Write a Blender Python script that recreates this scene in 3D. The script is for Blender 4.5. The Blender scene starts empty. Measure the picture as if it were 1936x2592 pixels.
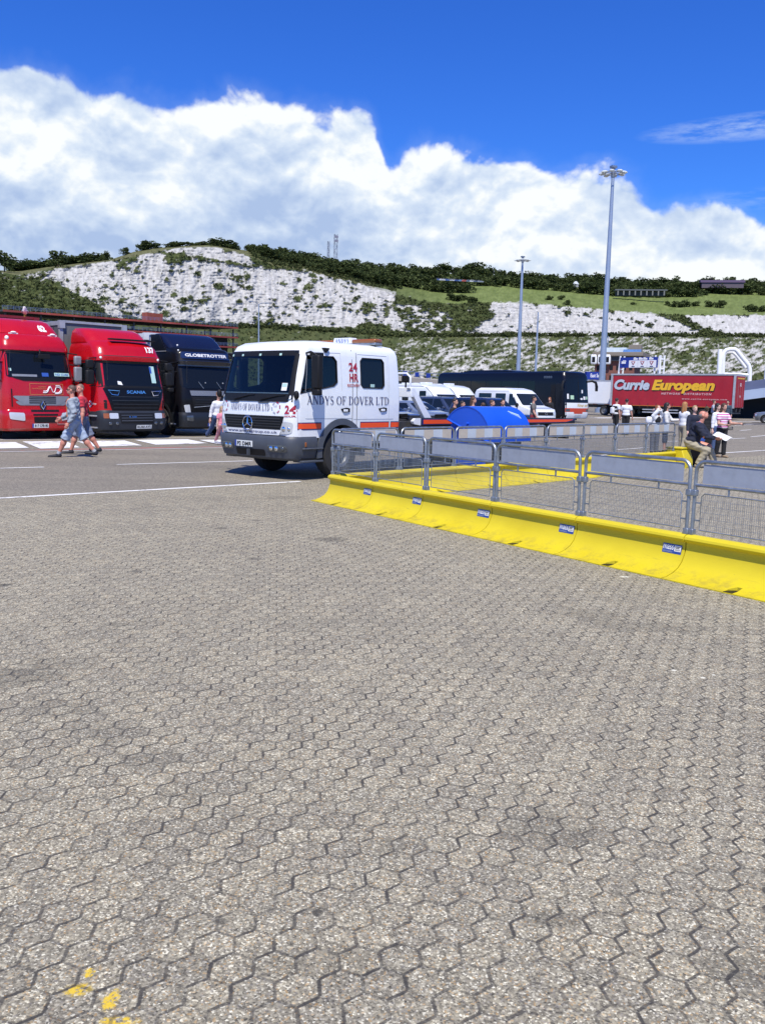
import bpy, bmesh, math, random
import numpy as np
from mathutils import Vector, Matrix, Euler, noise as mnoise
from mathutils.geometry import tessellate_polygon
R = math.radians
SC = bpy.context.scene
COL = SC.collection
random.seed(7)
RNG = np.random.default_rng(11)

# ------------------------------------------------------------------ camera
HC, FPX, PITCH, ROLL = 1.65, 2190.0, R(7.75), R(1.2)
_f = Vector((0, math.cos(PITCH), -math.sin(PITCH)))
_r0 = Vector((1, 0, 0)); _u0 = Vector((0, math.sin(PITCH), math.cos(PITCH)))
_r = _r0*math.cos(ROLL) + _u0*math.sin(ROLL)
_u = _u0*math.cos(ROLL) - _r0*math.sin(ROLL)
cd = bpy.data.cameras.new('camera'); cam = bpy.data.objects.new('camera', cd); COL.objects.link(cam)
cam.matrix_world = Matrix(((_r.x, _u.x, -_f.x, 0), (_r.y, _u.y, -_f.y, 0), (_r.z, _u.z, -_f.z, HC), (0, 0, 0, 1)))
cd.sensor_fit = 'VERTICAL'; cd.sensor_height = 24.0; cd.lens = 24.0*FPX/2592.0
cd.clip_start = 0.05; cd.clip_end = 8000
SC.camera = cam
def ray(px, py):
    return _f + _r*((px-968)/FPX) + _u*((1296-py)/FPX)
def G(px, py, z=0.0):
    d = ray(px, py); t = (z-HC)/d.z
    return Vector((d.x*t, d.y*t, z))
def at(px, py, dist):
    d = ray(px, py); t = dist/math.hypot(d.x, d.y)
    return Vector((d.x*t, d.y*t, HC+d.z*t))
def hor(px):      # photograph row of the horizon at a column
    return 1296 - FPX*math.tan(PITCH)/math.cos(ROLL) + (px-968)*math.tan(ROLL)
def spot(px, dist):   # ground point at column px
    d = ray(px, hor(px)); s = dist/math.hypot(d.x, d.y)
    return Vector((d.x*s, d.y*s, 0))

# ------------------------------------------------------------------ light and sky
SUN_EL = R(59); SHADOW_AZ = R(1)
to_sun = Vector((-math.sin(SHADOW_AZ)*math.cos(SUN_EL), -math.cos(SHADOW_AZ)*math.cos(SUN_EL), math.sin(SUN_EL)))
ld = bpy.data.lights.new('sun', 'SUN'); ld.energy = 4.4; ld.angle = R(0.5); ld.color = (1.0, 0.945, 0.85)
lo = bpy.data.objects.new('sun', ld); COL.objects.link(lo)
lo.rotation_euler = to_sun.to_track_quat('Z', 'Y').to_euler(); lo.location = (0, -20, 60)
SC.view_settings.view_transform = 'Standard'; SC.view_settings.look = 'None'
SC.view_settings.exposure = 0.36; SC.view_settings.gamma = 1.0

class NT:
    """small helper to wire node trees"""
    def __init__(s, tree):
        s.t = tree; s.t.nodes.clear()
    def n(s, typ, **kw):
        nd = s.t.nodes.new(typ)
        for k, v in kw.items():
            if k == 'ins':
                for kk, vv in v.items():
                    s.set(nd, kk, vv)
            else:
                setattr(nd, k, v)
        return nd
    def set(s, nd, key, v):
        sock = nd.inputs[key]
        if isinstance(v, bpy.types.NodeSocket): s.t.links.new(v, sock)
        elif isinstance(v, bpy.types.Node): s.t.links.new(v.outputs[0], sock)
        else: sock.default_value = v
    def math(s, op, a, b=None, c=None, clamp=False):
        nd = s.t.nodes.new('ShaderNodeMath'); nd.operation = op; nd.use_clamp = clamp
        s.set(nd, 0, a)
        if b is not None: s.set(nd, 1, b)
        if c is not None: s.set(nd, 2, c)
        return nd.outputs[0]
    def vm(s, op, a, b=None, c=None, scale=None):
        nd = s.t.nodes.new('ShaderNodeVectorMath'); nd.operation = op
        s.set(nd, 0, a)
        if b is not None: s.set(nd, 1, b)
        if c is not None: s.set(nd, 2, c)
        if scale is not None: s.set(nd, 'Scale', scale)
        return nd.outputs['Value'] if op in ('DOT_PRODUCT', 'LENGTH', 'DISTANCE') else nd.outputs[0]
    def mix(s, fac, a, b, blend='MIX'):
        nd = s.t.nodes.new('ShaderNodeMix'); nd.data_type = 'RGBA'; nd.blend_type = blend; nd.clamp_factor = True
        s.set(nd, 0, fac); s.set(nd, 6, a); s.set(nd, 7, b)
        return nd.outputs[2]
    def sstep(s, v, lo, hi):
        nd = s.t.nodes.new('ShaderNodeMapRange'); nd.interpolation_type = 'SMOOTHSTEP'
        s.set(nd, 0, v); s.set(nd, 1, lo); s.set(nd, 2, hi); s.set(nd, 3, 0.0); s.set(nd, 4, 1.0)
        return nd.outputs[0]
    def noise(s, vec, scale, detail=4, rough=.55, dist=0.0, dims='3D'):
        nd = s.t.nodes.new('ShaderNodeTexNoise'); nd.noise_dimensions = dims
        if vec is not None: s.set(nd, 'Vector', vec)
        s.set(nd, 'Scale', scale); s.set(nd, 'Detail', detail); s.set(nd, 'Roughness', rough); s.set(nd, 'Distortion', dist)
        return nd.outputs[0]
    def ramp(s, fac, stops, interp='LINEAR'):
        nd = s.t.nodes.new('ShaderNodeValToRGB'); cr = nd.color_ramp; cr.interpolation = interp
        while len(cr.elements) < len(stops): cr.elements.new(0.5)
        for e, (p, c) in zip(cr.elements, stops):
            e.position = p; e.color = c if len(c) == 4 else (*c, 1)
        s.set(nd, 0, fac)
        return nd.outputs[0]

def lin(r, g, b):
    f = lambda c: (c/255/12.92) if c/255 <= .04045 else ((c/255+.055)/1.055)**2.4
    return (f(r), f(g), f(b))
def c4(c): return (*c, 1.0) if len(c) == 3 else c

world = bpy.data.worlds.new('World'); SC.world = world; world.use_nodes = True
def build_world():
    N = NT(world.node_tree)
    sky = N.n('ShaderNodeTexSky', sky_type='NISHITA', sun_disc=False, sun_elevation=SUN_EL, sun_rotation=math.pi+SHADOW_AZ,
              air_density=1.0, dust_density=0.15, ozone_density=3.0, altitude=20.0)
    tc = N.n('ShaderNodeTexCoord').outputs['Generated']
    d = N.vm('NORMALIZE', tc)
    sep = N.n('ShaderNodeSeparateXYZ', ins={0: d})
    az = N.math('ARCTAN2', sep.outputs[0], sep.outputs[1])
    el = N.math('ARCSINE', sep.outputs[2])
    # top edge of the cloud bank, as elevation over azimuth
    disp = [(0,150),(40,148),(130,180),(215,222),(250,214),(330,246),(390,255),(460,226),(550,232),(640,262),(720,288),(785,284),(806,300),(826,336),(846,366),(866,346),
            (905,322),(980,350),(1060,370),(1160,380),(1240,398),(1300,400),(1335,402),(1400,440),(1440,458),(1500,462),(1600,482),(1652,500)]
    AZ0, AZ1, EL0, EL1 = -.56, .56, 0.0, .6
    pts = []
    for x, y in disp:
        dv = ray(x*1.172, y*1.172).normalized()
        pts.append((math.atan2(dv.x, dv.y), math.asin(dv.z)))
    pts = [(-.56, .02), (-.50, .30), (-.46, .385)] + pts + [(.5, .16), (.53, .10), (.56, .02)]
    fc = N.n('ShaderNodeFloatCurve'); cv = fc.mapping.curves[0]
    px = [((a-AZ0)/(AZ1-AZ0), (e-EL0)/(EL1-EL0)) for a, e in pts]
    cv.points[0].location = px[0]; cv.points[1].location = px[-1]
    for p in px[1:-1]: cv.points.new(*p)
    for p in cv.points: p.handle_type = 'AUTO'
    fc.mapping.update()
    azn = N.n('ShaderNodeMapRange', ins={0: az, 1: AZ0, 2: AZ1})
    N.set(fc, 'Value', azn.outputs[0])
    top = N.math('ADD', N.math('MULTIPLY', fc.outputs[0], EL1-EL0), .010)
    # billowing noise in direction space
    n1 = N.noise(d, 13.0, 5, .55)
    n2 = N.noise(d, 46.0, 6, .58)
    edge = N.math('ADD', N.math('MULTIPLY', N.math('SUBTRACT', n1, .5), .030), N.math('MULTIPLY', N.math('SUBTRACT', n2, .5), .014))
    def bill(off, sc):      # cauliflower lumps
        v = N.vm('ADD', d, tuple(sd*off)) if off else d
        warp = N.n('ShaderNodeTexNoise', ins={'Vector': v, 'Scale': 6.0, 'Detail': 3.0}).outputs[1]
        v = N.vm('ADD', v, N.vm('SCALE', N.vm('SUBTRACT', warp, (.5, .5, .5)), scale=.09))
        return N.n('ShaderNodeTexVoronoi', feature='F1', normalize=True, ins={'Vector': N.vm('MULTIPLY', v, (1, 1, 1.25)), 'Scale': sc, 'Detail': 3.0, 'Roughness': .5, 'Lacunarity': 2.2}).outputs['Distance']
    sd = Vector((-.25, 0.0, 1.0)).normalized()
    b0, b1 = bill(0, 13.0), bill(.010, 13.0)
    edge = N.math('ADD', edge, N.math('MULTIPLY', N.math('SUBTRACT', .32, b0), .085))
    rel = N.math('SUBTRACT', N.math('ADD', top, edge), el)       # >0 inside cloud
    mask = N.sstep(rel, -.002, .009)
    soft = N.sstep(rel, -.02, .02)
    # relief: compare noise here with noise a little nearer the sun
    sd = Vector((-.25, 0.0, 1.0)).normalized()
    def dens(off):
        v = N.vm('ADD', d, tuple(sd*off)) if off else d
        v = N.vm('MULTIPLY', v, (1, 1, 1.5))
        a = N.noise(v, 5.5, 9, .55)
        return a
    a0, a1 = dens(0), dens(.022)
    relief = N.math('MULTIPLY', N.math('SUBTRACT', a0, a1), 4.2)
    relief = N.math('ADD', relief, N.math('MULTIPLY', N.math('SUBTRACT', b1, b0), 2.6))
    big = N.noise(N.vm('MULTIPLY', d, (1, 1, 2.2)), 4.2, 5, .5)
    # thick lower bank is greyer, crown brighter
    deep = N.sstep(rel, .01, .19)
    shade = N.math('ADD', N.math('MULTIPLY', N.math('SUBTRACT', big, .5), 2.0), relief)
    shade = N.math('SUBTRACT', N.math('ADD', shade, .86), N.math('MULTIPLY', deep, .54))
    shade = N.math('ADD', shade, 0.0, clamp=True)
    ccol = N.ramp(shade, [(0.0, lin(172,194,230)), (.35, lin(194,212,239)), (.68, lin(218,231,248)), (1.0, (.95, .985, .99))])
    # thin wisps to the right
    def wisp(azc, elc, wa, we, sc):
        g = N.math('ADD', N.math('POWER', N.math('DIVIDE', N.math('SUBTRACT', az, azc), wa), 2.0),
                   N.math('POWER', N.math('DIVIDE', N.math('ADD', N.math('SUBTRACT', el, elc), N.math('MULTIPLY', N.math('SUBTRACT', az, azc), -.02)), we), 2.0))
        g = N.math('SUBTRACT', 1.0, g, clamp=True)
        return N.math('MULTIPLY', g, sc)
    w = N.math('ADD', wisp(.385, .272, .125, .014, .75), wisp(.40, .205, .10, .012, .32))
    wn = N.noise(N.vm('MULTIPLY', d, (1, 1, 5)), 26.0, 6, .65)
    w = N.math('MULTIPLY', w, N.sstep(wn, .34, .66))
    hs = N.n('ShaderNodeHueSaturation', ins={'Color': sky.outputs[0], 'Hue': .512, 'Saturation': 1.22, 'Value': 1.0})
    skyc = N.mix(1.0, hs.outputs[0], c4((.38, .78, 1.38)), 'MULTIPLY')
    K = .8/.1
    cl = N.mix(1.0, ccol, (K, K, K, 1), 'MULTIPLY')
    thin = N.mix(N.math('MULTIPLY', soft, .14), skyc, (K*.8, K*.9, K*1.0, 1))
    col = N.mix(mask, thin, cl)
    col = N.mix(N.math('MULTIPLY', w, .55), col, (K*.75, K*.88, K, 1))
    bg = N.n('ShaderNodeBackground', ins={'Color': col, 'Strength': .1})
    out = N.n('ShaderNodeOutputWorld', ins={0: bg.outputs[0]})
build_world()

# ------------------------------------------------------------------ helpers
def tag(o, label=None, cat=None, group=None, kind=None):
    if label: o['label'] = label
    if cat: o['category'] = cat
    if group: o['group'] = group
    if kind: o['kind'] = kind
    return o
def thing(name, loc, rz=0.0, label=None, cat=None, group=None):
    o = bpy.data.objects.new(name, None); COL.objects.link(o)
    o.location = loc; o.rotation_euler = (0, 0, rz); o.empty_display_size = .2
    return tag(o, label, cat, group)
def copy_tree(o, parent=None):
    c = o.copy(); COL.objects.link(c)
    if parent: c.parent = parent
    for ch in list(o.children): copy_tree(ch, c)
    return c

MATS = {}
def mat(name, col, rough=.5, metal=0.0, var=0.0, vscale=3.0, coat=0.0, bump=0.0, bscale=40.0, spec=.5, dirt=0.0):
    if name in MATS: return MATS[name]
    m = bpy.data.materials.new(name); m.use_nodes = True; MATS[name] = m
    N = NT(m.node_tree)
    b = N.n('ShaderNodeBsdfPrincipled', ins={'Roughness': rough, 'Metallic': metal, 'Coat Weight': coat, 'Coat Roughness': .06, 'Specular IOR Level': spec})
    tc = N.n('ShaderNodeTexCoord').outputs['Object']
    if var or dirt:
        n = N.noise(tc, vscale, 5, .6)
        lo = tuple(c*(1-var) for c in col); hi = tuple(min(1, c*(1+var)) for c in col)
        cc = N.ramp(n, [(.3, lo), (.7, hi)])
        if dirt:
            n2 = N.noise(tc, vscale*2.3, 6, .7)
            cc = N.mix(N.math('MULTIPLY', N.sstep(n2, .5, .75), dirt), cc, c4((.12, .10, .08)))
        N.set(b, 'Base Color', cc)
        N.set(b, 'Roughness', N.n('ShaderNodeMapRange', ins={0: n, 1: .3, 2: .7, 3: max(0, rough-.06), 4: min(1, rough+.1)}).outputs[0])
    else:
        N.set(b, 'Base Color', c4(col))
    if bump:
        bn = N.n('ShaderNodeBump', ins={'Height': N.noise(tc, bscale, 4, .6), 'Strength': bump, 'Distance': .01})
        N.set(b, 'Normal', bn.outputs[0])
    N.n('ShaderNodeOutputMaterial', ins={0: b.outputs[0]})
    return m
def glass_mat(name, tint, refl=.08, opacity=.0, dark=(.01, .013, .015)):
    if name in MATS: return MATS[name]
    m = bpy.data.materials.new(name); m.use_nodes = True; MATS[name] = m
    N = NT(m.node_tree)
    tr = N.n('ShaderNodeBsdfTransparent', ins={0: c4(tint)})
    df = N.n('ShaderNodeBsdfDiffuse', ins={0: c4(dark)})
    base = N.n('ShaderNodeMixShader', ins={0: opacity, 1: tr.outputs[0], 2: df.outputs[0]})
    gl = N.n('ShaderNodeBsdfGlossy', ins={'Roughness': .02, 'Color': (1, 1, 1, 1)})
    fr = N.n('ShaderNodeFresnel', ins={'IOR': 1.5})
    fac = N.math('ADD', N.math('MULTIPLY', fr.outputs[0], .72), refl-.04, clamp=True)
    mx = N.n('ShaderNodeMixShader', ins={0: fac, 1: base.outputs[0], 2: gl.outputs[0]})
    N.n('ShaderNodeOutputMaterial', ins={0: mx.outputs[0]})
    return m

class MB:
    """collects geometry for ONE mesh object"""
    def __init__(s): s.v = []; s.f = []; s.m = []
    def add(s, vs, fs, mi=0):
        o = len(s.v); s.v.extend([tuple(v) for v in vs])
        for f in fs:
            s.f.append(tuple(i+o for i in f)); s.m.append(mi)
        return s
    def box(s, c, d, mi=0, M=None, taper=None):
        hx, hy, hz = d[0]/2, d[1]/2, d[2]/2
        tx, ty = taper or (1, 1)
        vs = [Vector((x*hx*(tx if z > 0 else 1), y*hy*(ty if z > 0 else 1), z*hz)) for z in (-1, 1) for y in (-1, 1) for x in (-1, 1)]
        if M: vs = [M @ v for v in vs]
        vs = [v+Vector(c) for v in vs]
        return s.add(vs, [(0,2,3,1),(4,5,7,6),(0,1,5,4),(2,6,7,3),(0,4,6,2),(1,3,7,5)], mi)
    def prism(s, pts, axis, a, b, mi=0):
        """extrude a 2D outline along axis ('x': pts are (y,z); 'y': (x,z); 'z': (x,y))"""
        def P(p, t):
            return (t, p[0], p[1]) if axis == 'x' else (p[0], t, p[1]) if axis == 'y' else (p[0], p[1], t)
        n = len(pts)
        vs = [P(p, a) for p in pts] + [P(p, b) for p in pts]
        fs = [tuple(range(n))[::-1], tuple(range(n, 2*n))] + [(i, (i+1) % n, n+(i+1) % n, n+i) for i in range(n)]
        return s.add(vs, fs, mi)
    def tube(s, path, r, n=8, mi=0, caps=True, closed=False):
        P = [Vector(p) for p in path]; k = len(P)
        rs = r if isinstance(r, (list, tuple)) else [r]*k
        prev = None; rings = []
        for i in range(k):
            if closed: t = (P[(i+1) % k]-P[i-1])
            else: t = (P[min(i+1, k-1)]-P[max(i-1, 0)])
            t = t.normalized() if t.length > 1e-9 else Vector((0, 0, 1))
            if prev is None:
                a = Vector((0, 0, 1)) if abs(t.z) < .9 else Vector((1, 0, 0))
                nx = t.cross(a).normalized()
            else:
                nx = (prev - t*prev.dot(t)).normalized()
            prev = nx; ny = t.cross(nx)
            rings.append([P[i]+(nx*math.cos(2*math.pi*j/n)+ny*math.sin(2*math.pi*j/n))*rs[i] for j in range(n)])
        vs = [v for rg in rings for v in rg]; fs = []
        for i in range(k if closed else k-1):
            i2 = (i+1) % k
            for j in range(n):
                j2 = (j+1) % n
                fs.append((i*n+j, i*n+j2, i2*n+j2, i2*n+j))
        if caps and not closed:
            fs += [tuple(range(n))[::-1], tuple((k-1)*n+j for j in range(n))]
        return s.add(vs, fs, mi)
    def lathe(s, prof, n=24, mi=0, M=None, mis=None):
        """prof: (radius, height) pairs, revolved round local x (so wheels lie across); M places it"""
        vs = []
        for r, h in prof:
            for j in range(n):
                a = 2*math.pi*j/n
                v = Vector((h, r*math.cos(a), r*math.sin(a)))
                vs.append(M @ v if M else v)
        for i in range(len(prof)-1):
            fs = [(j, (j+1) % n, n+(j+1) % n, n+j) for j in range(n)]
            s.add(vs[i*n:(i+2)*n], fs, mis[i] if mis else mi)
        return s
    def sphere(s, c, r, mi=0, n=12, M=None):
        r = (r, r, r) if not isinstance(r, (tuple, list)) else r
        vs = []; m = n//2
        for i in range(m+1):
            for j in range(n):
                th = math.pi*i/m; ph = 2*math.pi*j/n
                v = Vector((r[0]*math.sin(th)*math.cos(ph), r[1]*math.sin(th)*math.sin(ph), r[2]*math.cos(th)))
                if M: v = M @ v
                vs.append(v+Vector(c))
        fs = [(i*n+j, (i+1)*n+j, (i+1)*n+(j+1) % n, i*n+(j+1) % n) for i in range(m) for j in range(n)]
        return s.add(vs, fs, mi)
    def build(s, name, mats, parent=None, bev=0.0, ang=35, weld=True):
        me = bpy.data.meshes.new(name)
        me.from_pydata([tuple(v) for v in s.v], [], s.f)
        if not isinstance(mats, (list, tuple)): mats = [mats]
        for m in mats: me.materials.append(m)
        me.polygons.foreach_set('material_index', s.m)
        if weld and len(s.v) < 60000:
            bm = bmesh.new(); bm.from_mesh(me)
            bmesh.ops.remove_doubles(bm, verts=bm.verts, dist=1e-5)
            bm.to_mesh(me); bm.free()
        me.polygons.foreach_set('use_smooth', [True]*len(me.polygons))
        me.set_sharp_from_angle(angle=R(ang))
        me.update()
        o = bpy.data.objects.new(name, me); COL.objects.link(o)
        if parent: o.parent = parent
        if bev:
            md = o.modifiers.new('bevel', 'BEVEL'); md.width = bev; md.segments = 2; md.limit_method = 'ANGLE'; md.angle_limit = R(40)
        return o

def cut(o, cutters, parent_matrix=None):
    """boolean the cutter mesh builders out of o and bake"""
    cs = []
    for c in cutters:
        co = c.build('cutter', [m for m in o.data.materials], None)
        bm = bmesh.new(); bm.from_mesh(co.data); bmesh.ops.recalc_face_normals(bm, faces=bm.faces); bm.to_mesh(co.data); bm.free()
        cs.append(co)
        md = o.modifiers.new('cut', 'BOOLEAN'); md.operation = 'DIFFERENCE'; md.solver = 'EXACT'; md.object = co
    par = o.parent; o.parent = None
    bpy.context.view_layer.update()
    dg = bpy.context.evaluated_depsgraph_get()
    me = bpy.data.meshes.new_from_object(o.evaluated_get(dg))
    o.modifiers.clear(); old = o.data; o.data = me; o.parent = par
    me.polygons.foreach_set('use_smooth', [True]*len(me.polygons)); me.set_sharp_from_angle(angle=R(32))
    for co in cs: bpy.data.objects.remove(co)
    return o

def text_geo(s, size=1.0, bold=0.0, shear=0.0, align='LEFT', spacing=1.0):
    cu = bpy.data.curves.new('lettering', 'FONT'); cu.body = s; cu.size = size; cu.offset = bold; cu.shear = shear
    cu.align_x = align; cu.space_character = spacing; cu.resolution_u = 3
    o = bpy.data.objects.new('lettering', cu); COL.objects.link(o)
    bpy.context.view_layer.update()
    me = o.evaluated_get(bpy.context.evaluated_depsgraph_get()).to_mesh()
    vs = [(v.co.x, v.co.y) for v in me.vertices]; fs = [tuple(p.vertices) for p in me.polygons]
    o.evaluated_get(bpy.context.evaluated_depsgraph_get()).to_mesh_clear()
    bpy.data.objects.remove(o); bpy.data.curves.remove(cu)
    return vs, fs
def put_text(mb, s, width, height, fn, mi=0, bold=0.0, shear=0.0, spacing=1.0, geo=None, sub=1):
    """fit the text into width x height (origin lower left) and map (u,v) with fn"""
    vs, fs = geo or text_geo(s, 1.0, bold, shear, spacing=spacing)
    if not vs: return
    x0 = min(v[0] for v in vs); x1 = max(v[0] for v in vs); y0 = min(v[1] for v in vs); y1 = max(v[1] for v in vs)
    for _ in range(sub):        # finer facets so the letters can follow a curved panel
        tri = [(f[0], f[i], f[i+1]) for f in fs for i in range(1, len(f)-1)]; mid = {}; vs = list(vs); fs = []
        def m_(a, b):
            k = (min(a, b), max(a, b))
            if k not in mid: mid[k] = len(vs); vs.append(((vs[a][0]+vs[b][0])/2, (vs[a][1]+vs[b][1])/2))
            return mid[k]
        for a, b, c in tri:
            p, q, r = m_(a, b), m_(b, c), m_(c, a); fs += [(a, p, r), (p, b, q), (r, q, c), (p, q, r)]
    mb.add([fn((v[0]-x0)/(x1-x0)*width, (v[1]-y0)/(y1-y0)*height) for v in vs], fs, mi)

def serif_geo(s):
    """own roman capitals: thick and thin strokes with serifs, built as quads"""
    vs, fs = [], []
    def quad(a, b, c, d):
        o = len(vs); vs.extend([a, b, c, d]); fs.append((o, o+1, o+2, o+3))
    def st(x0, y0, x1, y1, w):      # stroke, horizontal width w
        quad((x0-w/2, y0), (x0+w/2, y0), (x1+w/2, y1), (x1-w/2, y1))
    def hb(x0, x1, y, t): quad((x0, y), (x1, y), (x1, y+t), (x0, y+t))
    def arc(cx, cy, rx, ry, a0, a1, thick, thin, n=14):
        for i in range(n):
            p = []
            for k in (i, i+1):
                a = R(a0+(a1-a0)*k/n); w = thin+(thick-thin)*abs(math.cos(a))**1.3
                p.append(((cx+rx*math.cos(a), cy+ry*math.sin(a)), (cx+(rx-w)*math.cos(a), cy+(ry-max(thin, w*.45))*math.sin(a))))
            quad(p[0][0], p[1][0], p[1][1], p[0][1])
    T, t, S = .15, .055, .04
    x = 0
    def serif(cx, y, w=.26): hb(cx-w/2, cx+w/2, y, S)
    for ch in s:
        if ch == ' ': x += .34; continue
        b = x
        if ch == 'A':
            st(b+.10, 0, b+.40, 1, t); st(b+.70, 0, b+.40, 1, T); hb(b+.22, b+.58, .33, t); serif(b+.10, 0, .22); serif(b+.70, 0); w = .82
        elif ch == 'N':
            st(b+.14, 0, b+.14, 1, t); st(b+.16, 1, b+.66, 0, T); st(b+.68, 0, b+.68, 1, t); serif(b+.14, 0, .24); serif(b+.12, 1-S, .2); serif(b+.68, 1-S, .24); w = .84
        elif ch == 'D':
            st(b+.17, 0, b+.17, 1, T); arc(b+.28, .5, .46, .5, -90, 90, T, t); hb(b+.04, b+.3, 0, t); hb(b+.04, b+.3, 1-t, t); w = .78
        elif ch == 'Y':
            st(b+.38, 0, b+.38, .45, T); st(b+.38, .42, b+.1, 1, T); st(b+.40, .42, b+.66, 1, t); serif(b+.38, 0); serif(b+.1, 1-S); serif(b+.66, 1-S, .2); w = .76
        elif ch == 'S':
            arc(b+.28, .75, .21, .26, 28, 255, .11, t); arc(b+.28, .265, .24, .27, -155, 75, .12, t); st(b+.18, .60, b+.38, .44, .2); w = .56
        elif ch == 'O':
            arc(b+.42, .5, .39, .51, 0, 360, T, t, 24); w = .84
        elif ch == 'F':
            st(b+.17, 0, b+.17, 1, T); hb(b+.04, b+.58, 1-t, t); hb(b+.2, b+.44, .5, t); st(b+.56, .76, b+.56, 1, t); st(b+.43, .38, b+.43, .66, t); serif(b+.17, 0); w = .62
        elif ch == 'V':
            st(b+.40, 0, b+.12, 1, T); st(b+.40, 0, b+.68, 1, t); serif(b+.12, 1-S); serif(b+.68, 1-S, .22); w = .78
        elif ch == 'E':
            st(b+.17, 0, b+.17, 1, T); hb(b+.04, b+.6, 1-t, t); hb(b+.2, b+.46, .49, t); hb(b+.04, b+.64, 0, t); st(b+.58, .78, b+.58, 1, t); st(b+.61, 0, b+.64, .24, t); st(b+.45, .38, b+.45, .64, t); w = .68
        elif ch == 'R':
            st(b+.17, 0, b+.17, 1, T); arc(b+.3, .74, .28, .26, -90, 90, .14, t); hb(b+.04, b+.3, 1-t, t); hb(b+.2, b+.34, .48, t); st(b+.68, 0, b+.34, .5, T); serif(b+.17, 0); serif(b+.70, 0, .16); w = .76
        elif ch == 'L':
            st(b+.17, 0, b+.17, 1, T); hb(b+.04, b+.6, 0, t); st(b+.57, 0, b+.6, .26, t); serif(b+.17, 1-S); w = .64
        elif ch == 'T':
            st(b+.36, 0, b+.36, 1, T); hb(b+.04, b+.68, 1-t, t); st(b+.05, .74, b+.07, 1, t); st(b+.67, .74, b+.65, 1, t); serif(b+.36, 0); w = .72
        else: w = .5
        x += w+.05
    # strokes of one glyph cross: lift each quad a hair so none share a plane
    return vs, fs

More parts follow.
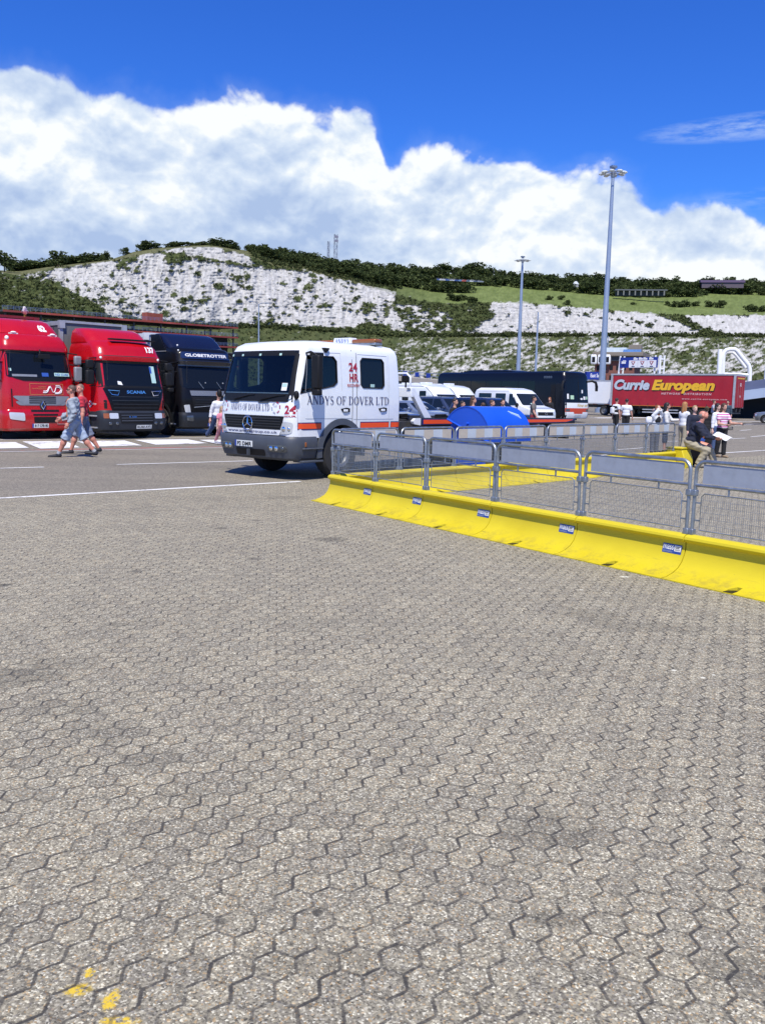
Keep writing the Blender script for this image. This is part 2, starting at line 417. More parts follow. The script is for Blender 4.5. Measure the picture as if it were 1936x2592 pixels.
class Body:
    """vehicle body lofted from rounded-rectangle plans: level = (z, y_front, y_rear, half_width, r_front, r_rear, bow)"""
    def __init__(s, levels, bow=.0):
        s.L = [tuple(l)+((bow,) if len(l) < 7 else ()) for l in levels]
    def at(s, z):
        L = s.L
        if z <= L[0][0]: return L[0][1:]
        for a, b in zip(L, L[1:]):
            if z <= b[0]:
                t = (z-a[0])/(b[0]-a[0]) if b[0] > a[0] else 0
                return tuple(p+(q-p)*t for p, q in zip(a[1:], b[1:]))
        return L[-1][1:]
    def front(s, x, z):
        yf, yr, hw, rf, rr, bow = s.at(z); ax = abs(x)
        y = yf+bow*(min(ax, hw)/hw)**2
        if ax > hw-rf:
            t = min(1, (ax-(hw-rf))/max(rf, 1e-6)); y += rf*(1-math.sqrt(max(0, 1-t*t)))
        return y
    def rear(s, x, z):
        yf, yr, hw, rf, rr, bow = s.at(z); ax = abs(x); y = yr
        if ax > hw-rr:
            t = min(1, (ax-(hw-rr))/max(rr, 1e-6)); y -= rr*(1-math.sqrt(max(0, 1-t*t)))
        return y
    def side(s, y, z):
        yf, yr, hw, rf, rr, bow = s.at(z)
        yc = yf+bow+rf
        if y < yc:
            t = min(1, (yc-y)/max(rf, 1e-6)); return hw-rf*(1-math.sqrt(max(0, 1-t*t)))
        if y > yr-rr:
            t = min(1, (y-(yr-rr))/max(rr, 1e-6)); return hw-rr*(1-math.sqrt(max(0, 1-t*t)))
        return hw
    def outline(s, lev, nf=5, nc=6):
        z, yf, yr, hw, rf, rr, bow = lev
        half = []
        for i in range(nf+1):
            x = (hw-rf)*i/nf; half.append((x, yf+bow*(x/hw)**2))
        y1 = yf+bow
        for i in range(1, nc+1):
            a = math.pi/2*i/nc
            t = 1-i/nc
            half.append((hw-rf+rf*math.sin(a), y1*(1)+rf*(1-math.cos(a)) - bow*(1-((hw-rf)/hw)**2)*t))
        for i in range(0, nc+1):
            a = math.pi/2*i/nc
            half.append((hw-rr+rr*math.cos(a), yr-rr+rr*math.sin(a)))
        half.append((0, yr))
        return half + [(-x, y) for x, y in half[-2:0:-1]]
    def fill(s, mb, mi=0, roof=0, sub=3):
        L = []
        for a, b in zip(s.L, s.L[1:]):
            n = sub
            for i in range(n): L.append(tuple(p+(q-p)*i/n for p, q in zip(a, b)))
        L.append(s.L[-1])
        rings = [[(x, y, l[0]) for x, y in s.outline(l)] for l in L]
        n = len(rings[0]); vs = [p for r in rings for p in r]
        fs = [(i*n+j, i*n+(j+1) % n, (i+1)*n+(j+1) % n, (i+1)*n+j) for i in range(len(rings)-1) for j in range(n)]
        mb.add(vs, fs, mi)
        k = (len(rings)-1)*n
        # roof cap as strips from left to right so it stays planar enough
        def cap(o, flip):
            m = n//2; out = []
            for j in range(m):
                a, b, c, d = o+j, o+j+1, o+(n-j-1) % n, o+(n-j) % n
                q = [v for i, v in enumerate((a, b, c, d)) if v not in (a, b, c, d)[:i]]
                if len(q) >= 3: out.append(tuple(q[::-1] if flip else q))
            return out
        base = len(mb.v)-len(vs)
        for o, fl in ((0, True), (k, False)):
            for q in cap(base+o, fl):
                mb.f.append(q); mb.m.append(mi)
        return mb
    # --- patches that follow the skin; c = 4 corners (u,z): low-left, low-right, top-right, top-left
    def _patch(s, mb, fn, c, off, mi, nu, nv, rnd, flip=False):
        vs = []
        h = max(1e-6, abs(c[3][1]-c[0][1])); wd = max(1e-6, abs(c[1][0]-c[0][0]))
        ts = sorted(set([i/nv for i in range(nv+1)] + ([k for q in (.0, .3, .6, .85, 1) for k in (min(.5, rnd/h)*q, 1-min(.5, rnd/h)*q)] if rnd else [])))
        for t in ts:
            ins = 0
            if rnd:
                e = min(t, 1-t)*h
                if e < rnd: ins = (rnd-math.sqrt(max(0, rnd*rnd-(rnd-e)**2)))/wd
            for i in range(nu+1):
                q = ins+(1-2*ins)*i/nu
                u = (c[0][0]*(1-q)+c[1][0]*q)*(1-t)+(c[3][0]*(1-q)+c[2][0]*q)*t
                z = (c[0][1]*(1-q)+c[1][1]*q)*(1-t)+(c[3][1]*(1-q)+c[2][1]*q)*t
                vs.append(fn(u, z, off))
        n = nu+1; nr = len(ts)
        # rim skirt pushed into the body gives the piece an edge
        fs = [(j*n+i, j*n+i+1, (j+1)*n+i+1, (j+1)*n+i) for j in range(nr-1) for i in range(nu)]
        mb.add(vs, [f[::-1] for f in fs] if flip else fs, mi)
    def pf(s, mb, c, off=.006, mi=0, nu=10, nv=4, rnd=0.0):
        s._patch(mb, lambda u, z, o: (u, s.front(u, z)-o, z), c, off, mi, nu, nv, rnd)
    def ps(s, mb, sg, c, off=.006, mi=0, nu=8, nv=4, rnd=0.0):
        s._patch(mb, lambda u, z, o: (sg*(s.side(u, z)+o), u, z), c, off, mi, nu, nv, rnd, sg < 0)
    def pr(s, mb, c, off=.006, mi=0, nu=8, nv=4, rnd=0.0):
        s._patch(mb, lambda u, z, o: (u, s.rear(u, z)+o, z), c, off, mi, nu, nv, rnd, True)
    def tf(s, mb, txt, x, z, w, h, mi=0, off=.009, **k):
        put_text(mb, txt, w, h, lambda u, v: (x+u, s.front(x+u, z+v)-off, z+v), mi, **k)
    def ts(s, mb, sg, txt, y, z, w, h, mi=0, off=.009, **k):
        put_text(mb, txt, w, h, lambda u, v: (sg*(s.side(y+sg*u, z+v)+off), y+sg*u, z+v), mi, **k)

def rect(x0, x1, z0, z1): return [(x0, z0), (x1, z0), (x1, z1), (x0, z1)]

# ================================================================== SETTING: ground
def pave_mat():
    m = bpy.data.materials.new('hex_paving'); m.use_nodes = True
    N = NT(m.node_tree)
    co = N.n('ShaderNodeTexCoord').outputs['Object']
    wob = N.n('ShaderNodeTexNoise', ins={'Vector': co, 'Scale': 5.0, 'Detail': 2.0}).outputs[1]
    cw = N.vm('ADD', co, N.vm('SCALE', N.vm('SUBTRACT', wob, (.5, .5, .5)), scale=.022))
    S = .122
    mp = N.n('ShaderNodeMapping', ins={'Vector': cw, 'Rotation': (0, 0, R(-7)), 'Scale': (1/S, 1/S, 0)})
    p = mp.outputs[0]; h = (.5, .8660254, .5)
    nh = tuple(-c for c in h)
    a = N.vm('MULTIPLY', N.vm('WRAP', p, h, nh), (1, 1, 0))
    b = N.vm('MULTIPLY', N.vm('WRAP', N.vm('SUBTRACT', p, h), h, nh), (1, 1, 0))
    sel = N.math('LESS_THAN', N.vm('DOT_PRODUCT', a, a), N.vm('DOT_PRODUCT', b, b))
    mx = N.n('ShaderNodeMix', data_type='VECTOR'); N.set(mx, 0, sel); N.set(mx, 4, b); N.set(mx, 5, a)
    gv = mx.outputs[1]
    ab = N.vm('ABSOLUTE', gv)
    d1 = N.vm('DOT_PRODUCT', ab, (1, 0, 0)); d2 = N.vm('DOT_PRODUCT', ab, (.5, .8660254, 0))
    edge = N.math('SUBTRACT', .5, N.math('MAXIMUM', d1, d2))
    cid = N.vm('SUBTRACT', N.vm('MULTIPLY', p, (1, 1, 0)), gv)
    ids = N.n('ShaderNodeSeparateXYZ', ins={0: cid})
    ci = N.math('ROUND', N.math('ADD', ids.outputs[0], N.math('MULTIPLY', ids.outputs[1], .5773503)))
    par = N.math('ABSOLUTE', N.math('MODULO', ci, 2.0))
    sgn = N.math('SUBTRACT', 1.0, N.math('MULTIPLY', par, 2.0))
    gx = N.n('ShaderNodeSeparateXYZ', ins={0: gv}).outputs[0]
    inner = N.math('MULTIPLY', N.math('GREATER_THAN', d1, d2), N.math('GREATER_THAN', N.math('MULTIPLY', gx, sgn), 0.0))
    patch = N.noise(co, 1.7, 3, .6); patch2 = N.noise(co, 9.0, 2, .5)
    st = N.math('ADD', N.math('MULTIPLY', N.sstep(patch, .32, .66), .62), N.math('MULTIPLY', N.sstep(patch2, .35, .7), .55), clamp=True)
    st = N.math('ADD', N.math('MULTIPLY', st, .74), .36, clamp=True)
    gy = N.n('ShaderNodeSeparateXYZ', ins={0: gv}).outputs[1]
    diag = N.math('MULTIPLY', N.math('LESS_THAN', d1, d2), N.math('GREATER_THAN', N.math('MULTIPLY', gx, gy), 0.0))
    st = N.math('MULTIPLY', st, N.math('SUBTRACT', 1.0, N.math('ADD', N.math('MULTIPLY', diag, .46), N.math('MULTIPLY', inner, .22))))
    wdt = N.math('ADD', .031, N.math('MULTIPLY', patch2, .058))
    line = N.math('SUBTRACT', 1.0, N.sstep(edge, N.math('MULTIPLY', wdt, .35), wdt))
    joint = N.math('MULTIPLY', line, st)
    # exposed aggregate
    v1 = N.n('ShaderNodeTexVoronoi', ins={'Vector': co, 'Scale': 165.0, 'Randomness': 1.0})
    v2 = N.n('ShaderNodeTexVoronoi', ins={'Vector': co, 'Scale': 95.0, 'Randomness': 1.0})
    s1 = N.n('ShaderNodeSeparateColor', ins={0: v1.outputs['Color']})
    s2 = N.n('ShaderNodeSeparateColor', ins={0: v2.outputs['Color']})
    stones = N.ramp(s1.outputs[0], [(0, (.05, .047, .043)), (.16, (.125, .114, .100)), (.42, (.215, .198, .172)), (.66, (.295, .272, .236)), (.84, (.40, .375, .33)), (.92, (.64, .61, .55)), (1, (.90, .88, .82))])
    big = N.ramp(s2.outputs[1], [(0, (.07, .065, .06)), (.3, (.18, .165, .145)), (.7, (.275, .252, .218)), (.93, (.42, .38, .31)), (1, (.68, .64, .56))])
    col = N.mix(.40, stones, big)
    tint = N.math('GREATER_THAN', s1.outputs[1], .93)
    col = N.mix(N.math('MULTIPLY', tint, .5), col, (.42, .27, .13, 1))
    tint2 = N.math('GREATER_THAN', s1.outputs[2], .93)
    col = N.mix(N.math('MULTIPLY', tint2, .4), col, (.20, .19, .22, 1))
    wn = N.n('ShaderNodeTexWhiteNoise', noise_dimensions='3D', ins={'Vector': N.vm('SNAP', N.vm('ADD', cid, (.01, .01, 0)), (.5, .4330127, 1))})
    col = N.mix(1.0, col, N.ramp(wn.outputs[0], [(0, (.88, .88, .89)), (.5, (1.0, 1.0, .99)), (1, (1.09, 1.08, 1.05))]), 'MULTIPLY')
    big1 = N.noise(co, .35, 4, .6); big2 = N.noise(co, 1.1, 5, .65)
    col = N.mix(1.0, col, N.ramp(big1, [(.3, (.90, .89, .88)), (.7, (1.06, 1.05, 1.03))]), 'MULTIPLY')
    col = N.mix(N.math('MULTIPLY', N.sstep(big2, .56, .74), .30), col, (.10, .095, .09, 1))
    # individual stains, chewing gum and the remains of a yellow paint mark
    def blob(px, py, rx, ry, soft=.5):
        g = G(px, py)
        q = N.vm('MULTIPLY', N.vm('SUBTRACT', co, tuple(g)), (1/rx, 1/ry, 0))
        dd = N.math('ADD', N.vm('LENGTH', q), N.math('MULTIPLY', N.math('SUBTRACT', N.noise(co, 7.0/max(rx, ry)*.35, 4, .65), .5), 1.3))
        return N.math('SUBTRACT', 1.0, N.sstep(dd, 1-soft, 1.0))
    for px, py, rx, ry, amt in [(14,1482,.07,.06,.75), (345,1448,.07,.06,.5), (560,1338,.09,.09,.6), (650,1318,.08,.09,.5), (840,1366,.24,.22,.42), (640,1415,.10,.08,.4), (725,1260,.45,.30,.22), (1390,2105,.26,.16,.28), (803,2312,.022,.028,.85), (40,1715,.33,.22,.34), (150,1680,.3,.2,.2),
                                (1500,1560,.30,.26,.26), (1400,2330,.12,.07,.38), (560,2335,.03,.02,.5), (1880,2460,.18,.12,.34), (800,2435,.3,.1,.18), (300,1582,.16,.07,.3), (1640,1590,.5,.2,.22), (150,1795,.26,.14,.2), (265,1850,.26,.14,.2), (390,1925,.24,.14,.2), (480,2010,.2,.12,.16), (1010,2150,.14,.1,.24)]:
        col = N.mix(N.math('MULTIPLY', blob(px, py, rx, ry), amt), col, (.045, .043, .042, 1))
    for px, py, rx, ry in [(1580,1461,.05,.03), (1778,1717,.017,.017), (1704,1698,.02,.014), (1314,1492,.016,.016), (1470,1494,.02,.015), (1036,1467,.02,.016), (1805,1710,.012,.012)]:
        col = N.mix(N.math('MULTIPLY', blob(px, py, rx, ry, .3), .8), col, (.70, .69, .65, 1))
    ym = N.math('MAXIMUM', N.math('MAXIMUM', blob(198, 2508, .050, .034, .6), blob(280, 2535, .028, .05, .5)), N.math('MAXIMUM', blob(300, 2588, .06, .022, .6), blob(226, 2466, .018, .022, .3)))
    ym = N.math('MULTIPLY', ym, N.sstep(N.noise(co, 60, 4, .7), .40, .52))
    col = N.mix(N.math('MULTIPLY', ym, .92), col, (.62, .43, .03, 1))
    jc = N.mix(N.noise(co, 30, 3), (.022, .021, .02, 1), (.07, .064, .056, 1))
    col = N.mix(1.0, col, (1.06, 1.05, .89, 1), 'MULTIPLY')
    col = N.mix(N.math('MULTIPLY', joint, .92), col, jc)
    hgt = N.math('SUBTRACT', N.math('MULTIPLY', v1.outputs['Distance'], -.35), N.math('MULTIPLY', joint, 1.6))
    bn = N.n('ShaderNodeBump', ins={'Height': hgt, 'Strength': .55, 'Distance': .004})
    bs = N.n('ShaderNodeBsdfPrincipled', ins={'Base Color': col, 'Roughness': .82, 'Normal': bn.outputs[0], 'Specular IOR Level': .3})
    N.n('ShaderNodeOutputMaterial', ins={0: bs.outputs[0]})
    return m
def asphalt_mat():
    m = bpy.data.materials.new('asphalt'); m.use_nodes = True
    N = NT(m.node_tree); co = N.n('ShaderNodeTexCoord').outputs['Object']
    v = N.n('ShaderNodeTexVoronoi', ins={'Vector': co, 'Scale': 60.0})
    s = N.n('ShaderNodeSeparateColor', ins={0: v.outputs['Color']})
    col = N.ramp(s.outputs[0], [(0, (.13, .115, .088)), (.5, (.212, .188, .144)), (1, (.335, .302, .235))])
    n1 = N.noise(co, .12, 5, .62); n2 = N.noise(N.n('ShaderNodeMapping', ins={'Vector': co, 'Rotation': (0, 0, R(-39)), 'Scale': (.05, .9, 1)}).outputs[0], 1.0, 5, .6)
    col = N.mix(1.0, col, N.ramp(n1, [(.3, (.84, .85, .86)), (.7, (1.08, 1.06, 1.03))]), 'MULTIPLY')
    col = N.mix(1.0, col, N.ramp(n2, [(.3, (.86, .86, .87)), (.65, (1.05, 1.05, 1.04))]), 'MULTIPLY')
    bs = N.n('ShaderNodeBsdfPrincipled', ins={'Base Color': col, 'Roughness': .85, 'Specular IOR Level': .3})
    N.n('ShaderNodeOutputMaterial', ins={0: bs.outputs[0]})
    return m
def worn_paint(name, col, under=(.2, .175, .148), wear=.5, sc=14.0):
    m = bpy.data.materials.new(name); m.use_nodes = True
    N = NT(m.node_tree); co = N.n('ShaderNodeTexCoord').outputs['Object']
    n = N.noise(co, sc, 6, .7); n2 = N.noise(co, sc*.12, 4, .6)
    k = N.sstep(N.math('ADD', n, N.math('MULTIPLY', N.math('SUBTRACT', n2, .5), .9)), wear-.14, wear+.04)
    c = N.mix(k, c4(under), c4(col))
    bs = N.n('ShaderNodeBsdfPrincipled', ins={'Base Color': c, 'Roughness': .75})
    N.n('ShaderNodeOutputMaterial', ins={0: bs.outputs[0]})
    return m
def sheet(name, pts, m, z):
    me = bpy.data.meshes.new(name); me.from_pydata([(p[0], p[1], z) for p in pts], [], [tuple(range(len(pts)))]); me.materials.append(m)
    if me.polygons[0].normal.z < 0: me.flip_normals()
    o = bpy.data.objects.new(name, me); COL.objects.link(o); return tag(o, kind='structure')
sheet('ground', [(-3500, -400), (3500, -400), (3500, 6000), (-3500, 6000)], asphalt_mat(), 0)
A1, A2 = G(0, 1262), G(715, 1222)
LD = (A2-A1).normalized()           # lane direction on the apron
LN = Vector((-LD.y, LD.x, 0))
PP = A1-LD*40; PQ = A1+LD*90
sheet('paving', [PP, PQ, PQ-LN*70, PP-LN*70], pave_mat(), .004)
WP = worn_paint('road_paint', (.78, .77, .73), wear=.40)
WP2 = worn_paint('hatch_paint', (.74, .74, .72), wear=.44, sc=4.0)
RP = worn_paint('red_paint', (.36, .15, .12), wear=.47, sc=4.0)
def stripe(a, b, w, name='lane_line', m=None, z=.008):
    d = (b-a).normalized(); n = Vector((-d.y, d.x, 0))*w/2
    return sheet(name, [a-n, b-n, b+n, a+n], m or WP, z)
stripe(A1-LD*20, G(760, 1219.5), .12)
stripe(G(-200, 1192), G(112, 1183), .11); stripe(G(296, 1176.5), G(640, 1167), .11)
stripe(G(-200, 1148), G(600, 1133), .10); stripe(G(-200, 1145), G(600, 1130), .35, 'lane_line', RP, .006)
stripe(G(-200, 1116), G(560, 1108), .10)
for xs in [(-120, 40, 74, -50), (58, 166, 203, 103), (192, 316, 360, 240), (342, 476, 528, 395), (505, 590, 650, 560)]:
    ya, yb = (1121, 1137) if xs[0] < 0 else (1118, 1136) if xs[0] < 100 else (1117, 1131) if xs[0] < 300 else (1114, 1126)
    sheet('hatch_marking', [G(xs[0], ya), G(xs[1], ya-1.5), G(xs[2], yb-3), G(xs[3], yb)], WP2, .008)
for a, b, w in [((1677,1118),(1715,1117),.12), ((1830,1112),(1886,1109),.12), ((1899,1106),(1960,1100.5),.12), ((1872,1090),(1899,1088),.16), ((1857,1077),(1905,1074.5),.12),
                ((1780,1150),(1990,1137),.13), ((1480,1156),(1560,1150),.1), ((1385,1162),(1455,1158),.1), ((1560,1139),(1640,1133),.11), ((1400,1097),(1560,1091),.1)]:
    stripe(G(*a), G(*b), w)
stripe(G(1500, 1058), G(1730, 1057), 1.3, 'hatch_marking', WP2); stripe(G(1600, 1066), G(1990, 1068), .5, 'lane_line', WP2)
stripe(G(1480, 1076), G(1960, 1073), 2.2, 'tarmac_patch', mat('dark_tar', (.085, .08, .078), .9, var=.2, vscale=.6), .0055)

# ================================================================== SETTING: the chalk hill
def fbm(x, y, oct=5, seed=0, gain=.5):
    """vectorised gradient noise"""
    out = np.zeros_like(x, dtype=float); amp = 1.0; tot = 0; f = 1.0
    rg = np.random.default_rng(seed)
    perm = rg.permutation(512); gr = rg.uniform(0, 2*math.pi, 512); gx, gy = np.cos(gr), np.sin(gr)
    for o in range(oct):
        X, Y = x*f+o*17.3, y*f+o*9.1
        xi, yi = np.floor(X).astype(int), np.floor(Y).astype(int); xf, yf = X-xi, Y-yi
        u, v = xf*xf*xf*(xf*(xf*6-15)+10), yf*yf*yf*(yf*(yf*6-15)+10)
        def g(i, j):
            hsh = perm[(perm[(xi+i) & 511]+yi+j) & 511]
            return gx[hsh]*(xf-i)+gy[hsh]*(yf-j)
        n = (g(0,0)*(1-u)+g(1,0)*u)*(1-v)+(g(0,1)*(1-u)+g(1,1)*u)*v
        out += n*amp; tot += amp; amp *= gain; f *= 2.03
    return out/tot*1.6
S = .6053
def c6(pts): return [(u*S, 560+v*S) for u, v in pts]
def c7(pts): return [(936+u*S, 560+v*S) for u, v in pts]
def curve(*ls):
    p = sorted(sum(ls, [])); return np.array([a for a, b in p]), np.array([b for a, b in p])
cT = curve([(-250, 696)], c6([(0,212),(60,222),(90,225),(220,198),(420,172),(530,155),(560,146),(640,133),(700,117),(780,108),(900,108),(960,120),(1060,150),(1150,185),(1280,205),(1400,238),(1500,257)]), c7([(0,278),(80,295),(200,330),(350,345),(500,338),(640,343),(750,350),(900,362),(1010,372),(1200,388),(1310,392),(1652,392)]), [(2200, 800)])
cB = curve([(-250, 815)], c6([(0,420),(450,420),(900,440),(1100,442),(1300,452)]), c7([(0,470),(130,480),(600,478),(1000,476),(1652,480)]), [(2200, 852)])
cK = curve([(-250, 690)], c6([(0,205),(60,207),(200,190),(330,175),(470,158),(560,128),(640,112),(720,108),(800,101),(880,99),(960,110),(1060,128),(1160,148),(1280,165),(1400,185),(1500,197)]), c7([(0,205),(130,218),(300,218),(450,222),(540,242),(680,252),(950,262),(1200,275),(1400,268),(1652,278)]), [(2200, 733)])
dB = lambda x: np.interp(x, [-250, 300, 936, 1936, 2200], [455, 450, 500, 555, 565])
dT = lambda x: dB(x)+np.interp(x, [0, 500, 950, 1200, 1936], [26, 30, 26, 16, 16])
dK = lambda x: dT(x)+np.interp(x, [0, 300, 560, 700, 1000, 1936], [60, 45, 30, 60, 170, 240])
def inpoly(x, y, P):
    ins = np.zeros(x.shape, bool); n = len(P)
    for i in range(n):
        (x0, y0), (x1, y1) = P[i], P[(i+1) % n]
        if y0 == y1: continue
        c = ((y0 > y) != (y1 > y)) & (x < (x1-x0)*(y-y0)/(y1-y0)+x0); ins ^= c
    return ins
GX, GY = np.meshgrid(np.arange(-250, 2204, 4.0), np.arange(600, 1012, 4.0))
bias = np.full(GX.shape, -.95)
def paint(P, v): bias[inpoly(GX, GY, P)] = v
paint(c7([(120,478),(1652,478),(2100,478),(2100,700),(120,700)]), -.34)
paint(c7([(140,540),(640,520),(700,640),(120,650)]), -.02)
paint(c7([(600,478),(2100,478),(2100,700),(560,700)]), -.06)
paint(c7([(1150,560),(1400,500),(1652,520),(1652,640),(1300,640)]), .02)
paint(c6([(60,225),(220,200),(300,262),(280,270),(100,240)]), -.25)
paint(c6([(205,222),(225,198),(420,170),(530,158),(560,175),(585,140),(640,136),(700,140),(700,182),(770,182),(775,150),(860,153),(1000,172),(1060,182),(1150,198),(1280,208),(1400,238),(1500,257),(1652,298),(1652,395),(1560,400),(1480,440),(1300,440),(1100,425),(900,420),(700,410),(450,395),(420,350),(330,310),(270,262)]), .62)
paint(c6([(680,126),(780,108),(900,108),(930,122),(1010,135),(1070,168),(1040,180),(960,163),(850,148),(760,132)]), .95)
paint(c6([(270,265),(420,235),(570,250),(600,385),(450,390),(420,350),(330,310)]), .28)
paint(c6([(640,340),(800,340),(810,375),(690,372)]), .12)
paint(c6([(1040,270),(1300,250),(1652,330),(1560,400),(1300,400),(1100,330)]), .42)
paint(c7([(0,282),(90,298),(130,460),(0,420)]), .22)
paint(c7([(90,330),(300,370),(420,465),(130,465)]), -.22)
paint(c7([(500,338),(640,343),(750,350),(900,362),(1010,372),(1200,388),(1330,440),(1400,466),(1300,474),(700,470),(600,462),(400,468),(520,400)]), .60)
paint(c7([(780,368),(900,385),(1200,430),(1200,440),(1000,408),(800,382)]), -.45)
paint(c7([(1310,394),(1652,392),(2100,392),(2100,470),(1500,470),(1390,440)]), .70)
paint(c6([(690,142),(760,134),(850,150),(960,166),(1060,184),(1080,172),(1165,192),(1150,202),(1060,196),(1000,184),(860,166),(775,160),(770,184),(700,184)]), -.75)
for _ in range(16):
    q_ = bias.copy()
    p = np.pad(bias, 1, 'edge'); bias = (p[:-2,1:-1]+p[2:,1:-1]+p[1:-1,:-2]+p[1:-1,2:]+2*p[1:-1,1:-1])/6
    if _ > 2: bias = np.where(GY > 846, bias, q_)
def bias_at(x, y):
    i = np.clip((y-600)/4, 0, GX.shape[0]-1.001); j = np.clip((x+250)/4, 0, GX.shape[1]-1.001)
    i0, j0 = i.astype(int), j.astype(int); a, b = i-i0, j-j0
    return bias[i0,j0]*(1-a)*(1-b)+bias[i0+1,j0]*a*(1-b)+bias[i0,j0+1]*(1-a)*b+bias[i0+1,j0+1]*a*b
def ray_np(px, py):
    a, b = (px-968)/FPX, (1296-py)/FPX
    return [_f[i]+_r[i]*a+_u[i]*b for i in range(3)]
def hill():
    xs = np.arange(-250, 2201, 2.3); nx = len(xs)
    yT, yB, yK = np.interp(xs, *cT), np.interp(xs, *cB), np.interp(xs, *cK)
    yT = yT+fbm(xs/22, xs*0, 4, 5)*2.2
    DB, DT, DK = dB(xs), dT(xs), dK(xs)
    y0 = 1296-FPX*math.tan(PITCH)+(xs-968)*math.tan(ROLL)
    Dbase = DB-105; yBase = y0+FPX*HC/Dbase
    segs = [(yBase, Dbase, yB+2.5, DB-9, 78, 1.0), (yB+2.5, DB-9, yB-1, DB, 5, 1.0), (yB-1, DB, yT, DT, 110, 1.0), (yT, DT, yK, DK, 44, 1.0), (yK, DK, yK+14, DK+260, 10, 1.0)]
    Y, D, Z = [], [], []
    for k, (ya, da, yb, db, n, e) in enumerate(segs):
        for i in range(n+(k == len(segs)-1)):
            t = i/n
            Y.append(ya+(yb-ya)*t); D.append(da+(db-da)*t); Z.append(np.full(nx, k))
    Y, D, Z = np.array(Y), np.array(D), np.array(Z); X = np.broadcast_to(xs, Y.shape).copy()
    lower = Z == 0; cliff = Z == 2; field = Z >= 3
    # chalk or growth
    n_blob = fbm(X/19, Y/10, 4, 1, .5)
    sk = X*.80-Y*.5
    n_diag = fbm((X-Y*1.05)/26, (Y+.35*X)/8, 5, 2, .58)
    n_fine = fbm(X/5, Y/4, 4, 3)
    n_big = fbm(X/70, Y/40, 3, 4)
    b = bias_at(X, Y)
    ch = np.where(lower, b-.15+n_diag*1.5+n_fine*.75+n_big*.9, b+.16+n_blob*1.5+n_fine*.45+n_big*.5)
    # tufts of scrub clinging to the cliff, in loose clusters
    rg = np.random.default_rng(21); cl = [(rg.uniform(120, 980), rg.uniform(640, 830)) for _ in range(34)]
    for _ in range(270):
        if rg.random() < .68: c0 = cl[rg.integers(34)]; bx, by = c0[0]+rg.normal()*26, c0[1]+rg.normal()*14
        else: bx, by = rg.uniform(110, 1000), rg.uniform(630, 835)
        rx = rg.uniform(2.5, 6.5)*(1.9 if rg.random() < .22 else 1); ry = rx*rg.uniform(.45, .8)
        j0, j1 = np.searchsorted(xs, [bx-16, bx+16])
        if j1 <= j0: continue
        sub = (slice(None), slice(j0, j1)); q = ((X[sub]-bx)/rx)**2+((Y[sub]-by)/ry)**2+n_fine[sub]*1.6
        ch[sub] = np.where(Z[sub] == 2, np.minimum(ch[sub], (q-1)*.5), ch[sub])
    chalk = np.clip(ch/np.where(lower, .55, .14)+.5, 0, 1)
    chalk[Z == 1] *= .12; 
    fr = (Y-np.interp(xs, *cK))/(np.interp(xs, *cT)-np.interp(xs, *cK)+1e-6)
    chalk = np.where(field, chalk*(fr > .9)*.6+np.clip((b-.6)/.2, 0, 1)*chalk*(Z == 3), chalk)
    # relief: crags, ledges, growth standing proud
    gul = fbm(X/30, Y/90, 4, 6); led = fbm(X/60, Y/5, 3, 7); rough = fbm(X/7, Y/6, 5, 8, .6)
    amp = np.interp(xs, [0, 500, 1000, 1936], [1.0, 1.0, .8, .5])
    disp = np.where(cliff, (gul*5.0+led*.55+rough*1.25)*amp-(1-chalk)*1.1, 0)
    disp = np.where(lower, gul*2.5+rough*1.6*chalk+rough*1.4-(1-chalk)*.6, disp)
    disp = np.where(field, rough*1.0, disp)
    tcl = np.where(cliff, np.clip((Y-np.interp(xs, *cT))/6, 0, 1), 1)
    D2 = D+disp*np.where(cliff, tcl, 1)
    dx, dy, dz = ray_np(X, Y); hl = np.hypot(dx, dy); t = D2/hl
    P = np.stack([dx*t, dy*t, HC+dz*t], -1)
    P[Z == 4, 2] = P[Z == 4, 2]
    ny = Y.shape[0]
    me = bpy.data.meshes.new('hill')
    idx = np.arange(nx*ny).reshape(ny, nx)
    q = np.stack([idx[:-1,:-1], idx[:-1,1:], idx[1:,1:], idx[1:,:-1]], -1).reshape(-1, 4)
    me.vertices.add(nx*ny); me.vertices.foreach_set('co', P.reshape(-1).astype(np.float32))
    me.loops.add(q.size); me.loops.foreach_set('vertex_index', q.reshape(-1).astype(np.int32))
    me.polygons.add(len(q)); me.polygons.foreach_set('loop_start', np.arange(0, q.size, 4, dtype=np.int32)); me.polygons.foreach_set('loop_total', np.full(len(q), 4, np.int32))
    me.update(); me.validate()
    # colour of the surface itself: chalk, scrub, meadow
    g1 = np.clip(fbm(X/18, Y/10, 4, 9)*.9+.5, 0, 1)[..., None]; g2 = np.clip(fbm(X/6, Y/5, 3, 10)*.9+.5, 0, 1)[..., None]
    scrub = np.array([.034, .050, .019])*(1-g1)+np.array([.085, .098, .036])*g1
    scrub = scrub*(.7+.6*g2)
    mead = np.array([.115, .150, .042])*(1-g1)+np.array([.165, .205, .066])*g1
    mead = mead*(.8+.35*g2)
    fw = np.where(field, np.clip((X-900)/250, .15, 1), 0)[..., None]
    dry = np.array([.125, .128, .058])
    veg = scrub*(1-fw)+mead*fw
    veg = np.where((field & (X < 950))[..., None], dry*(.7+.5*g2), veg)
    warm = np.clip(fbm(X/45, Y/30, 3, 12)+.35, 0, 1)[..., None]
    veg = np.where(lower[..., None], veg*(1-.55*warm)+np.array([.090, .098, .040])*.55*warm, veg)
    cg = np.clip(fbm(X/9, Y/14, 5, 13, .6)*.9+.55, 0, 1)[..., None]
    stain = np.clip(fbm(X/5, Y/16, 4, 14)*1.3+.1, 0, 1)[..., None]
    chc = np.array([.36, .352, .33])*(1-cg)+np.array([.52, .512, .488])*cg
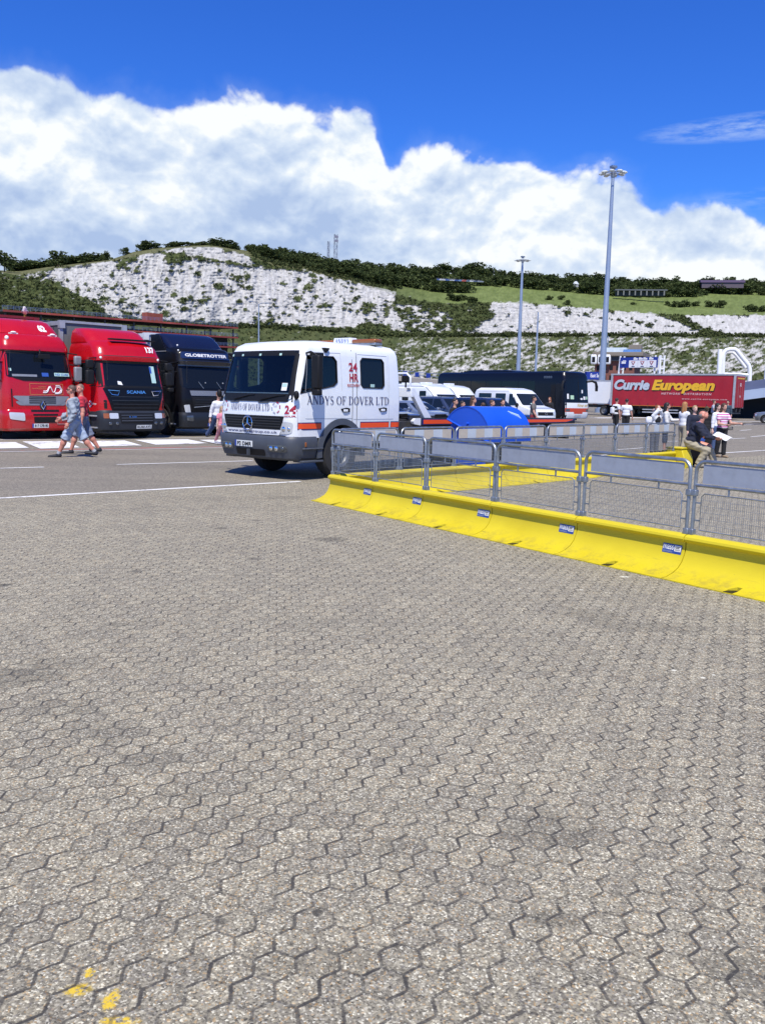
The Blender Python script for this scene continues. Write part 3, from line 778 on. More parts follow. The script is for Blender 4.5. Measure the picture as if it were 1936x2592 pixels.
    chc = chc*(1-.34*stain)
    cc = chalk[..., None]
    colr = veg*(1-cc)+chc*cc
    at_ = me.color_attributes.new('Col', 'FLOAT_COLOR', 'POINT')
    at_.data.foreach_set('color', np.concatenate([colr, np.ones((ny, nx, 1))], -1).reshape(-1).astype(np.float32))
    m = bpy.data.materials.new('hill_surface'); m.use_nodes = True; N = NT(m.node_tree)
    a = N.n('ShaderNodeVertexColor', layer_name='Col'); co = N.n('ShaderNodeTexCoord').outputs['Object']
    n = N.noise(co, .9, 5, .65)
    c = N.mix(1.0, a.outputs[0], N.ramp(n, [(.3, (.82, .82, .83)), (.7, (1.12, 1.12, 1.11))]), 'MULTIPLY')
    bn = N.n('ShaderNodeBump', ins={'Height': N.noise(co, .7, 6, .65), 'Strength': .35, 'Distance': 1.0})
    bs = N.n('ShaderNodeBsdfPrincipled', ins={'Base Color': c, 'Roughness': .95, 'Specular IOR Level': .1, 'Normal': bn.outputs[0]})
    N.n('ShaderNodeOutputMaterial', ins={0: bs.outputs[0]})
    me.materials.append(m)
    o = bpy.data.objects.new('hill', me); COL.objects.link(o); tag(o, kind='structure')
    return P, X, Y, Z, chalk
HP, HXc, HYc, HZ, HCH = hill()

# --- leafy growth -------------------------------------------------
def leaf_mat(name, a, b, sc=.35):
    m = bpy.data.materials.new(name); m.use_nodes = True; N = NT(m.node_tree)
    g = N.n('ShaderNodeNewGeometry'); oi = N.n('ShaderNodeObjectInfo')
    n = N.noise(g.outputs['Position'], sc, 3, .6)
    k = N.math('ADD', N.math('MULTIPLY', n, .8), N.math('MULTIPLY', N.math('ADD', N.math('MULTIPLY', g.outputs['Random Per Island'], .5), N.math('MULTIPLY', oi.outputs['Random'], .5)), .55))
    c = N.ramp(k, [(.3, a), (.95, b)])
    d = N.n('ShaderNodeBsdfDiffuse', ins={0: c}); t = N.n('ShaderNodeBsdfTranslucent', ins={0: c})
    mx = N.n('ShaderNodeMixShader', ins={0: .22, 1: d.outputs[0], 2: t.outputs[0]})
    N.n('ShaderNodeOutputMaterial', ins={0: mx.outputs[0]})
    return m
LEAF = leaf_mat('leaf_green', (.023, .039, .014), (.105, .130, .050))
SCRUBM = leaf_mat('scrub_green', (.026, .038, .014), (.085, .10, .04), .12)
BARK = mat('bark', (.09, .07, .05), .9, var=.3, vscale=2)
def leaf_cloud(cent, size, rg):
    """one bent leaf spray (2 quads) per centre"""
    n = len(cent)
    a = rg.normal(size=(n, 3)); a[:, 2] *= .6; a /= np.linalg.norm(a, axis=1)[:, None]
    b = np.cross(a, rg.normal(size=(n, 3))); b /= np.linalg.norm(b, axis=1)[:, None]
    s = (size*rg.uniform(.6, 1.35, n))[:, None]
    nrm = np.cross(a, b)
    p = [cent-a*s, cent-b*s*.75+nrm*s*.2, cent+a*s, cent+b*s*.75+nrm*s*.2]
    V = np.stack(p, 1).reshape(-1, 3); F = np.arange(4*n).reshape(n, 4)
    return V, F
def mesh_np(name, V, F, m):
    me = bpy.data.meshes.new(name); me.from_pydata(V.tolist(), [], F.tolist()); me.materials.append(m); return me
def crown_mesh(seed, n=620):
    rg = np.random.default_rng(seed); k = 13
    # unit tree: height 1, crown from .12 up, lumps of different size
    cs = []; 
    for i in range(k):
        ang = rg.uniform(0, 2*math.pi); rr = rg.uniform(.05, .34); z = rg.uniform(.16, .84)
        rr *= 1.15-abs(z-.5)*1.1
        cs.append((rr*math.cos(ang), rr*math.sin(ang), z, rg.uniform(.15, .27)))
    pts = []
    for j in range(n):
        c = cs[rg.integers(k)]
        v = rg.normal(size=3); v /= np.linalg.norm(v); r = c[3]*(rg.uniform(.55, 1.06))
        p = np.array(c[:3])+v*r*np.array([1, 1, .85])
        if p[2] > .0: pts.append(p)
    V, F = leaf_cloud(np.array(pts), .060, rg)
    return mesh_np('crown', V, F, LEAF)
CROWNS = [crown_mesh(s) for s in range(7)]
def trunk_mesh():
    mb = MB(); mb.tube([(0, 0, -.1), (.01, 0, .2), (-.01, .01, .45), (.02, 0, .7)], [.03, .024, .016, .006], 6)
    for a, h in [(0, .3), (2.1, .38), (4.2, .34)]:
        mb.tube([(0, 0, h), (.12*math.cos(a), .12*math.sin(a), h+.14), (.2*math.cos(a), .2*math.sin(a), h+.3)], [.014, .009, .004], 5)
    o = mb.build('trunk', BARK); me = o.data; bpy.data.objects.remove(o); return me
TRUNK = trunk_mesh()
def plant(px, py, d, h, name='tree', label=None, cat='tree', group=None, wide=1.0, v=None, sink=.0):
    """tree whose foot is where the picture column/row meets the ground at distance d"""
    p = at(px, py, d) if py is not None else None
    t = thing(name, (p.x, p.y, p.z-sink), random.uniform(0, 6.28), label, cat, group)
    t.scale = (h*wide, h*wide, h)
    for nm, me in (('trunk', TRUNK), ('crown', CROWNS[random.randrange(7) if v is None else v])):
        c = bpy.data.objects.new(nm, me); COL.objects.link(c); c.parent = t
    return t
def ground_row(px, frac):
    """row and distance of the hill's top surface: frac 0 at the cliff edge, 1 at the skyline"""
    yT, yK = np.interp(px, *cT), np.interp(px, *cK)
    return yT+(yK-yT)*frac, float(dT(px)+(dK(px)-dT(px))*frac)
SKY_T = 'dark green tree in the wood along the ridge behind the meadow'
def wood_low(px):   # where the wood's lower edge runs (row)
    return float(np.interp(px, *curve(c6([(1040,135),(1150,172),(1240,186),(1350,222),(1450,240)]), c7([(0,272),(80,285),(200,325),(300,350),(400,352),(440,300),(560,288),(640,302),(760,312),(900,330),(1060,346),(1380,346),(1420,322),(1652,330)]))))
def woods():
    n = 0
    for row in range(6):
        px = 640+row*7
        while px < 1990:
            yl, yk = wood_low(px), float(np.interp(px, *cK))
            t = row/5.0
            y = yk+(yl-yk)*(t**1.0)
            y0, yT = yk, float(np.interp(px, *cT))
            fr = (yT-y)/(yT-yk) if yT > yk else 1
            d = float(dT(px)+(dK(px)-dT(px))*fr)
            h = random.uniform(6.5, 11.5)*(1.12 if 1190 < px < 1330 and row < 2 else 1)
            if px < 950: h *= .72+.2*random.random()
            gap = random.uniform(15, 26)*(1 if px > 950 else .8)*(.8 if row == 0 else 1.1)
            if px > 1180 and row > 3 and random.random() < .4: px += gap; continue
            if n < 296:
                plant(px+random.uniform(-5, 5), y+random.uniform(-2, 2), d, h, 'tree', SKY_T, 'tree', 'trees of the ridge wood', random.uniform(1.2, 1.65), sink=.22*h); n += 1
            px += gap
woods()
for u, v, h, w in [(525,128,4.5,1.3),(600,114,6,1.3),(622,111,7,1.3),(655,110,4,1.4),(728,107,5.5,1.8),(745,106,5.5,1.6),(797,103,4.5,2.0),(832,100,3,1.4),(856,101,4,1.6),(900,101,6,1.6),(925,103,6.5,1.6),(955,107,6,1.8),(985,114,5.5,1.5),(1045,126,6,1.5)]:
    px, py = u*S, 560+v*S
    plant(px, py, float(dK(px))-4, h, 'bush', 'windswept dark bush on the brow of the white cliff', 'bush', 'bushes on the brow of the chalk cliff', w*1.25, sink=.36*h)
plant(20*S, 560+203*S, 500, 12, 'tree', 'broad olive green tree at the left end of the skyline', 'tree', None, 1.1, sink=1.5)
plant(245*S, 560+186*S, 490, 9, 'tree', 'tallest tree rising from the hedge left of the cliff', 'tree', None, 1.3, sink=1.2)
plant(442*S, 560+163*S, 486, 5, 'tree', 'lone small tree at the right end of the hilltop hedge', 'tree', None, 1.1, sink=.4)
for i in range(26):
    u = 65+i*14.5; v = np.interp(u, [60, 200, 330, 470], [207, 190, 175, 160])+random.uniform(0, 5)
    plant(u*S, 560+v*S, float(dK(u*S))-random.uniform(2, 10), random.uniform(5, 7.6), 'bush', 'low dark bush in the hilltop hedge left of the cliff', 'bush', 'bushes of the hilltop hedge', 1.9, sink=2.0)
for u, v, h in [(750,330,4.5),(800,328,4.5),(825,352,5),(1100,350,3),(1240,352,4),(1265,358,5.5),(1290,360,6),(1320,358,6),(1360,355,5),(1420,358,6),(1460,362,6),(1470,350,5),(1580,370,5),(1600,380,6),(1640,378,6),(395,330,5),(430,340,5.5),(370,335,6),(340,330,6)]:
    px, py = 936+u*S, 560+v*S
    yT, yK = float(np.interp(px, *cT)), float(np.interp(px, *cK)); py = min(py, yT-1)
    d = float(dT(px)+(dK(px)-dT(px))*(yT-py)/(yT-yK))
    plant(px, py, d, h, 'bush', 'round dark bush standing on the bright meadow above the chalk', 'bush', 'bushes on the meadow', 1.35, sink=.24*h)
def scrub():
    rg = np.random.default_rng(5)
    ok = (HCH < .25) & ((HZ == 0) | (HZ == 2) | (HZ == 1)) & (HXc > -40) & (HXc < 1980)
    ii = np.argwhere(ok)
    shelf = np.argwhere(((HZ == 1)) & (HXc > -20) & (HXc < 1980) & (fbm(HXc/26, HYc*0, 4, 31) > -.15))
    brow = np.argwhere((HZ == 3) & (HXc > 640) & (HXc < 1000) & (HCH < .4))
    s1 = ii[rg.choice(len(ii), 5200)]; s2 = shelf[rg.choice(len(shelf), 1300)]; s3 = brow[rg.choice(len(brow), 900)]
    V, F, o = [], [], 0
    for sel, sz in ((s1, .8), (s2, 1.5), (s3, 1.3)):
        P = HP[sel[:, 0], sel[:, 1]]
        for q in range(9):
            r = rg.uniform(.5, 1.2, len(P))[:, None]*sz
            c = P+rg.normal(size=P.shape)*r*np.array([.8, .6, .4])+np.array([0, -.3, .35*sz])
            v, f = leaf_cloud(c, .5*sz, rg); V.append(v); F.append(f+o); o += len(v)
    me = mesh_np('scrub', np.concatenate(V), np.concatenate(F), SCRUBM)
    ob = bpy.data.objects.new('scrub', me); COL.objects.link(ob)
    tag(ob, 'low green scrub growing over the chalk slopes', 'scrub', kind='stuff')
scrub()

# ================================================================== shared materials
M = dict(
    yellow=mat('yellow_plastic', (.68, .545, .016), .42, var=.07, vscale=1.6, dirt=.10, spec=.4),
    galv=mat('galvanised_steel', (.30, .33, .36), .42, .75, var=.25, vscale=9),
    plate=mat('plate_back', (.33, .36, .41), .55, .15, var=.10, vscale=6, dirt=.12),
    beige=mat('reflective_beige', (.46, .41, .34), .5, var=.08, vscale=5), silver=mat('reflective_silver', (.46, .51, .56), .45, var=.08, vscale=5),
    black=mat('black_plastic', (.012, .012, .013), .5, spec=.22), dark=mat('dark_steel', (.03, .032, .036), .6, var=.3, vscale=3),
    white=mat('white_paint', (.80, .82, .83), .28, coat=.5, var=.03, vscale=1.5, dirt=.07), grey=mat('grey_bumper', (.060, .068, .083), .5, var=.12, vscale=3),
    tyre=mat('tyre_rubber', (.022, .022, .023), .85, var=.2, vscale=6), rim=mat('wheel_steel', (.20, .205, .21), .45, .6, var=.2, vscale=5, dirt=.4),
    chrome=mat('chrome', (.75, .77, .8), .12, 1.0), lampglass=mat('headlamp', (.60, .62, .63), .35, .25, coat=.3), lampdark=mat('lamp_dark', (.1, .11, .12), .15, .5, coat=.6),
    amber=mat('amber_lens', (.27, .082, .010), .2, coat=.6), redlens=mat('red_lens', (.45, .015, .012), .25, coat=.5),
    orange=mat('orange_stripe', (.86, .085, .012), .5), navy=mat('navy_ink', (.014, .022, .12), .5), crimson=mat('crimson_ink', (.36, .012, .035), .5),
    platew=mat('number_plate_white', (.72, .73, .70), .4), euro=mat('number_plate_blue', (.015, .05, .32), .4), ink=mat('black_ink', (.012, .012, .013), .5),
    paper=mat('paper', (.78, .79, .77), .7), mint=mat('mint_sticker', (.42, .62, .56), .6), whiteink=mat('white_ink', (.80, .80, .80), .5), blueink=mat('blue_ink', (.03, .09, .36), .5),
    gap=mat('panel_gap', (.02, .021, .023), .7), gapl=mat('panel_crease', (.36, .38, .41), .5),
    seat=mat('cab_fabric', (.05, .055, .065), .9), interior=mat('cab_trim', (.028, .032, .036), .8), steel=mat('bed_steel', (.055, .052, .05), .6, .3, var=.35, vscale=2.5))
GL_T = glass_mat('cab_glass', (.55, .64, .64), .045, .12)
GL_D = glass_mat('dark_glass', (.10, .12, .13), .035, .85, (.008, .011, .015))
GL_C = glass_mat('car_glass', (.25, .3, .32), .05, .75, (.012, .017, .024))

# ================================================================== yellow barriers
def yellow_mat():
    m = bpy.data.materials.new('barrier_yellow'); m.use_nodes = True; N = NT(m.node_tree)
    co = N.n('ShaderNodeTexCoord').outputs['Object']; geo = N.n('ShaderNodeNewGeometry').outputs['Position']
    n = N.noise(geo, 1.3, 5, .6); z = N.n('ShaderNodeSeparateXYZ', ins={0: co}).outputs[2]
    c = N.ramp(n, [(.3, (.555, .440, .014)), (.7, (.63, .515, .020))])
    foot = N.math('SUBTRACT', 1.0, N.sstep(z, .012, .14))
    g = N.noise(geo, 5.0, 6, .72)
    c = N.mix(N.math('MULTIPLY', N.math('MULTIPLY', N.sstep(g, .44, .70), foot), .55), c, (.20, .155, .05, 1))
    sc = N.noise(N.n('ShaderNodeMapping', ins={'Vector': co, 'Scale': (9, 2.2, 26)}).outputs[0], 1.0, 5, .7)
    pos = N.noise(geo, .8, 3, .5)
    c = N.mix(N.math('MULTIPLY', N.math('MULTIPLY', N.sstep(sc, .60, .72), N.sstep(pos, .42, .62)), .5), c, (.10, .085, .045, 1))
    fl = N.noise(geo, 38.0, 3, .6)
    c = N.mix(N.math('MULTIPLY', N.sstep(fl, .70, .76), .6), c, (.13, .11, .06, 1))
    b = N.n('ShaderNodeBsdfPrincipled', ins={'Base Color': c, 'Roughness': N.n('ShaderNodeMapRange', ins={0: g, 1: .3, 2: .7, 3: .38, 4: .6}).outputs[0], 'Specular IOR Level': .35})
    bn = N.n('ShaderNodeBump', ins={'Height': N.noise(geo, 55.0, 3, .6), 'Strength': .10, 'Distance': .004}); N.set(b, 'Normal', bn.outputs[0])
    N.n('ShaderNodeOutputMaterial', ins={0: b.outputs[0]}); return m
M['yellow'] = yellow_mat()
SEC = [(.0, .402), (.045, .396), (.072, .378), (.080, .356), (.068, .334), (.040, .322), (.038, .262), (.056, .20), (.085, .14), (.135, .088), (.21, .048), (.30, .022), (.375, .014), (.375, .0)]
def barrier_unit(L, label, sticker=True):
    o = thing('yellow_barrier', (0, 0, 0), 0, label, 'barrier', 'yellow interlocking barrier units')
    mb = MB(); g = .006
    prof = [(x, z) for x, z in SEC] + [(-x, z) for x, z in SEC[::-1]]
    prof = [p for i, p in enumerate(prof) if i == 0 or p != prof[i-1]]
    prof = prof[:len(prof)-1] if prof[0] == prof[-1] else prof
    n = 7
    vs = [(x, -L/2+g+(L-2*g)*i/(n-1), z) for i in range(n) for x, z in prof]
    k = len(prof)
    fs = [(i*k+j, i*k+(j+1) % k, (i+1)*k+(j+1) % k, (i+1)*k+j) for i in range(n-1) for j in range(k)]
    mb.add(vs, fs); 
    # end caps as strips left to right
    h = len(SEC)
    for base, fl in ((0, 1), ((n-1)*k, 0)):
        for j in range(h-1):
            a, b, c, d = base+j, base+j+1, base+k-2-j if False else base+(k-1-j) % k, base+(k-j) % k
            q = [a, b, c, d]; q = [v for i, v in enumerate(q) if v not in q[:i]]
            if len(q) > 2: mb.f.append(tuple(q if fl else q[::-1])); mb.m.append(0)
    body = mb.build('barrier_body', M['yellow'], o, ang=50)
    cs = []
    for sg in (1, -1):      # forklift slot pressed into each foot
        c = MB(); c.prism([(sg*.40, -.045), (sg*.28, -.045), (sg*.22, .0), (sg*.22, .05), (sg*.40, .05)], 'z', .012, .2); cs.append(c)
    cut(body, cs)
    for sg in (1, -1):
        MB().box((sg*.295, .0, .0135), (.14, .094, .003)).build('lifting_slot', M['black'], o)
    if sticker:
        for sg in (1,):
            s = MB(); y0 = L/2-.25; 
            def P(u, v, off=.0): 
                z = .197+v*.088; x = .056-.017*v
                return (sg*(x+.003+off), y0+u*.215, z)
            s.add([P(0,0), P(1,0), P(1,1), P(0,1)], [(0,1,2,3)], 0)
            s.add([P(.62,.28,.0012), P(.96,.28,.0012), P(.96,.9,.0012), P(.62,.9,.0012)], [(0,1,2,3)], 1)
            put_text(s, 'mass', .54, .52, lambda u, v: P(.04+u, .38+v, .0022), 1, bold=.01)
            put_text(s, 'ASSET', .28, .22, lambda u, v: P(.65+u, .58+v, .0032), 2, bold=.02)
            for zz in (.38, .46): s.add([P(.66,zz,.0022), P(.92,zz,.0022), P(.92,zz+.03,.0022), P(.66,zz+.03,.0022)], [(0,1,2,3)], 2)
            for zz in (.12, .22): s.add([P(.05,zz,.0022), P(.55,zz,.0022), P(.55,zz+.025,.0022), P(.05,zz+.025,.0022)], [(0,1,2,3)], 3)
            s.build('maker_sticker', [mat('sticker_blue', (.02, .06, .30), .4), M['paper'], M['ink'], M['silver']], o)
    return o

# near row: runs from the far corner towards the camera, its +x foot faces the open paving
J = [G(1018, 1320), G(1175, 1358), G(1385, 1406), G(1672, 1467)]        # joints at the outer foot
ND = (J[3]-J[0]).normalized(); UL = (J[3]-J[0]).length/3
NX = Vector((ND.y, -ND.x, 0))                                          # towards the camera side
if NX.y > 0: NX = -NX
N0 = J[0]-NX*.375                                                     # ridge line at joint 0
near_rot = math.atan2(NX.y, NX.x)
PLACE = ['sixth', 'fifth', 'fourth', 'third', 'second', 'nearest']
proto_b = None
near_units = []
NL = ['yellow barrier unit at the corner of the pen nearest the recovery truck wheel', 'second yellow barrier unit from the pen corner by the recovery truck', 'third yellow barrier unit from the pen corner by the recovery truck',
      'yellow barrier unit of the near row, fourth from the pen corner', 'yellow barrier unit with the largest readable sticker beside its joint', 'nearest yellow barrier unit, cut by the right edge of the picture', 'yellow barrier unit next after the one at the picture edge']
for i in range(-2, 5):
    c = N0+ND*UL*(i+.5)
    if proto_b is None: proto_b = barrier_unit(UL, 'x'); o = proto_b
    else: o = copy_tree(proto_b)
    # local +y runs along the row: sticker sits at the joint nearer the camera
    LS = .88 if i < 0 else 1.0; c = N0+ND*UL*((i+.5)*LS); o.scale = (1, LS, 1)
    o.location = c; o.rotation_euler = (0, 0, near_rot if abs((Matrix.Rotation(near_rot, 3, 'Z') @ Vector((0, 1, 0))).dot(ND)-1) < .1 else near_rot)
    o['label'] = NL[i+2]; near_units.append(o)
CORNER = N0-ND*UL*1.76
# far row: from the corner along the lane direction
FA, FB = G(1081, 1239), G(1613, 1197.5)
FD0 = (FB-FA).normalized(); FX0 = Vector((FD0.y, -FD0.x, 0))
E0 = G(1738, 1186)-FX0*.30
FD = (E0-CORNER).normalized(); FX = Vector((FD.y, -FD.x, 0))
FBASE = CORNER; far_rot = math.atan2(FX.y, FX.x); proj0 = 0.0
FN = 8; F_END = E0
FL = ((F_END-FBASE).dot(FD)-(proj0+.1))/FN
ORD = ['first', 'second', 'third', 'fourth', 'fifth', 'sixth', 'seventh', 'eighth']
FLAB = ['far row yellow barrier unit meeting the pen corner by the truck wheel', 'far row yellow barrier unit just right of the pen corner', 'far row yellow barrier unit left of the blue bin base', 'yellow barrier unit standing in front of the blue bin',
        'yellow barrier unit behind the mesh, right of the blue bin', 'far row yellow barrier unit, third from the seated man', 'far row yellow barrier unit, second from the seated man', 'yellow barrier unit ending at the block the seated man sits on']
far_units = []
first_far = None
for i in range(FN):
    c = FBASE+FD*(proj0+.1+FL*(i+.5))
    if first_far is None: first_far = barrier_unit(FL, 'x', False); o = first_far
    else: o = copy_tree(first_far)
    if i >= 5: c = c+FX*(-.09)
    o.location = (c.x, c.y, 0); o.rotation_euler = (0, 0, far_rot); o['label'] = FLAB[i]; far_units.append(o)
# end block the man sits on
def end_block():
    o = thing('barrier_end_block', F_END+FD*.12-FX*.09, far_rot, 'yellow end block the man reading a paper sits on', 'barrier')
    mb = MB()
    hexp = [(-.30, 0), (.30, 0), (.30, .20), (.20, .46), (-.20, .46), (-.30, .20)]
    mb.prism(hexp, 'y', -.10, .34, 0)
    mb.build('block_body', M['yellow'], o, bev=.018)
    MB().prism([(-.225, .462), (.225, .462), (.225, .50), (-.225, .50)], 'y', -.12, .36).build('seat_lid', M['yellow'], o, bev=.012)
end_block()

# ================================================================== pedestrian fence panels
def fence_panel(L, near, label):
    o = thing('fence_panel', (0, 0, 0), 0, label, 'fence', 'galvanised fence panels on the yellow barriers')
    r = .0175; hw = L/2-.03; H = .70; rad = .10; mid = .475
    fr = MB()
    def hoop(hw, h, rad, r, z0=0.0, n=7):
        p = [(0, -hw, z0)]
        for i in range(n+1):
            a = math.pi/2*i/n; p.append((0, -hw+rad*(1-math.cos(a)), h-rad+rad*math.sin(a)))
        q = [(0, -y, z) for _, y, z in p[::-1]]
        fr.tube(p+q, r, 9)
    hoop(hw, H, rad, r)
    fr.tube([(0, -hw, mid), (0, hw, mid)], r*.9, 9)
    fr.build('frame', M['galv'], o)
    pl = MB(); z0, z1 = mid+.02, H-.028; y0, y1 = -hw+.075, hw-.075
    pl.box((0, 0, (z0+z1)/2), (.006, y1-y0, z1-z0), 0)
    # reflective bands on the side that faces the road (+x is the camera side of the row)
    sg = -1 if near else 1
    nb = 5
    for k in range(nb):
        a = y0+(y1-y0)*k/nb+.001; b = y0+(y1-y0)*(k+1)/nb-.001
        pl.box((sg*.0055, (a+b)/2, (z0+z1)/2), (.004, b-a, z1-z0-.012), 1+k % 2)
    pl.build('sign_plate', [M['plate'], M['beige'], M['silver']], o)
    fm = MB(); fy, fz0, fz1 = hw-.075, .055, mid-.075
    fm.tube([(0, -fy, fz0), (0, -fy, fz1-.03), (0, -fy+.03, fz1), (0, fy-.03, fz1), (0, fy, fz1-.03), (0, fy, fz0)], .0065, 6, closed=True)
    for y in (-.22*L, .22*L): fm.box((0, y, (fz1+mid)/2-.004), (.010, .016, mid-fz1-.02))
    for y in (-1, 1):
        for z in (fz0+.09, fz1-.09): fm.box((0, y*(hw-.036), z), (.012, .07, .014))
    w = .0016; n = int(2*fy/.020)
    for k in range(1, n):
        y = -fy+2*fy*k/n; fm.box((.0, y, (fz0+fz1)/2), (.0022, .0022, fz1-fz0))
    for k in range(1, 6):
        z = fz0+(fz1-fz0)*k/6; fm.box((.003, 0, z), (.0022, 2*fy, .0022))
    fm.build('mesh_infill', M['galv'], o, weld=False)
    for y in (-1, 1):
        for z in (.40, .03): MB().box((0, y*(hw+.004), z), (.052, .056, .058)).build('clamp', M['galv'], o, bev=.006)
    return o
FLABN = ['fence panel at the pen corner carrying a small dark letter on its plate', 'fence panel in front of the recovery truck chassis, second of the near row', 'fence panel in front of the blue bin foot, third of the near row',
         'near row fence panel across the middle of the yellow far wall', 'near row fence panel in front of the seated group legs', 'nearest fence panel, cut by the right edge of the picture', 'fence panel following the one at the picture edge']
pn = None
for i, u in enumerate(near_units):
    if pn is None: pn = fence_panel(UL, True, 'x'); o = pn
    else: o = copy_tree(pn)
    lean = random.uniform(-.015, .03)
    o.location = (u.location.x, u.location.y, .395); o.rotation_euler = (0, lean, near_rot+random.uniform(-.012, .012)); o.scale = u.scale; o['label'] = FLABN[i]
FLABF = ['striped fence panel below the white truck cab orange stripe', 'striped fence panel at the gap behind the truck cab', 'striped fence panel in front of the left half of the blue bin', 'striped fence panel in front of the right half of the blue bin',
         'striped fence panel below the tail of the truck bed', 'striped fence panel below the coach front and the two waiters', 'striped fence panel in front of the girl with raised arms', 'last striped fence panel, beside the boy in the dark jacket']
pf_ = None
for i, u in enumerate(far_units):
    if pf_ is None: pf_ = fence_panel(FL, False, 'x'); o = pf_
    else: o = copy_tree(pf_)
    o.location = (u.location.x, u.location.y, .395); o.rotation_euler = (0, random.uniform(-.012, .012), far_rot+random.uniform(-.008, .008)); o['label'] = FLABF[i]

# ================================================================== wheels
def wheel(parent, x, y, r, w, sg, name='wheel', rimc=None, deep=.06):
    """sg: +1 outer face towards +x"""
    Mx = Matrix.Translation((x, y, r))
    wb = MB(); rr = r*.58
    prof = [(.001, sg*(w*.5-deep+.05)), (rr*.34, sg*(w*.5-deep+.05)), (rr*.36, sg*(w*.5-deep+.01)), (rr*.72, sg*(w*.5-deep)), (rr*.80, sg*(w*.5-.02)), (rr*.98, sg*(w*.5+.002)), (rr*1.0, sg*(w*.5-.03))]
    wb.lathe(prof, 28, 0, Mx)
    for k in range(10):
        a = 2*math.pi*k/10
        wb.box((x+sg*(w*.5-deep+.012), y+rr*.52*math.cos(a), r+rr*.52*math.sin(a)), (.03, .03, .03))
    wo = wb.build(name, rimc or M['rim'], parent)
    tb = MB()
    tp = [(rr*.97, sg*(w*.5-.04)), (rr*1.0, sg*w*.5), (rr*1.12, sg*(w*.5+.012)), (r*.90, sg*(w*.5+.006)), (r*.97, sg*(w*.5-.03)), (r, sg*(w*.5-.07)), (r, -sg*(w*.5-.06)), (r*.95, -sg*w*.5), (rr, -sg*w*.5), (rr*.97, -sg*(w*.5-.04))]
    tb.lathe(tp, 36, 0, Mx)
    tb.build('tyre', M['tyre'], wo)
    return wo

def num_plate(body, parent, x, z, w, h, txt, euro=True, off=.012):
    p = MB()
    body.pf(p, rect(x-w/2, x+w/2, z, z+h), off, 0, 4, 1)
    if euro: body.pf(p, rect(x-w/2, x-w/2+w*.09, z, z+h), off+.002, 1, 1, 1)
    body.tf(p, txt, x-w/2+w*(.15 if euro else .06), z+h*.18, w*(.80 if euro else .88), h*.64, 2, off+.004, bold=.02)
    return p.build('number_plate', [M['platew'], M['euro'], M['ink']], parent)

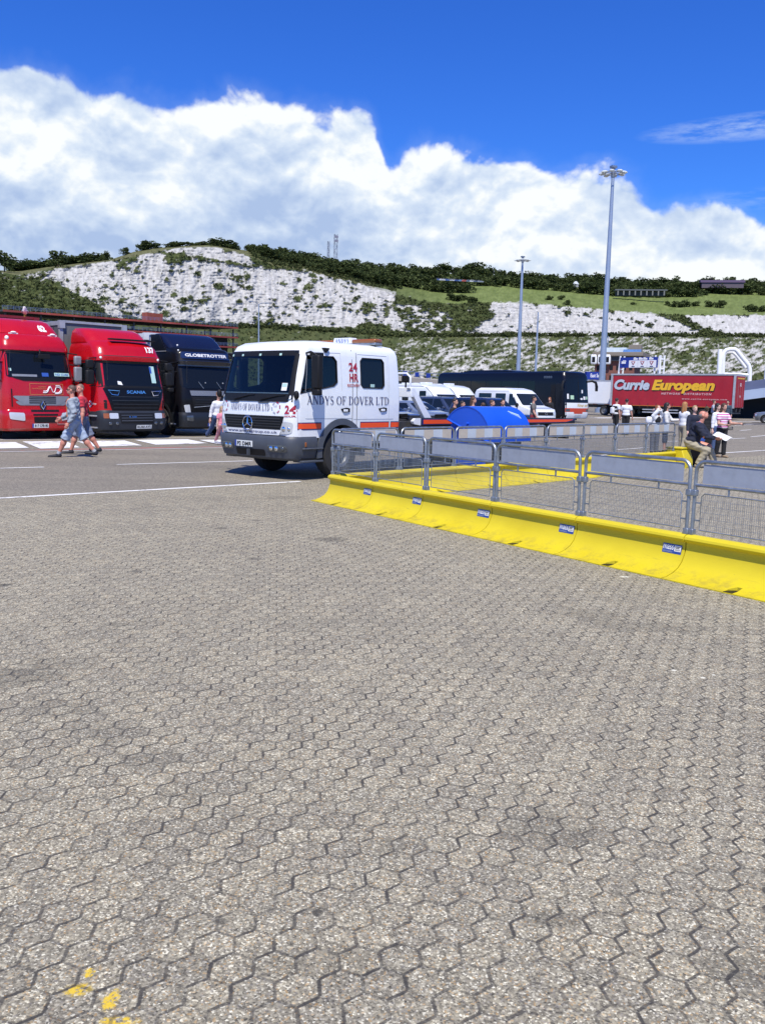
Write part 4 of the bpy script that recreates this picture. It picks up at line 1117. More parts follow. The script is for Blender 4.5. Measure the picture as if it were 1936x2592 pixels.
# ================================================================== white recovery truck
def recovery_truck():
    P0 = Vector((-1.64*1.0, 16.3, 0))
    yaw = -math.atan2(.66, .75)
    Rz = Matrix.Rotation(yaw, 3, 'Z')
    hw = 1.10
    near = G(748, 1219)
    o = thing('recovery_truck', near - Rz @ Vector((hw, 0, 0)), yaw, 'white crew cab recovery truck with an orange stripe and a flat bed', 'truck')
    B = Body([(.80, -.11, 2.96, hw-.01, .20, .06, .06), (1.15, -.14, 2.97, hw, .20, .06, .07), (1.52, -.11, 2.97, hw, .17, .06, .09), (2.0, .0, 2.96, hw-.02, .16, .07, .10), (2.43, .12, 2.95, hw-.06, .15, .10, .10),
              (2.53, .18, 2.93, hw-.09, .16, .12, .10), (2.60, .30, 2.88, hw-.16, .20, .14, .10), (2.635, .56, 2.78, hw-.30, .24, .16, .08)])
    mb = MB(); B.fill(mb, 0, sub=2); mb.add([], [])
    body = mb.build('cab', [M['white'], M['interior']], o)
    # wheel arches, the interior and the window openings
    cs = []
    for sg in (1, -1):
        c = MB(); n = 28; pts = [(1.21+.60*math.cos(2*math.pi*k/n), .50+.60*math.sin(2*math.pi*k/n)) for k in range(n)]
        c.prism(pts, 'x', sg*.62, sg*1.4, 1); c.m = [1]*len(c.f); cs.append(c)
    c = MB(); c.prism([(.14, 1.36), (.30, 2.44), (2.82, 2.44), (2.82, 1.36)], 'x', -1.00, 1.00, 1); c.m = [1]*len(c.f); cs.append(c)
    c = MB(); c.prism([(-.93, 1.64), (.93, 1.64), (.91, 2.36), (-.91, 2.36)], 'y', -.6, .6, 1); c.m = [1]*len(c.f); cs.append(c)
    WF = [(.12, 1.63), (1.0, 1.79), (1.09, 1.86), (1.09, 2.26), (1.01, 2.34), (.32, 2.34)]
    WR = [(1.82, 1.77), (2.40, 1.77), (2.46, 1.83), (2.46, 2.29), (2.40, 2.35), (1.82, 2.35), (1.76, 2.29), (1.76, 1.83)]
    for w in (WF, WR):
        c = MB(); c.prism(w, 'x', -1.3, 1.3, 1); c.m = [1]*len(c.f); cs.append(c)
    cut(body, cs)
    # glazing
    g = MB(); B.pf(g, [(-1.02, 1.50), (1.02, 1.50), (.97, 2.41), (-.97, 2.41)], .010, 0, 16, 6, .06)
    ws = g.build('windscreen', [GL_T], o)
    fb = MB()
    for c in ([(-1.03, 1.47), (1.03, 1.47), (1.02, 1.62), (-1.02, 1.62)], [(-.97, 2.33), (.97, 2.33), (.96, 2.43), (-.96, 2.43)]): B.pf(fb, c, .013, 0, 14, 2)
    for s in (-1, 1): B.pf(fb, sorted([(s*1.03, 1.6), (s*.93, 1.6)])+sorted([(s*.98, 2.36), (s*.90, 2.36)], reverse=True), .013, 0, 3, 4)
    fb.build('black_border', [M['black']], ws)
    st = MB()
    for x in (-.9, -.55, 0, .55): B.pf(st, rect(x-.03, x+.03, 2.335, 2.375), .016, 0, 2, 1)
    B.pf(st, rect(.74, .87, 1.68, 1.82), .016, 1, 2, 1); B.pf(st, rect(.75, .86, 1.75, 1.81), .018, 0, 2, 1)
    st.build('screen_sticker', [M['mint'], M['paper']], ws)
    wp = MB()
    for x in (-.55, .25): wp.tube([(x, B.front(x, 1.5)-.03, 1.50), (x+.45, B.front(x+.45, 1.6)-.03, 1.585)], .012, 6); wp.tube([(x+.05, B.front(x, 1.5)-.025, 1.53), (x+.62, B.front(x+.6, 1.6)-.025, 1.60)], .008, 6)
    wp.build('wiper', M['black'], o)
    for nm, w, sgs in (('door_window', WF, (1, -1)), ('rear_window', WR, (1, -1))):
        for sg in sgs:
            g = MB(); k = len(w); vs = [(sg*(B.side(y, z)-.012), y, z) for y, z in w]
            g.add(vs, [tuple(range(k))]); wo = g.build(nm, [GL_T if (nm == 'door_window') else GL_D], o)
            rb = MB(); pts = [(sg*(B.side(y, z)+.002), y, z) for y, z in w]; rb.tube(pts, .013, 5, closed=True); rb.build('window_seal', M['black'], wo)
            if nm == 'rear_window' and sg == 1:
                MB().box((sg*(B.side(2.1, 1.8)+.002), 2.10, 1.815), (.004, .12, .06)).build('window_sticker', M['mint'], wo)
    # inside
    it = MB(); it.box((0, .46, 1.44), (1.96, .38, .22)); it.build('dashboard', M['interior'], o, bev=.05)
    for x in (-.55, .55):
        s = MB(); s.box((x, 1.25, 1.42), (.5, .5, .14)); s.box((x, 1.5, 1.8), (.48, .14, .75)); s.box((x, 1.52, 2.22), (.28, .1, .16)); s.build('seat', M['seat'], o, bev=.04)
    sw = MB(); sw.tube([(-.55+.21*math.cos(a), .78+.10*math.sin(a), 1.66+.17*math.sin(a)) for a in [2*math.pi*k/20 for k in range(20)]], .016, 6, closed=True)
    sw.tube([(-.55, .6, 1.5), (-.55, .78, 1.66)], .03, 6); sw.tube([(-.74, .78, 1.66), (-.36, .78, 1.66)], .014, 5); sw.build('steering_wheel', M['black'], o)
    MB().box((-.30, .38, 1.565), (.24, .16, .02)).build('paper_sheet', mat('yellow_paper', (.72, .66, .22), .7), o)
    # lettering, stripe, door seams
    dl = MB()
    for a, b, z0, z1 in ((1.505, 1.518, .98, 2.50), (1.63, 1.643, .98, 2.45), (.05, .06, 1.02, 1.62), (2.60, 2.606, 1.0, 2.45)): B.ps(dl, 1, [(a, z0), (b, z0), (b+.02*(z1-2), z1), (a+.02*(z1-2), z1)], .004, 0 if a < 2.5 and a > 1 else 1, 1, 6)
    for a, b, z in ((.02, 1.5, 1.16), (1.52, 2.97, 1.14)): B.ps(dl, 1, rect(a+.03, b, z, z+.009), .004, 1, 6, 1)
    for pts in ([(.24, 1.66), (.33, 2.40), (1.2, 2.42), (1.22, 1.7)], [(1.68, 1.70), (1.68, 2.42), (2.56, 2.42), (2.56, 1.70)]):
        for p, q in zip(pts, pts[1:]):
            n = 4; dl.tube([(B.side(p[0]+(q[0]-p[0])*t/n, p[1]+(q[1]-p[1])*t/n)+.001, p[0]+(q[0]-p[0])*t/n, p[1]+(q[1]-p[1])*t/n) for t in range(n+1)], .004, 4, 1)
    dl.build('door_seam', [M['gap'], M['gapl']], o)
    sp = MB()
    for a, b in ((-.05, .66), (1.74, 2.62), (2.66, 2.962)):
        B.ps(sp, 1, rect(a, b, .955, 1.095), .005, 1, 6, 1); B.ps(sp, 1, rect(a+.012, b-.012, .975, 1.075), .008, 0, 6, 1)
    sp.build('side_stripe', [M['orange'], M['navy']], o)
    sl = MB()
    B.ts(sl, 1, '', .27, 1.43, 2.32, .165, 0, geo=serif_geo('ANDYS OF DOVER LTD'))
    B.ts(sl, 1, '24', 1.42, 2.08, .24, .17, 1, bold=.03); B.ts(sl, 1, 'HR', 1.43, 1.88, .25, .16, 1, bold=.03); B.ts(sl, 1, 'RECOVERY', 1.37, 1.78, .36, .055, 1, bold=.02)
    sl.build('side_lettering', [M['navy'], M['crimson']], o)
    fl = MB()
    B.tf(fl, '', -.66, 1.295, 1.16, .125, 0, .012, geo=serif_geo('ANDYS OF DOVER LTD'))
    B.tf(fl, '24', .885, 1.25, .20, .16, 1, .010, bold=.03); B.tf(fl, 'HOUR', .89, 1.19, .19, .035, 1, .010, bold=.03)
    for x0 in (-.87, .66):
        n = 18
        fl_, fl = fl, MB()
        for k in range(n):      # wreath of the crest
            a = 2*math.pi*k/n
            if k % 3 == 2: continue
            cx, cz = x0+.10*math.cos(a), 1.36+.10*math.sin(a)
            B.pf(fl, rect(cx-.014, cx+.014, cz-.012, cz+.012), .010, 1 if k < 5 or k > 14 else 2, 1, 1)
        B.tf(fl, 'AoD', x0-.06, 1.37, .09, .05, 2, .010)
        fl.build('crest_print', [M['navy'], M['crimson'], M['gapl']], o); fl = fl_
    fl.build('front_lettering', [M['navy'], M['crimson'], M['gapl']], o)
    # front: grille, lamps, web strip, bumper
    gr = MB(); B.pf(gr, [(-.80, .945), (.80, .945), (.88, 1.205), (-.88, 1.205)], .008, 0, 14, 3)
    for z in (.95, 1.0, 1.05, 1.10, 1.15): B.pf(gr, rect(-.80, .80, z, z+.014), .022, 1, 14, 1)
    gr.build('grille', [M['black'], M['dark']], o)
    em = MB(); cy = B.front(-.08, 1.05)-.035
    em.tube([(-.08+.135*math.cos(2*math.pi*k/28), cy, 1.05+.135*math.sin(2*math.pi*k/28)) for k in range(28)], .013, 6, closed=True)
    for k in range(3):
        a = R(90+120*k); em.tube([(-.08, cy, 1.05), (-.08+.128*math.cos(a), cy, 1.05+.128*math.sin(a))], [.02, .006], 6)
    em.build('radiator_emblem', M['chrome'], o)
    for sg in (-1, 1):
        h = MB(); c = [(sg*.74, .87), (sg*1.02, .88), (sg*1.05, 1.09), (sg*.86, 1.11)]
        if sg < 0: c = [c[1], c[0], c[3], c[2]]
        B.pf(h, c, .012, 0, 8, 4, .05); ho = h.build('headlight', [M['lampglass']], o)
        k = MB(); 
        for dx, r in ((.86, .055), (.97, .04)): k.sphere((sg*dx, B.front(sg*dx, .97)-.005, .97), (r, .02, r), 0, 12)
        k.build('bulb', M['chrome'], ho)
    wb = MB(); B.pf(wb, [(-.76, .846), (.76, .846), (.82, .945), (-.82, .945)], .026, 0, 12, 2, .02)
    B.tf(wb, 'www.andysgroup.co.uk', -.72, .860, 1.44, .068, 1, .031, bold=.01)
    wb.build('web_strip', [M['white'], M['navy']], o)
    ti = MB()
    for x in (-.55, .32): B.pf(ti, [(x-.13, 1.44), (x+.13, 1.44), (x+.16, 1.475), (x-.16, 1.475)], .012, 0, 3, 1)
    ti.build('grab_recess', M['grey'], o)
    BB = Body([(.37, -.06, .55, hw-.06, .22, .05, .10), (.42, -.14, .57, hw-.02, .24, .05, .10), (.62, -.20, .58, hw+.01, .22, .05, .10), (.78, -.19, .58, hw+.01, .22, .05, .10), (.83, -.165, .57, hw-.01, .22, .05, .10)])
    b = MB(); BB.fill(b, 0, sub=2); bo = b.build('bumper', M['grey'], o)
    n = MB(); BB.pf(n, rect(-.42, .42, .44, .565), .006, 0, 8, 1, .03); n.box((0, -.21, .50), (.03, .06, .12), 1); n.build('air_slot', [M['black'], M['grey']], bo)
    num_plate(BB, bo, -.16, .60, .54, .115, 'P2 DMR')
    for sg in (-1, 1):
        fg = MB(); BB.pf(fg, rect(*(sorted((sg*.50, sg*.98))), .53, .665), .008, 0, 8, 2, .06)
        for dx, r, mi in ((.60, .048, 1), (.73, .05, 1), (.88, .042, 0)): fg.sphere((sg*dx, BB.front(sg*dx, .60)-.008, .60), (r, .015, r), mi, 12)
        fg.build('fog_light', [M['lampdark'], M['chrome']], bo)
    B2 = MB(); B.pf(B2, rect(-1.04, 1.04, .79, .845), .004, 0, 14, 1); B2.build('bumper_gap', M['black'], o)
    # steps and wheel arch trims
    for sg in (1, -1):
        s = MB(); s.box((sg*(hw-.14), .42, .58), (.24, .50, .48), 0); s.box((sg*(hw-.08), .42, .60), (.26, .52, .03), 1); s.box((sg*(hw-.09), .42, .36), (.26, .54, .04), 1); s.box((sg*(hw+.02), .24, .68), (.02, .04, .09), 2)
        s.build('step_well', [M['black'], M['grey'], M['amber']], o, bev=.012)
        a = MB(); n = 22; pts = []
        for k in range(n+1):
            t = R(-8+196*k/n); pts.append((t, .545, .665))
        vs = []
        for t, ri, ro in pts:
            for r_, xx in ((ri, hw-.30), (ri, hw+.03), (ro, hw+.02), (ro, hw-.06)): vs.append((sg*xx, 1.21+r_*math.cos(t), .50+r_*math.sin(t)))
        a.add(vs, [(i*4+j, i*4+(j+1) % 4, (i+1)*4+(j+1) % 4, (i+1)*4+j) for i in range(n) for j in range(4)])
        a.build('wheel_arch', M['grey'], o)
        hd = MB()
        for y, z in ((1.30, 1.33), (2.40, 1.34)):
            if sg > 0:
                hd.prism([(y-.12, z+.02), (y-.05, z-.045), (y+.12, z-.04), (y+.13, z+.03), (y+.04, z+.045)], 'x', sg*(hw-.01), sg*(hw+.022), 0); hd.box((sg*(hw+.026), y, z-.012), (.012, .12, .045), 1)
        if hd.v: hd.build('door_handle', [M['black'], M['white']], o, bev=.006)
        # big mirror with arms
        m = MB(); mx = hw+(.24 if sg > 0 else .06)
        my = .30 if sg > 0 else .62; m.box((sg*mx, my, 2.03), (.20, .13, .62) if sg > 0 else (.1, .2, .62), 0); m.box((sg*mx, my, 1.66), (.19, .12, .12) if sg > 0 else (.1, .2, .12), 0)
        mo = m.build('mirror', [M['black']], o, bev=.03)
        ar = MB()
        for z in (2.38, 1.70): ar.tube([(sg*(hw-.06), .30, z), (sg*(hw+.10), .27, z+.02), (sg*mx, .30, z-.05)], .022, 6)
        ar.box((sg*(hw+.10), .42, 2.34), (.22, .16, .09), 0); ar.build('mirror_arm', M['black'], mo, bev=.015)
        q = MB(); q.sphere((sg*(hw+.03), -.02, 1.60), (.055, .055, .085), 0, 10); q.tube([(sg*(hw-.05), .05, 1.5), (sg*(hw+.03), -.02, 1.60)], .016, 6); q.build('kerb_mirror', M['black'], o)
        tr = MB(); tr.prism([(.72, 2.50), (.88, 2.50), (.86, 2.46), (.80, 2.41), (.74, 2.46)], 'x', sg*(hw-.12), sg*(hw-.02)); tr.build('marker_lamp', M['black'], o)
    # beacon bar
    lb = MB(); lb.box((0, 2.42, 2.665), (1.9, .22, .05), 0); lbo = lb.build('beacon_bar', M['galv'], o, bev=.01)
    for sg in (-1, 1): MB().box((sg*.62, 2.42, 2.725), (.66, .24, .085)).build('beacon_lens', M['amber'], lbo, bev=.03)
    s = MB(); s.box((0, 2.42, 2.745), (.54, .20, .125), 0, taper=(.88, .9)); put_text(s, '', .40, .085, lambda u, v: (-.20+u, 2.314+.08*v-.004, 2.703+v), 1, geo=serif_geo('ANDYS')); s.build('roof_sign', [M['white'], M['blueink']], lbo)
    # chassis, bed
    ch = MB(); 
    for sg in (-1, 1): ch.box((sg*.42, 5.4, .78), (.12, 9.2, .26))
    for y in (3.4, 5.2, 7.0, 8.8): ch.box((0, y, .78), (.80, .12, .2))
    ch.box((.75, 4.2, .62), (.55, .9, .5)); ch.box((-.75, 4.2, .62), (.55, .9, .5)); ch.box((0, 1.2, .72), (1.2, 1.6, .5))
    ch.build('chassis', M['dark'], o, bev=.015)
    bd = MB(); bd.box((0, 6.9, 1.02), (2.16, 7.0, .10), 0); bd.box((0, 3.22, .98), (1.9, .36, .2), 0)
    for k in range(22): bd.box((0, 3.6+k*.31, 1.078), (2.0, .05, .018), 0)
    bd.build('flat_bed', M['steel'], o)
    for sg in (-1, 1):
        sr = MB(); x = sg*1.10
        sr.prism([(3.62, 1.0), (9.9, .99), (10.42, 1.06), (10.42, 1.10), (3.62, 1.155), (3.5, 1.08)], 'x', x-.03, x+.03, 0)
        sr.prism([(3.66, 1.012), (9.85, 1.0), (10.35, 1.066), (10.3, 1.088), (3.66, 1.14)], 'x', x+sg*.03, x+sg*.034, 1)
        sr.prism([(3.72, 1.03), (9.82, 1.018), (10.2, 1.066), (10.18, 1.078), (3.72, 1.12)], 'x', x+sg*.034, x+sg*.037, 2)
        sr.prism([(3.62, 1.0), (3.40, 1.03), (3.36, 1.09), (3.44, 1.15), (3.62, 1.155)], 'x', x-.035, x+.036, 3)
        sr.build('side_rail', [M['dark'], M['navy'], M['orange'], M['white']], o)
    hb = MB(); 
    for sg in (-1, 1): hb.prism([(3.86, 1.15), (4.12, 1.15), (3.50, 1.80), (3.34, 1.80)], 'x', sg*1.04, sg*.94)
    hb.box((0, 3.42, 1.70), (2.1, .08, .20)); hb.tube([(-1.0, 3.4, 1.8), (-1.0, 3.4, 2.02), (-.9, 3.4, 2.1), (.9, 3.4, 2.1), (1.0, 3.4, 2.02), (1.0, 3.4, 1.8)], .025, 7)
    hb.build('headboard', M['white'], o, bev=.01)
    lp = MB(); lp.box((.84, 3.44, 1.99), (.17, .10, .13)); lp.tube([(.84, 3.44, 1.80), (.84, 3.44, 1.94)], .022, 6); lp.build('work_lamp', M['black'], o, bev=.015)
    for y, x in ((4.0, .3), (4.9, .7)):
        rp = MB(); rp.tube([(x+.13*math.cos(a*.9), y+.16*math.sin(a*.9), 1.11+.012*a*.4) for a in range(22)], .022, 5)
        rp.build('coiled_strap', M['black'], o)
    for sg in (1, -1):
        wheel(o, sg*(hw-.16), 1.21, .48, .27, sg)
        wheel(o, sg*(hw-.16), 6.6, .48, .27, sg); wheel(o, sg*(hw-.46), 6.6, .48, .27, sg)
        mg = MB(); n = 16; vs = []
        for k in range(n+1):
            t = R(10+160*k/n)
            for xx in (hw-.62, hw-.0): vs.append((sg*xx, 6.6+.56*math.cos(t), .47+.50*math.sin(t)))
        mg.add(vs, [(2*i, 2*i+1, 2*i+3, 2*i+2) for i in range(n)]); mg.build('mudguard', M['dark'], o)
    bp = MB(); bp.box((0, 10.2, .62), (2.0, .12, .14)); bp.box((0, 9.9, .8), (.9, .5, .2)); bp.build('rear_bumper', M['dark'], o)
    return o
recovery_truck()

# ================================================================== parked lorries
def rgb_mat(nm, c, **k): return mat(nm, c, **{**dict(rough=.25, coat=.8, var=.04, vscale=1.2), **k})
RED = rgb_mat('lorry_red', (.44, .004, .009), coat=.3, dirt=.06); RED2 = rgb_mat('dark_red', (.22, .010, .014), rough=.5, coat=.2)
NAVY = rgb_mat('lorry_navy', (.006, .009, .030), coat=.25, spec=.3); BLK = rgb_mat('lorry_black', (.005, .005, .007), coat=.12, spec=.2, rough=.35)
DGREY = mat('bumper_slate', (.022, .026, .034), .5, var=.15, spec=.3); MGREY = mat('grille_grey', (.21, .225, .25), .4, var=.1); CURT = mat('curtain_grey', (.10, .105, .115), .6, var=.12, vscale=.8)
ALU = mat('alu_rail', (.45, .46, .47), .45, .4, var=.15); WBOX = mat('white_panel', (.74, .76, .77), .45, var=.05, vscale=.6)
LAMPW = mat('marker_white', (.85, .85, .8), .2)

def trailer(parent, y0, L, z0, z1, side, rail, front, fit=None):
    b = MB(); b.box((0, y0+L/2, (z0+z1-.06)/2), (2.46, L, z1-z0-.06), 0)
    for sg in (-1, 1):
        b.box((sg*1.235, y0+L/2, z1-.08), (.03, L, .14), 1); b.box((sg*1.235, y0+L/2, z0+.06), (.03, L, .13), 1)
        for k in range(int(L/.62)): b.box((sg*1.236, y0+.4+k*.62, (z0+z1)/2), (.012, .045, z1-z0-.3), 2)
    b.build('trailer_body', [side, rail, mat('strap_dark', (.05, .05, .055), .6)], parent)
    f = MB(); f.box((0, y0-.02, (z0+z1)/2), (2.30, .04, z1-z0-.05), 0)
    for sg in (-1, 1): f.box((sg*1.19, y0-.03, (z0+z1)/2), (.13, .09, z1-z0), 1); f.box((sg*1.17, y0-.05, z1-.12), (.20, .14, .26), 2)
    f.box((0, y0-.03, z1-.02), (2.2, .1, .08), 2)
    f.build('trailer_front_wall', [front, rail, fit or ALU], parent)
    c = MB()
    for sg in (-1, 1): c.box((sg*.5, y0+L/2+.3, z0-.16), (.12, L-1, .28))
    c.box((0, y0+1.2, z0-.1), (1.8, 1.4, .12)); c.build('trailer_chassis', M['dark'], parent)
    for sg in (-1, 1):
        for k in range(3): wheel(parent, sg*1.05, y0+L-4.6+k*1.3, .5, .36, sg)

def mirror_pair(o, hw, y, z, col, sides=(-1, 1), two=True, out=.26):
    for sg in sides:
        m = MB(); x = sg*(hw+out)
        if two: m.box((x, y, z+.42), (.26, .14, .28)); m.box((x, y, z), (.28, .15, .46))
        else: m.box((x, y, z+.12), (.27, .16, .70)); m.box((x+sg*.0, y, z-.36), (.25, .16, .17))
        mo = m.build('mirror', col, o, bev=.05)
        a = MB()
        for zz in (z+.60, z+.26, z-.28): a.tube([(sg*(hw-.08), y+.1, zz+.04), (x, y+.02, zz)], .02, 6)
        a.build('mirror_arm', M['black'], mo)

def cab_side_windows(B, o, w, seam, sides=(-1, 1)):
    for sg in sides:
        g = MB(); B.ps(g, sg, w, .008, 0, 8, 4, .06); wo = g.build('door_window', GL_D, o)
        d = MB()
        for p, q in zip(seam, seam[1:]):
            n = 4; d.tube([(sg*(B.side(p[0]+(q[0]-p[0])*t/n, p[1]+(q[1]-p[1])*t/n)+.001), p[0]+(q[0]-p[0])*t/n, p[1]+(q[1]-p[1])*t/n) for t in range(n+1)], .007, 4)
        d.build('door_seam', M['gap'], o)
        h = MB(); h.box((sg*(B.side(1.9, 1.45)+.012), seam[2][0]-.2, 1.40), (.03, .2, .07)); h.build('door_handle', M['black'], o, bev=.01)

def arch_cut(y, r, zc):
    cs = []
    for sg in (1, -1):
        c = MB(); n = 26; c.prism([(y+r*math.cos(2*math.pi*k/n), zc+r*math.sin(2*math.pi*k/n)) for k in range(n)], 'x', sg*.7, sg*1.6, 1); c.m = [1]*len(c.f); cs.append(c)
    return cs
def arch_trim(o, hw, y, zc, r, m):
    for sg in (1, -1):
        vs = []; n = 20
        for k in range(n+1):
            t = R(-4+188*k/n)
            for rr, xx in ((r-.02, hw-.35), (r-.02, hw+.02), (r+.07, hw+.015), (r+.07, hw-.06)): vs.append((sg*xx, y+rr*math.cos(t), zc+rr*math.sin(t)))
        MB().add(vs, [(i*4+j, i*4+(j+1) % 4, (i+1)*4+(j+1) % 4, (i+1)*4+j) for i in range(n) for j in range(4)]).build('wheel_arch', m, o)
def cab_rest(o, tank=True):
    c = MB()
    for sg in (-1, 1): c.box((sg*.42, 3.2, .75), (.1, 5.6, .26))
    c.box((0, 1.3, .75), (1.6, 1.4, .5)); c.build('chassis', M['dark'], o)
    for sg in (-1, 1):
        t = MB(); t.box((sg*.95, 2.75, .72), (.6, 1.0, .62)); t.build('fuel_tank', M['galv'] if tank else M['dark'], o, bev=.08)
        wheel(o, sg*1.06, 1.38, .50, .32, sg); wheel(o, sg*1.06, 5.1, .50, .32, sg, deep=.14)
YAW_P = R(47)

def scania():
    o = thing('red_lorry', spot(345, 30.1), YAW_P, 'red lorry numbered 137 with a dark slatted grille and black bumper', 'lorry', 'lorries parked in a row')
    hw = 1.25
    B = Body([(.80, .02, 2.25, hw, .30, .06, .10), (1.2, -.02, 2.27, hw, .32, .06, .10), (1.74, .03, 2.27, hw-.01, .30, .06, .12), (2.52, .26, 2.26, hw-.05, .26, .08, .12), (2.56, .16, 2.26, hw-.03, .28, .08, .14), (2.68, .15, 2.26, hw-.03, .3, .1, .14),
              (2.74, .22, 2.25, hw-.04, .3, .1, .14), (3.0, .36, 2.25, hw-.08, .32, .12, .14), (3.18, .58, 2.22, hw-.14, .36, .16, .14), (3.26, .86, 2.15, hw-.28, .36, .2, .12)])
    mb = MB(); B.fill(mb, 0, sub=3); body = mb.build('cab', [RED, M['black']], o); cut(body, arch_cut(1.38, .64, .52))
    D = Body([(3.06, .72, 2.2, 1.10, .3, .1, .12), (3.14, .66, 2.22, 1.14, .34, .1, .14), (3.32, .86, 2.24, 1.12, .36, .1, .14), (3.54, 1.16, 2.24, 1.07, .36, .12, .12), (3.63, 1.42, 2.22, .98, .3, .12, .1)])
    d = MB(); D.fill(d, 0, sub=3); do = d.build('roof_deflector', RED, o)
    k = MB(); k.box((.25, .60, 3.27), (1.7, .22, .05)); k.build('light_bar', M['black'], o, bev=.015)
    g = MB(); B.pf(g, [(-1.14, 1.72), (1.14, 1.72), (1.10, 2.50), (-1.10, 2.50)], .010, 0, 18, 6, .07); w = g.build('windscreen', GL_D, o)
    fr = MB()
    B.pf(fr, rect(-1.2, 1.2, 2.47, 2.55), .012, 0, 16, 1); B.pf(fr, rect(-1.2, 1.2, 1.66, 1.75), .012, 0, 16, 1)
    for s in (-1, 1): B.pf(fr, sorted([(s*1.23, 1.7), (s*1.09, 1.7)])+sorted([(s*1.19, 2.52), (s*1.07, 2.52)], reverse=True), .013, 0, 4, 4)
    fr.build('black_border', [M['black']], w)
    p = MB(); B.pf(p, rect(.66, .84, 1.86, 2.42), .014, 0, 2, 2); B.pf(p, rect(.64, .72, 2.18, 2.40), .016, 1, 1, 1); B.pf(p, [(-.62, 1.79), (-.46, 1.77), (-.50, 1.88), (-.62, 1.90)], .015, 2, 1, 1); p.build('screen_sticker', [M['mint'], M['blueink'], M['paper']], w)
    cab_side_windows(B, o, [(.18, 1.86), (1.42, 1.80), (1.46, 2.48), (.42, 2.48)], [(.14, .95), (.16, 2.54), (1.56, 2.54), (1.56, .95)])
    # grille panel in black with slats, little lamps and lettering
    gp = MB(); B.pf(gp, [(-.86, .93), (.86, .93), (1.13, 1.68), (-1.13, 1.68)], .016, 0, 18, 6, .05)
    for z in (1.02, 1.14, 1.26, 1.38): B.pf(gp, [(-.82-(z-1)*.2, z), (.82+(z-1)*.2, z), (.82+(z-1)*.2, z+.022), (-.82-(z-1)*.2, z+.022)], .032, 1, 16, 1)
    B.tf(gp, 'SCANIA', -.34, 1.50, .70, .10, 2, .024, bold=.02)
    gp.build('grille', [BLK, DGREY, M['chrome']], o)
    for s in (-1, 1):
        t = MB(); pts = [(s*.60, 1.58), (s*.98, 1.60), (s*.86, 1.46), (s*.66, 1.44)]
        if s > 0: pts = pts
        t.tube([(x, B.front(x, z)-.03, z) for x, z in pts], .014, 5, closed=True); t.build('lamp_trim', M['chrome'], o)
        v = MB(); B.pf(v, sorted([(s*1.02, 1.0), (s*1.10, 1.0)])+sorted([(s*1.12, 1.28), (s*1.03, 1.28)], reverse=True), .010, 0, 3, 2, .02); v.build('corner_vent', M['black'], o)
    num = MB(); B.tf(num, '137', .60, 2.86, .36, .20, 0, .022, bold=.05, sub=2); num.build('fleet_number', [M['whiteink']], o); num = MB()
    B.ts(num, -1, '137', 1.66, 1.62, .22, .11, 0, bold=.02); B.ts(num, -1, 'RDL', 1.66, 1.52, .20, .06, 0, bold=.02); B.ts(num, -1, 'europa', .62, 1.10, .28, .07, 0)
    num.build('fleet_number', [M['whiteink']], o)
    ft = MB(); 
    for a in range(10): B.ps(ft, -1, rect(.72+.07*math.cos(a*.63)-.02, .72+.07*math.cos(a*.63)+.02, 1.14+.09*math.sin(a*.63)-.02, 1.14+.09*math.sin(a*.63)+.02), .010, a % 2, 1, 1)
    ft.build('crest', [M['whiteink'], M['blueink']], o)
    for x, z in ((-1.04, 2.80), (-1.08, 2.64), (1.0, 2.64)): q = MB(); q.sphere((x, B.front(x, z), z), .045, 0, 10); q.build('marker_lamp', LAMPW, o)
    vb = MB(); B.pf(vb, rect(-1.0, 1.05, 2.70, 2.725), .008, 0, 14, 1); vb.build('visor_gap', M['gap'], o)
    BB = Body([(.24, .10, .76, hw-.10, .28, .05, .10), (.32, -.02, .78, hw-.01, .30, .05, .10), (.6, -.08, .8, hw+.005, .28, .05, .10), (.90, -.03, .8, hw, .28, .05, .10), (.95, .0, .8, hw-.02, .28, .05, .1)])
    b = MB(); BB.fill(b, 0, sub=2); bo = b.build('bumper', DGREY, o)
    ig = MB(); BB.pf(ig, [(-.60, .52), (.60, .52), (.66, .86), (-.66, .86)], .008, 0, 12, 3, .04)
    for z in (.60, .69, .78): BB.pf(ig, rect(-.58, .58, z, z+.02), .018, 1, 12, 1)
    BB.tf(ig, 'R 500', -.30, .715, .26, .045, 2, .024); ig.build('lower_grille', [M['black'], M['grey'], M['chrome']], bo)
    for s in (-1, 1):
        h = MB(); BB.pf(h, rect(*sorted((s*.68, s*.98)), .68, .86), .012, 0, 5, 2, .03); BB.pf(h, rect(*sorted((s*.99, s*1.15)), .69, .85), .012, 1, 5, 2, .02); h.build('headlight', [M['lampglass'], M['amber']], bo)
        for x in (.72, .95): f = MB(); f.sphere((s*x, BB.front(s*x, .52)-.005, .52), (.06, .02, .06), 0, 12); f.build('fog_light', M['lampdark'], bo)
    num_plate(BB, bo, .26, .34, .58, .125, 'KU60 AYS', euro=False)
    for z in (.38, .76): st = MB(); st.box((-hw-.0, .56, z), (.14, .5, .04)); st.build('step', ALU, o)
    arch_trim(o, hw, 1.38, .52, .64, M['black']); mirror_pair(o, hw-.05, .34, 2.0, M['black'])
    cab_rest(o); trailer(o, 2.75, 13.4, 1.15, 3.90, CURT, ALU, mat('bulkhead_grey', (.17, .17, .165), .6, var=.1))
    return o
scania()

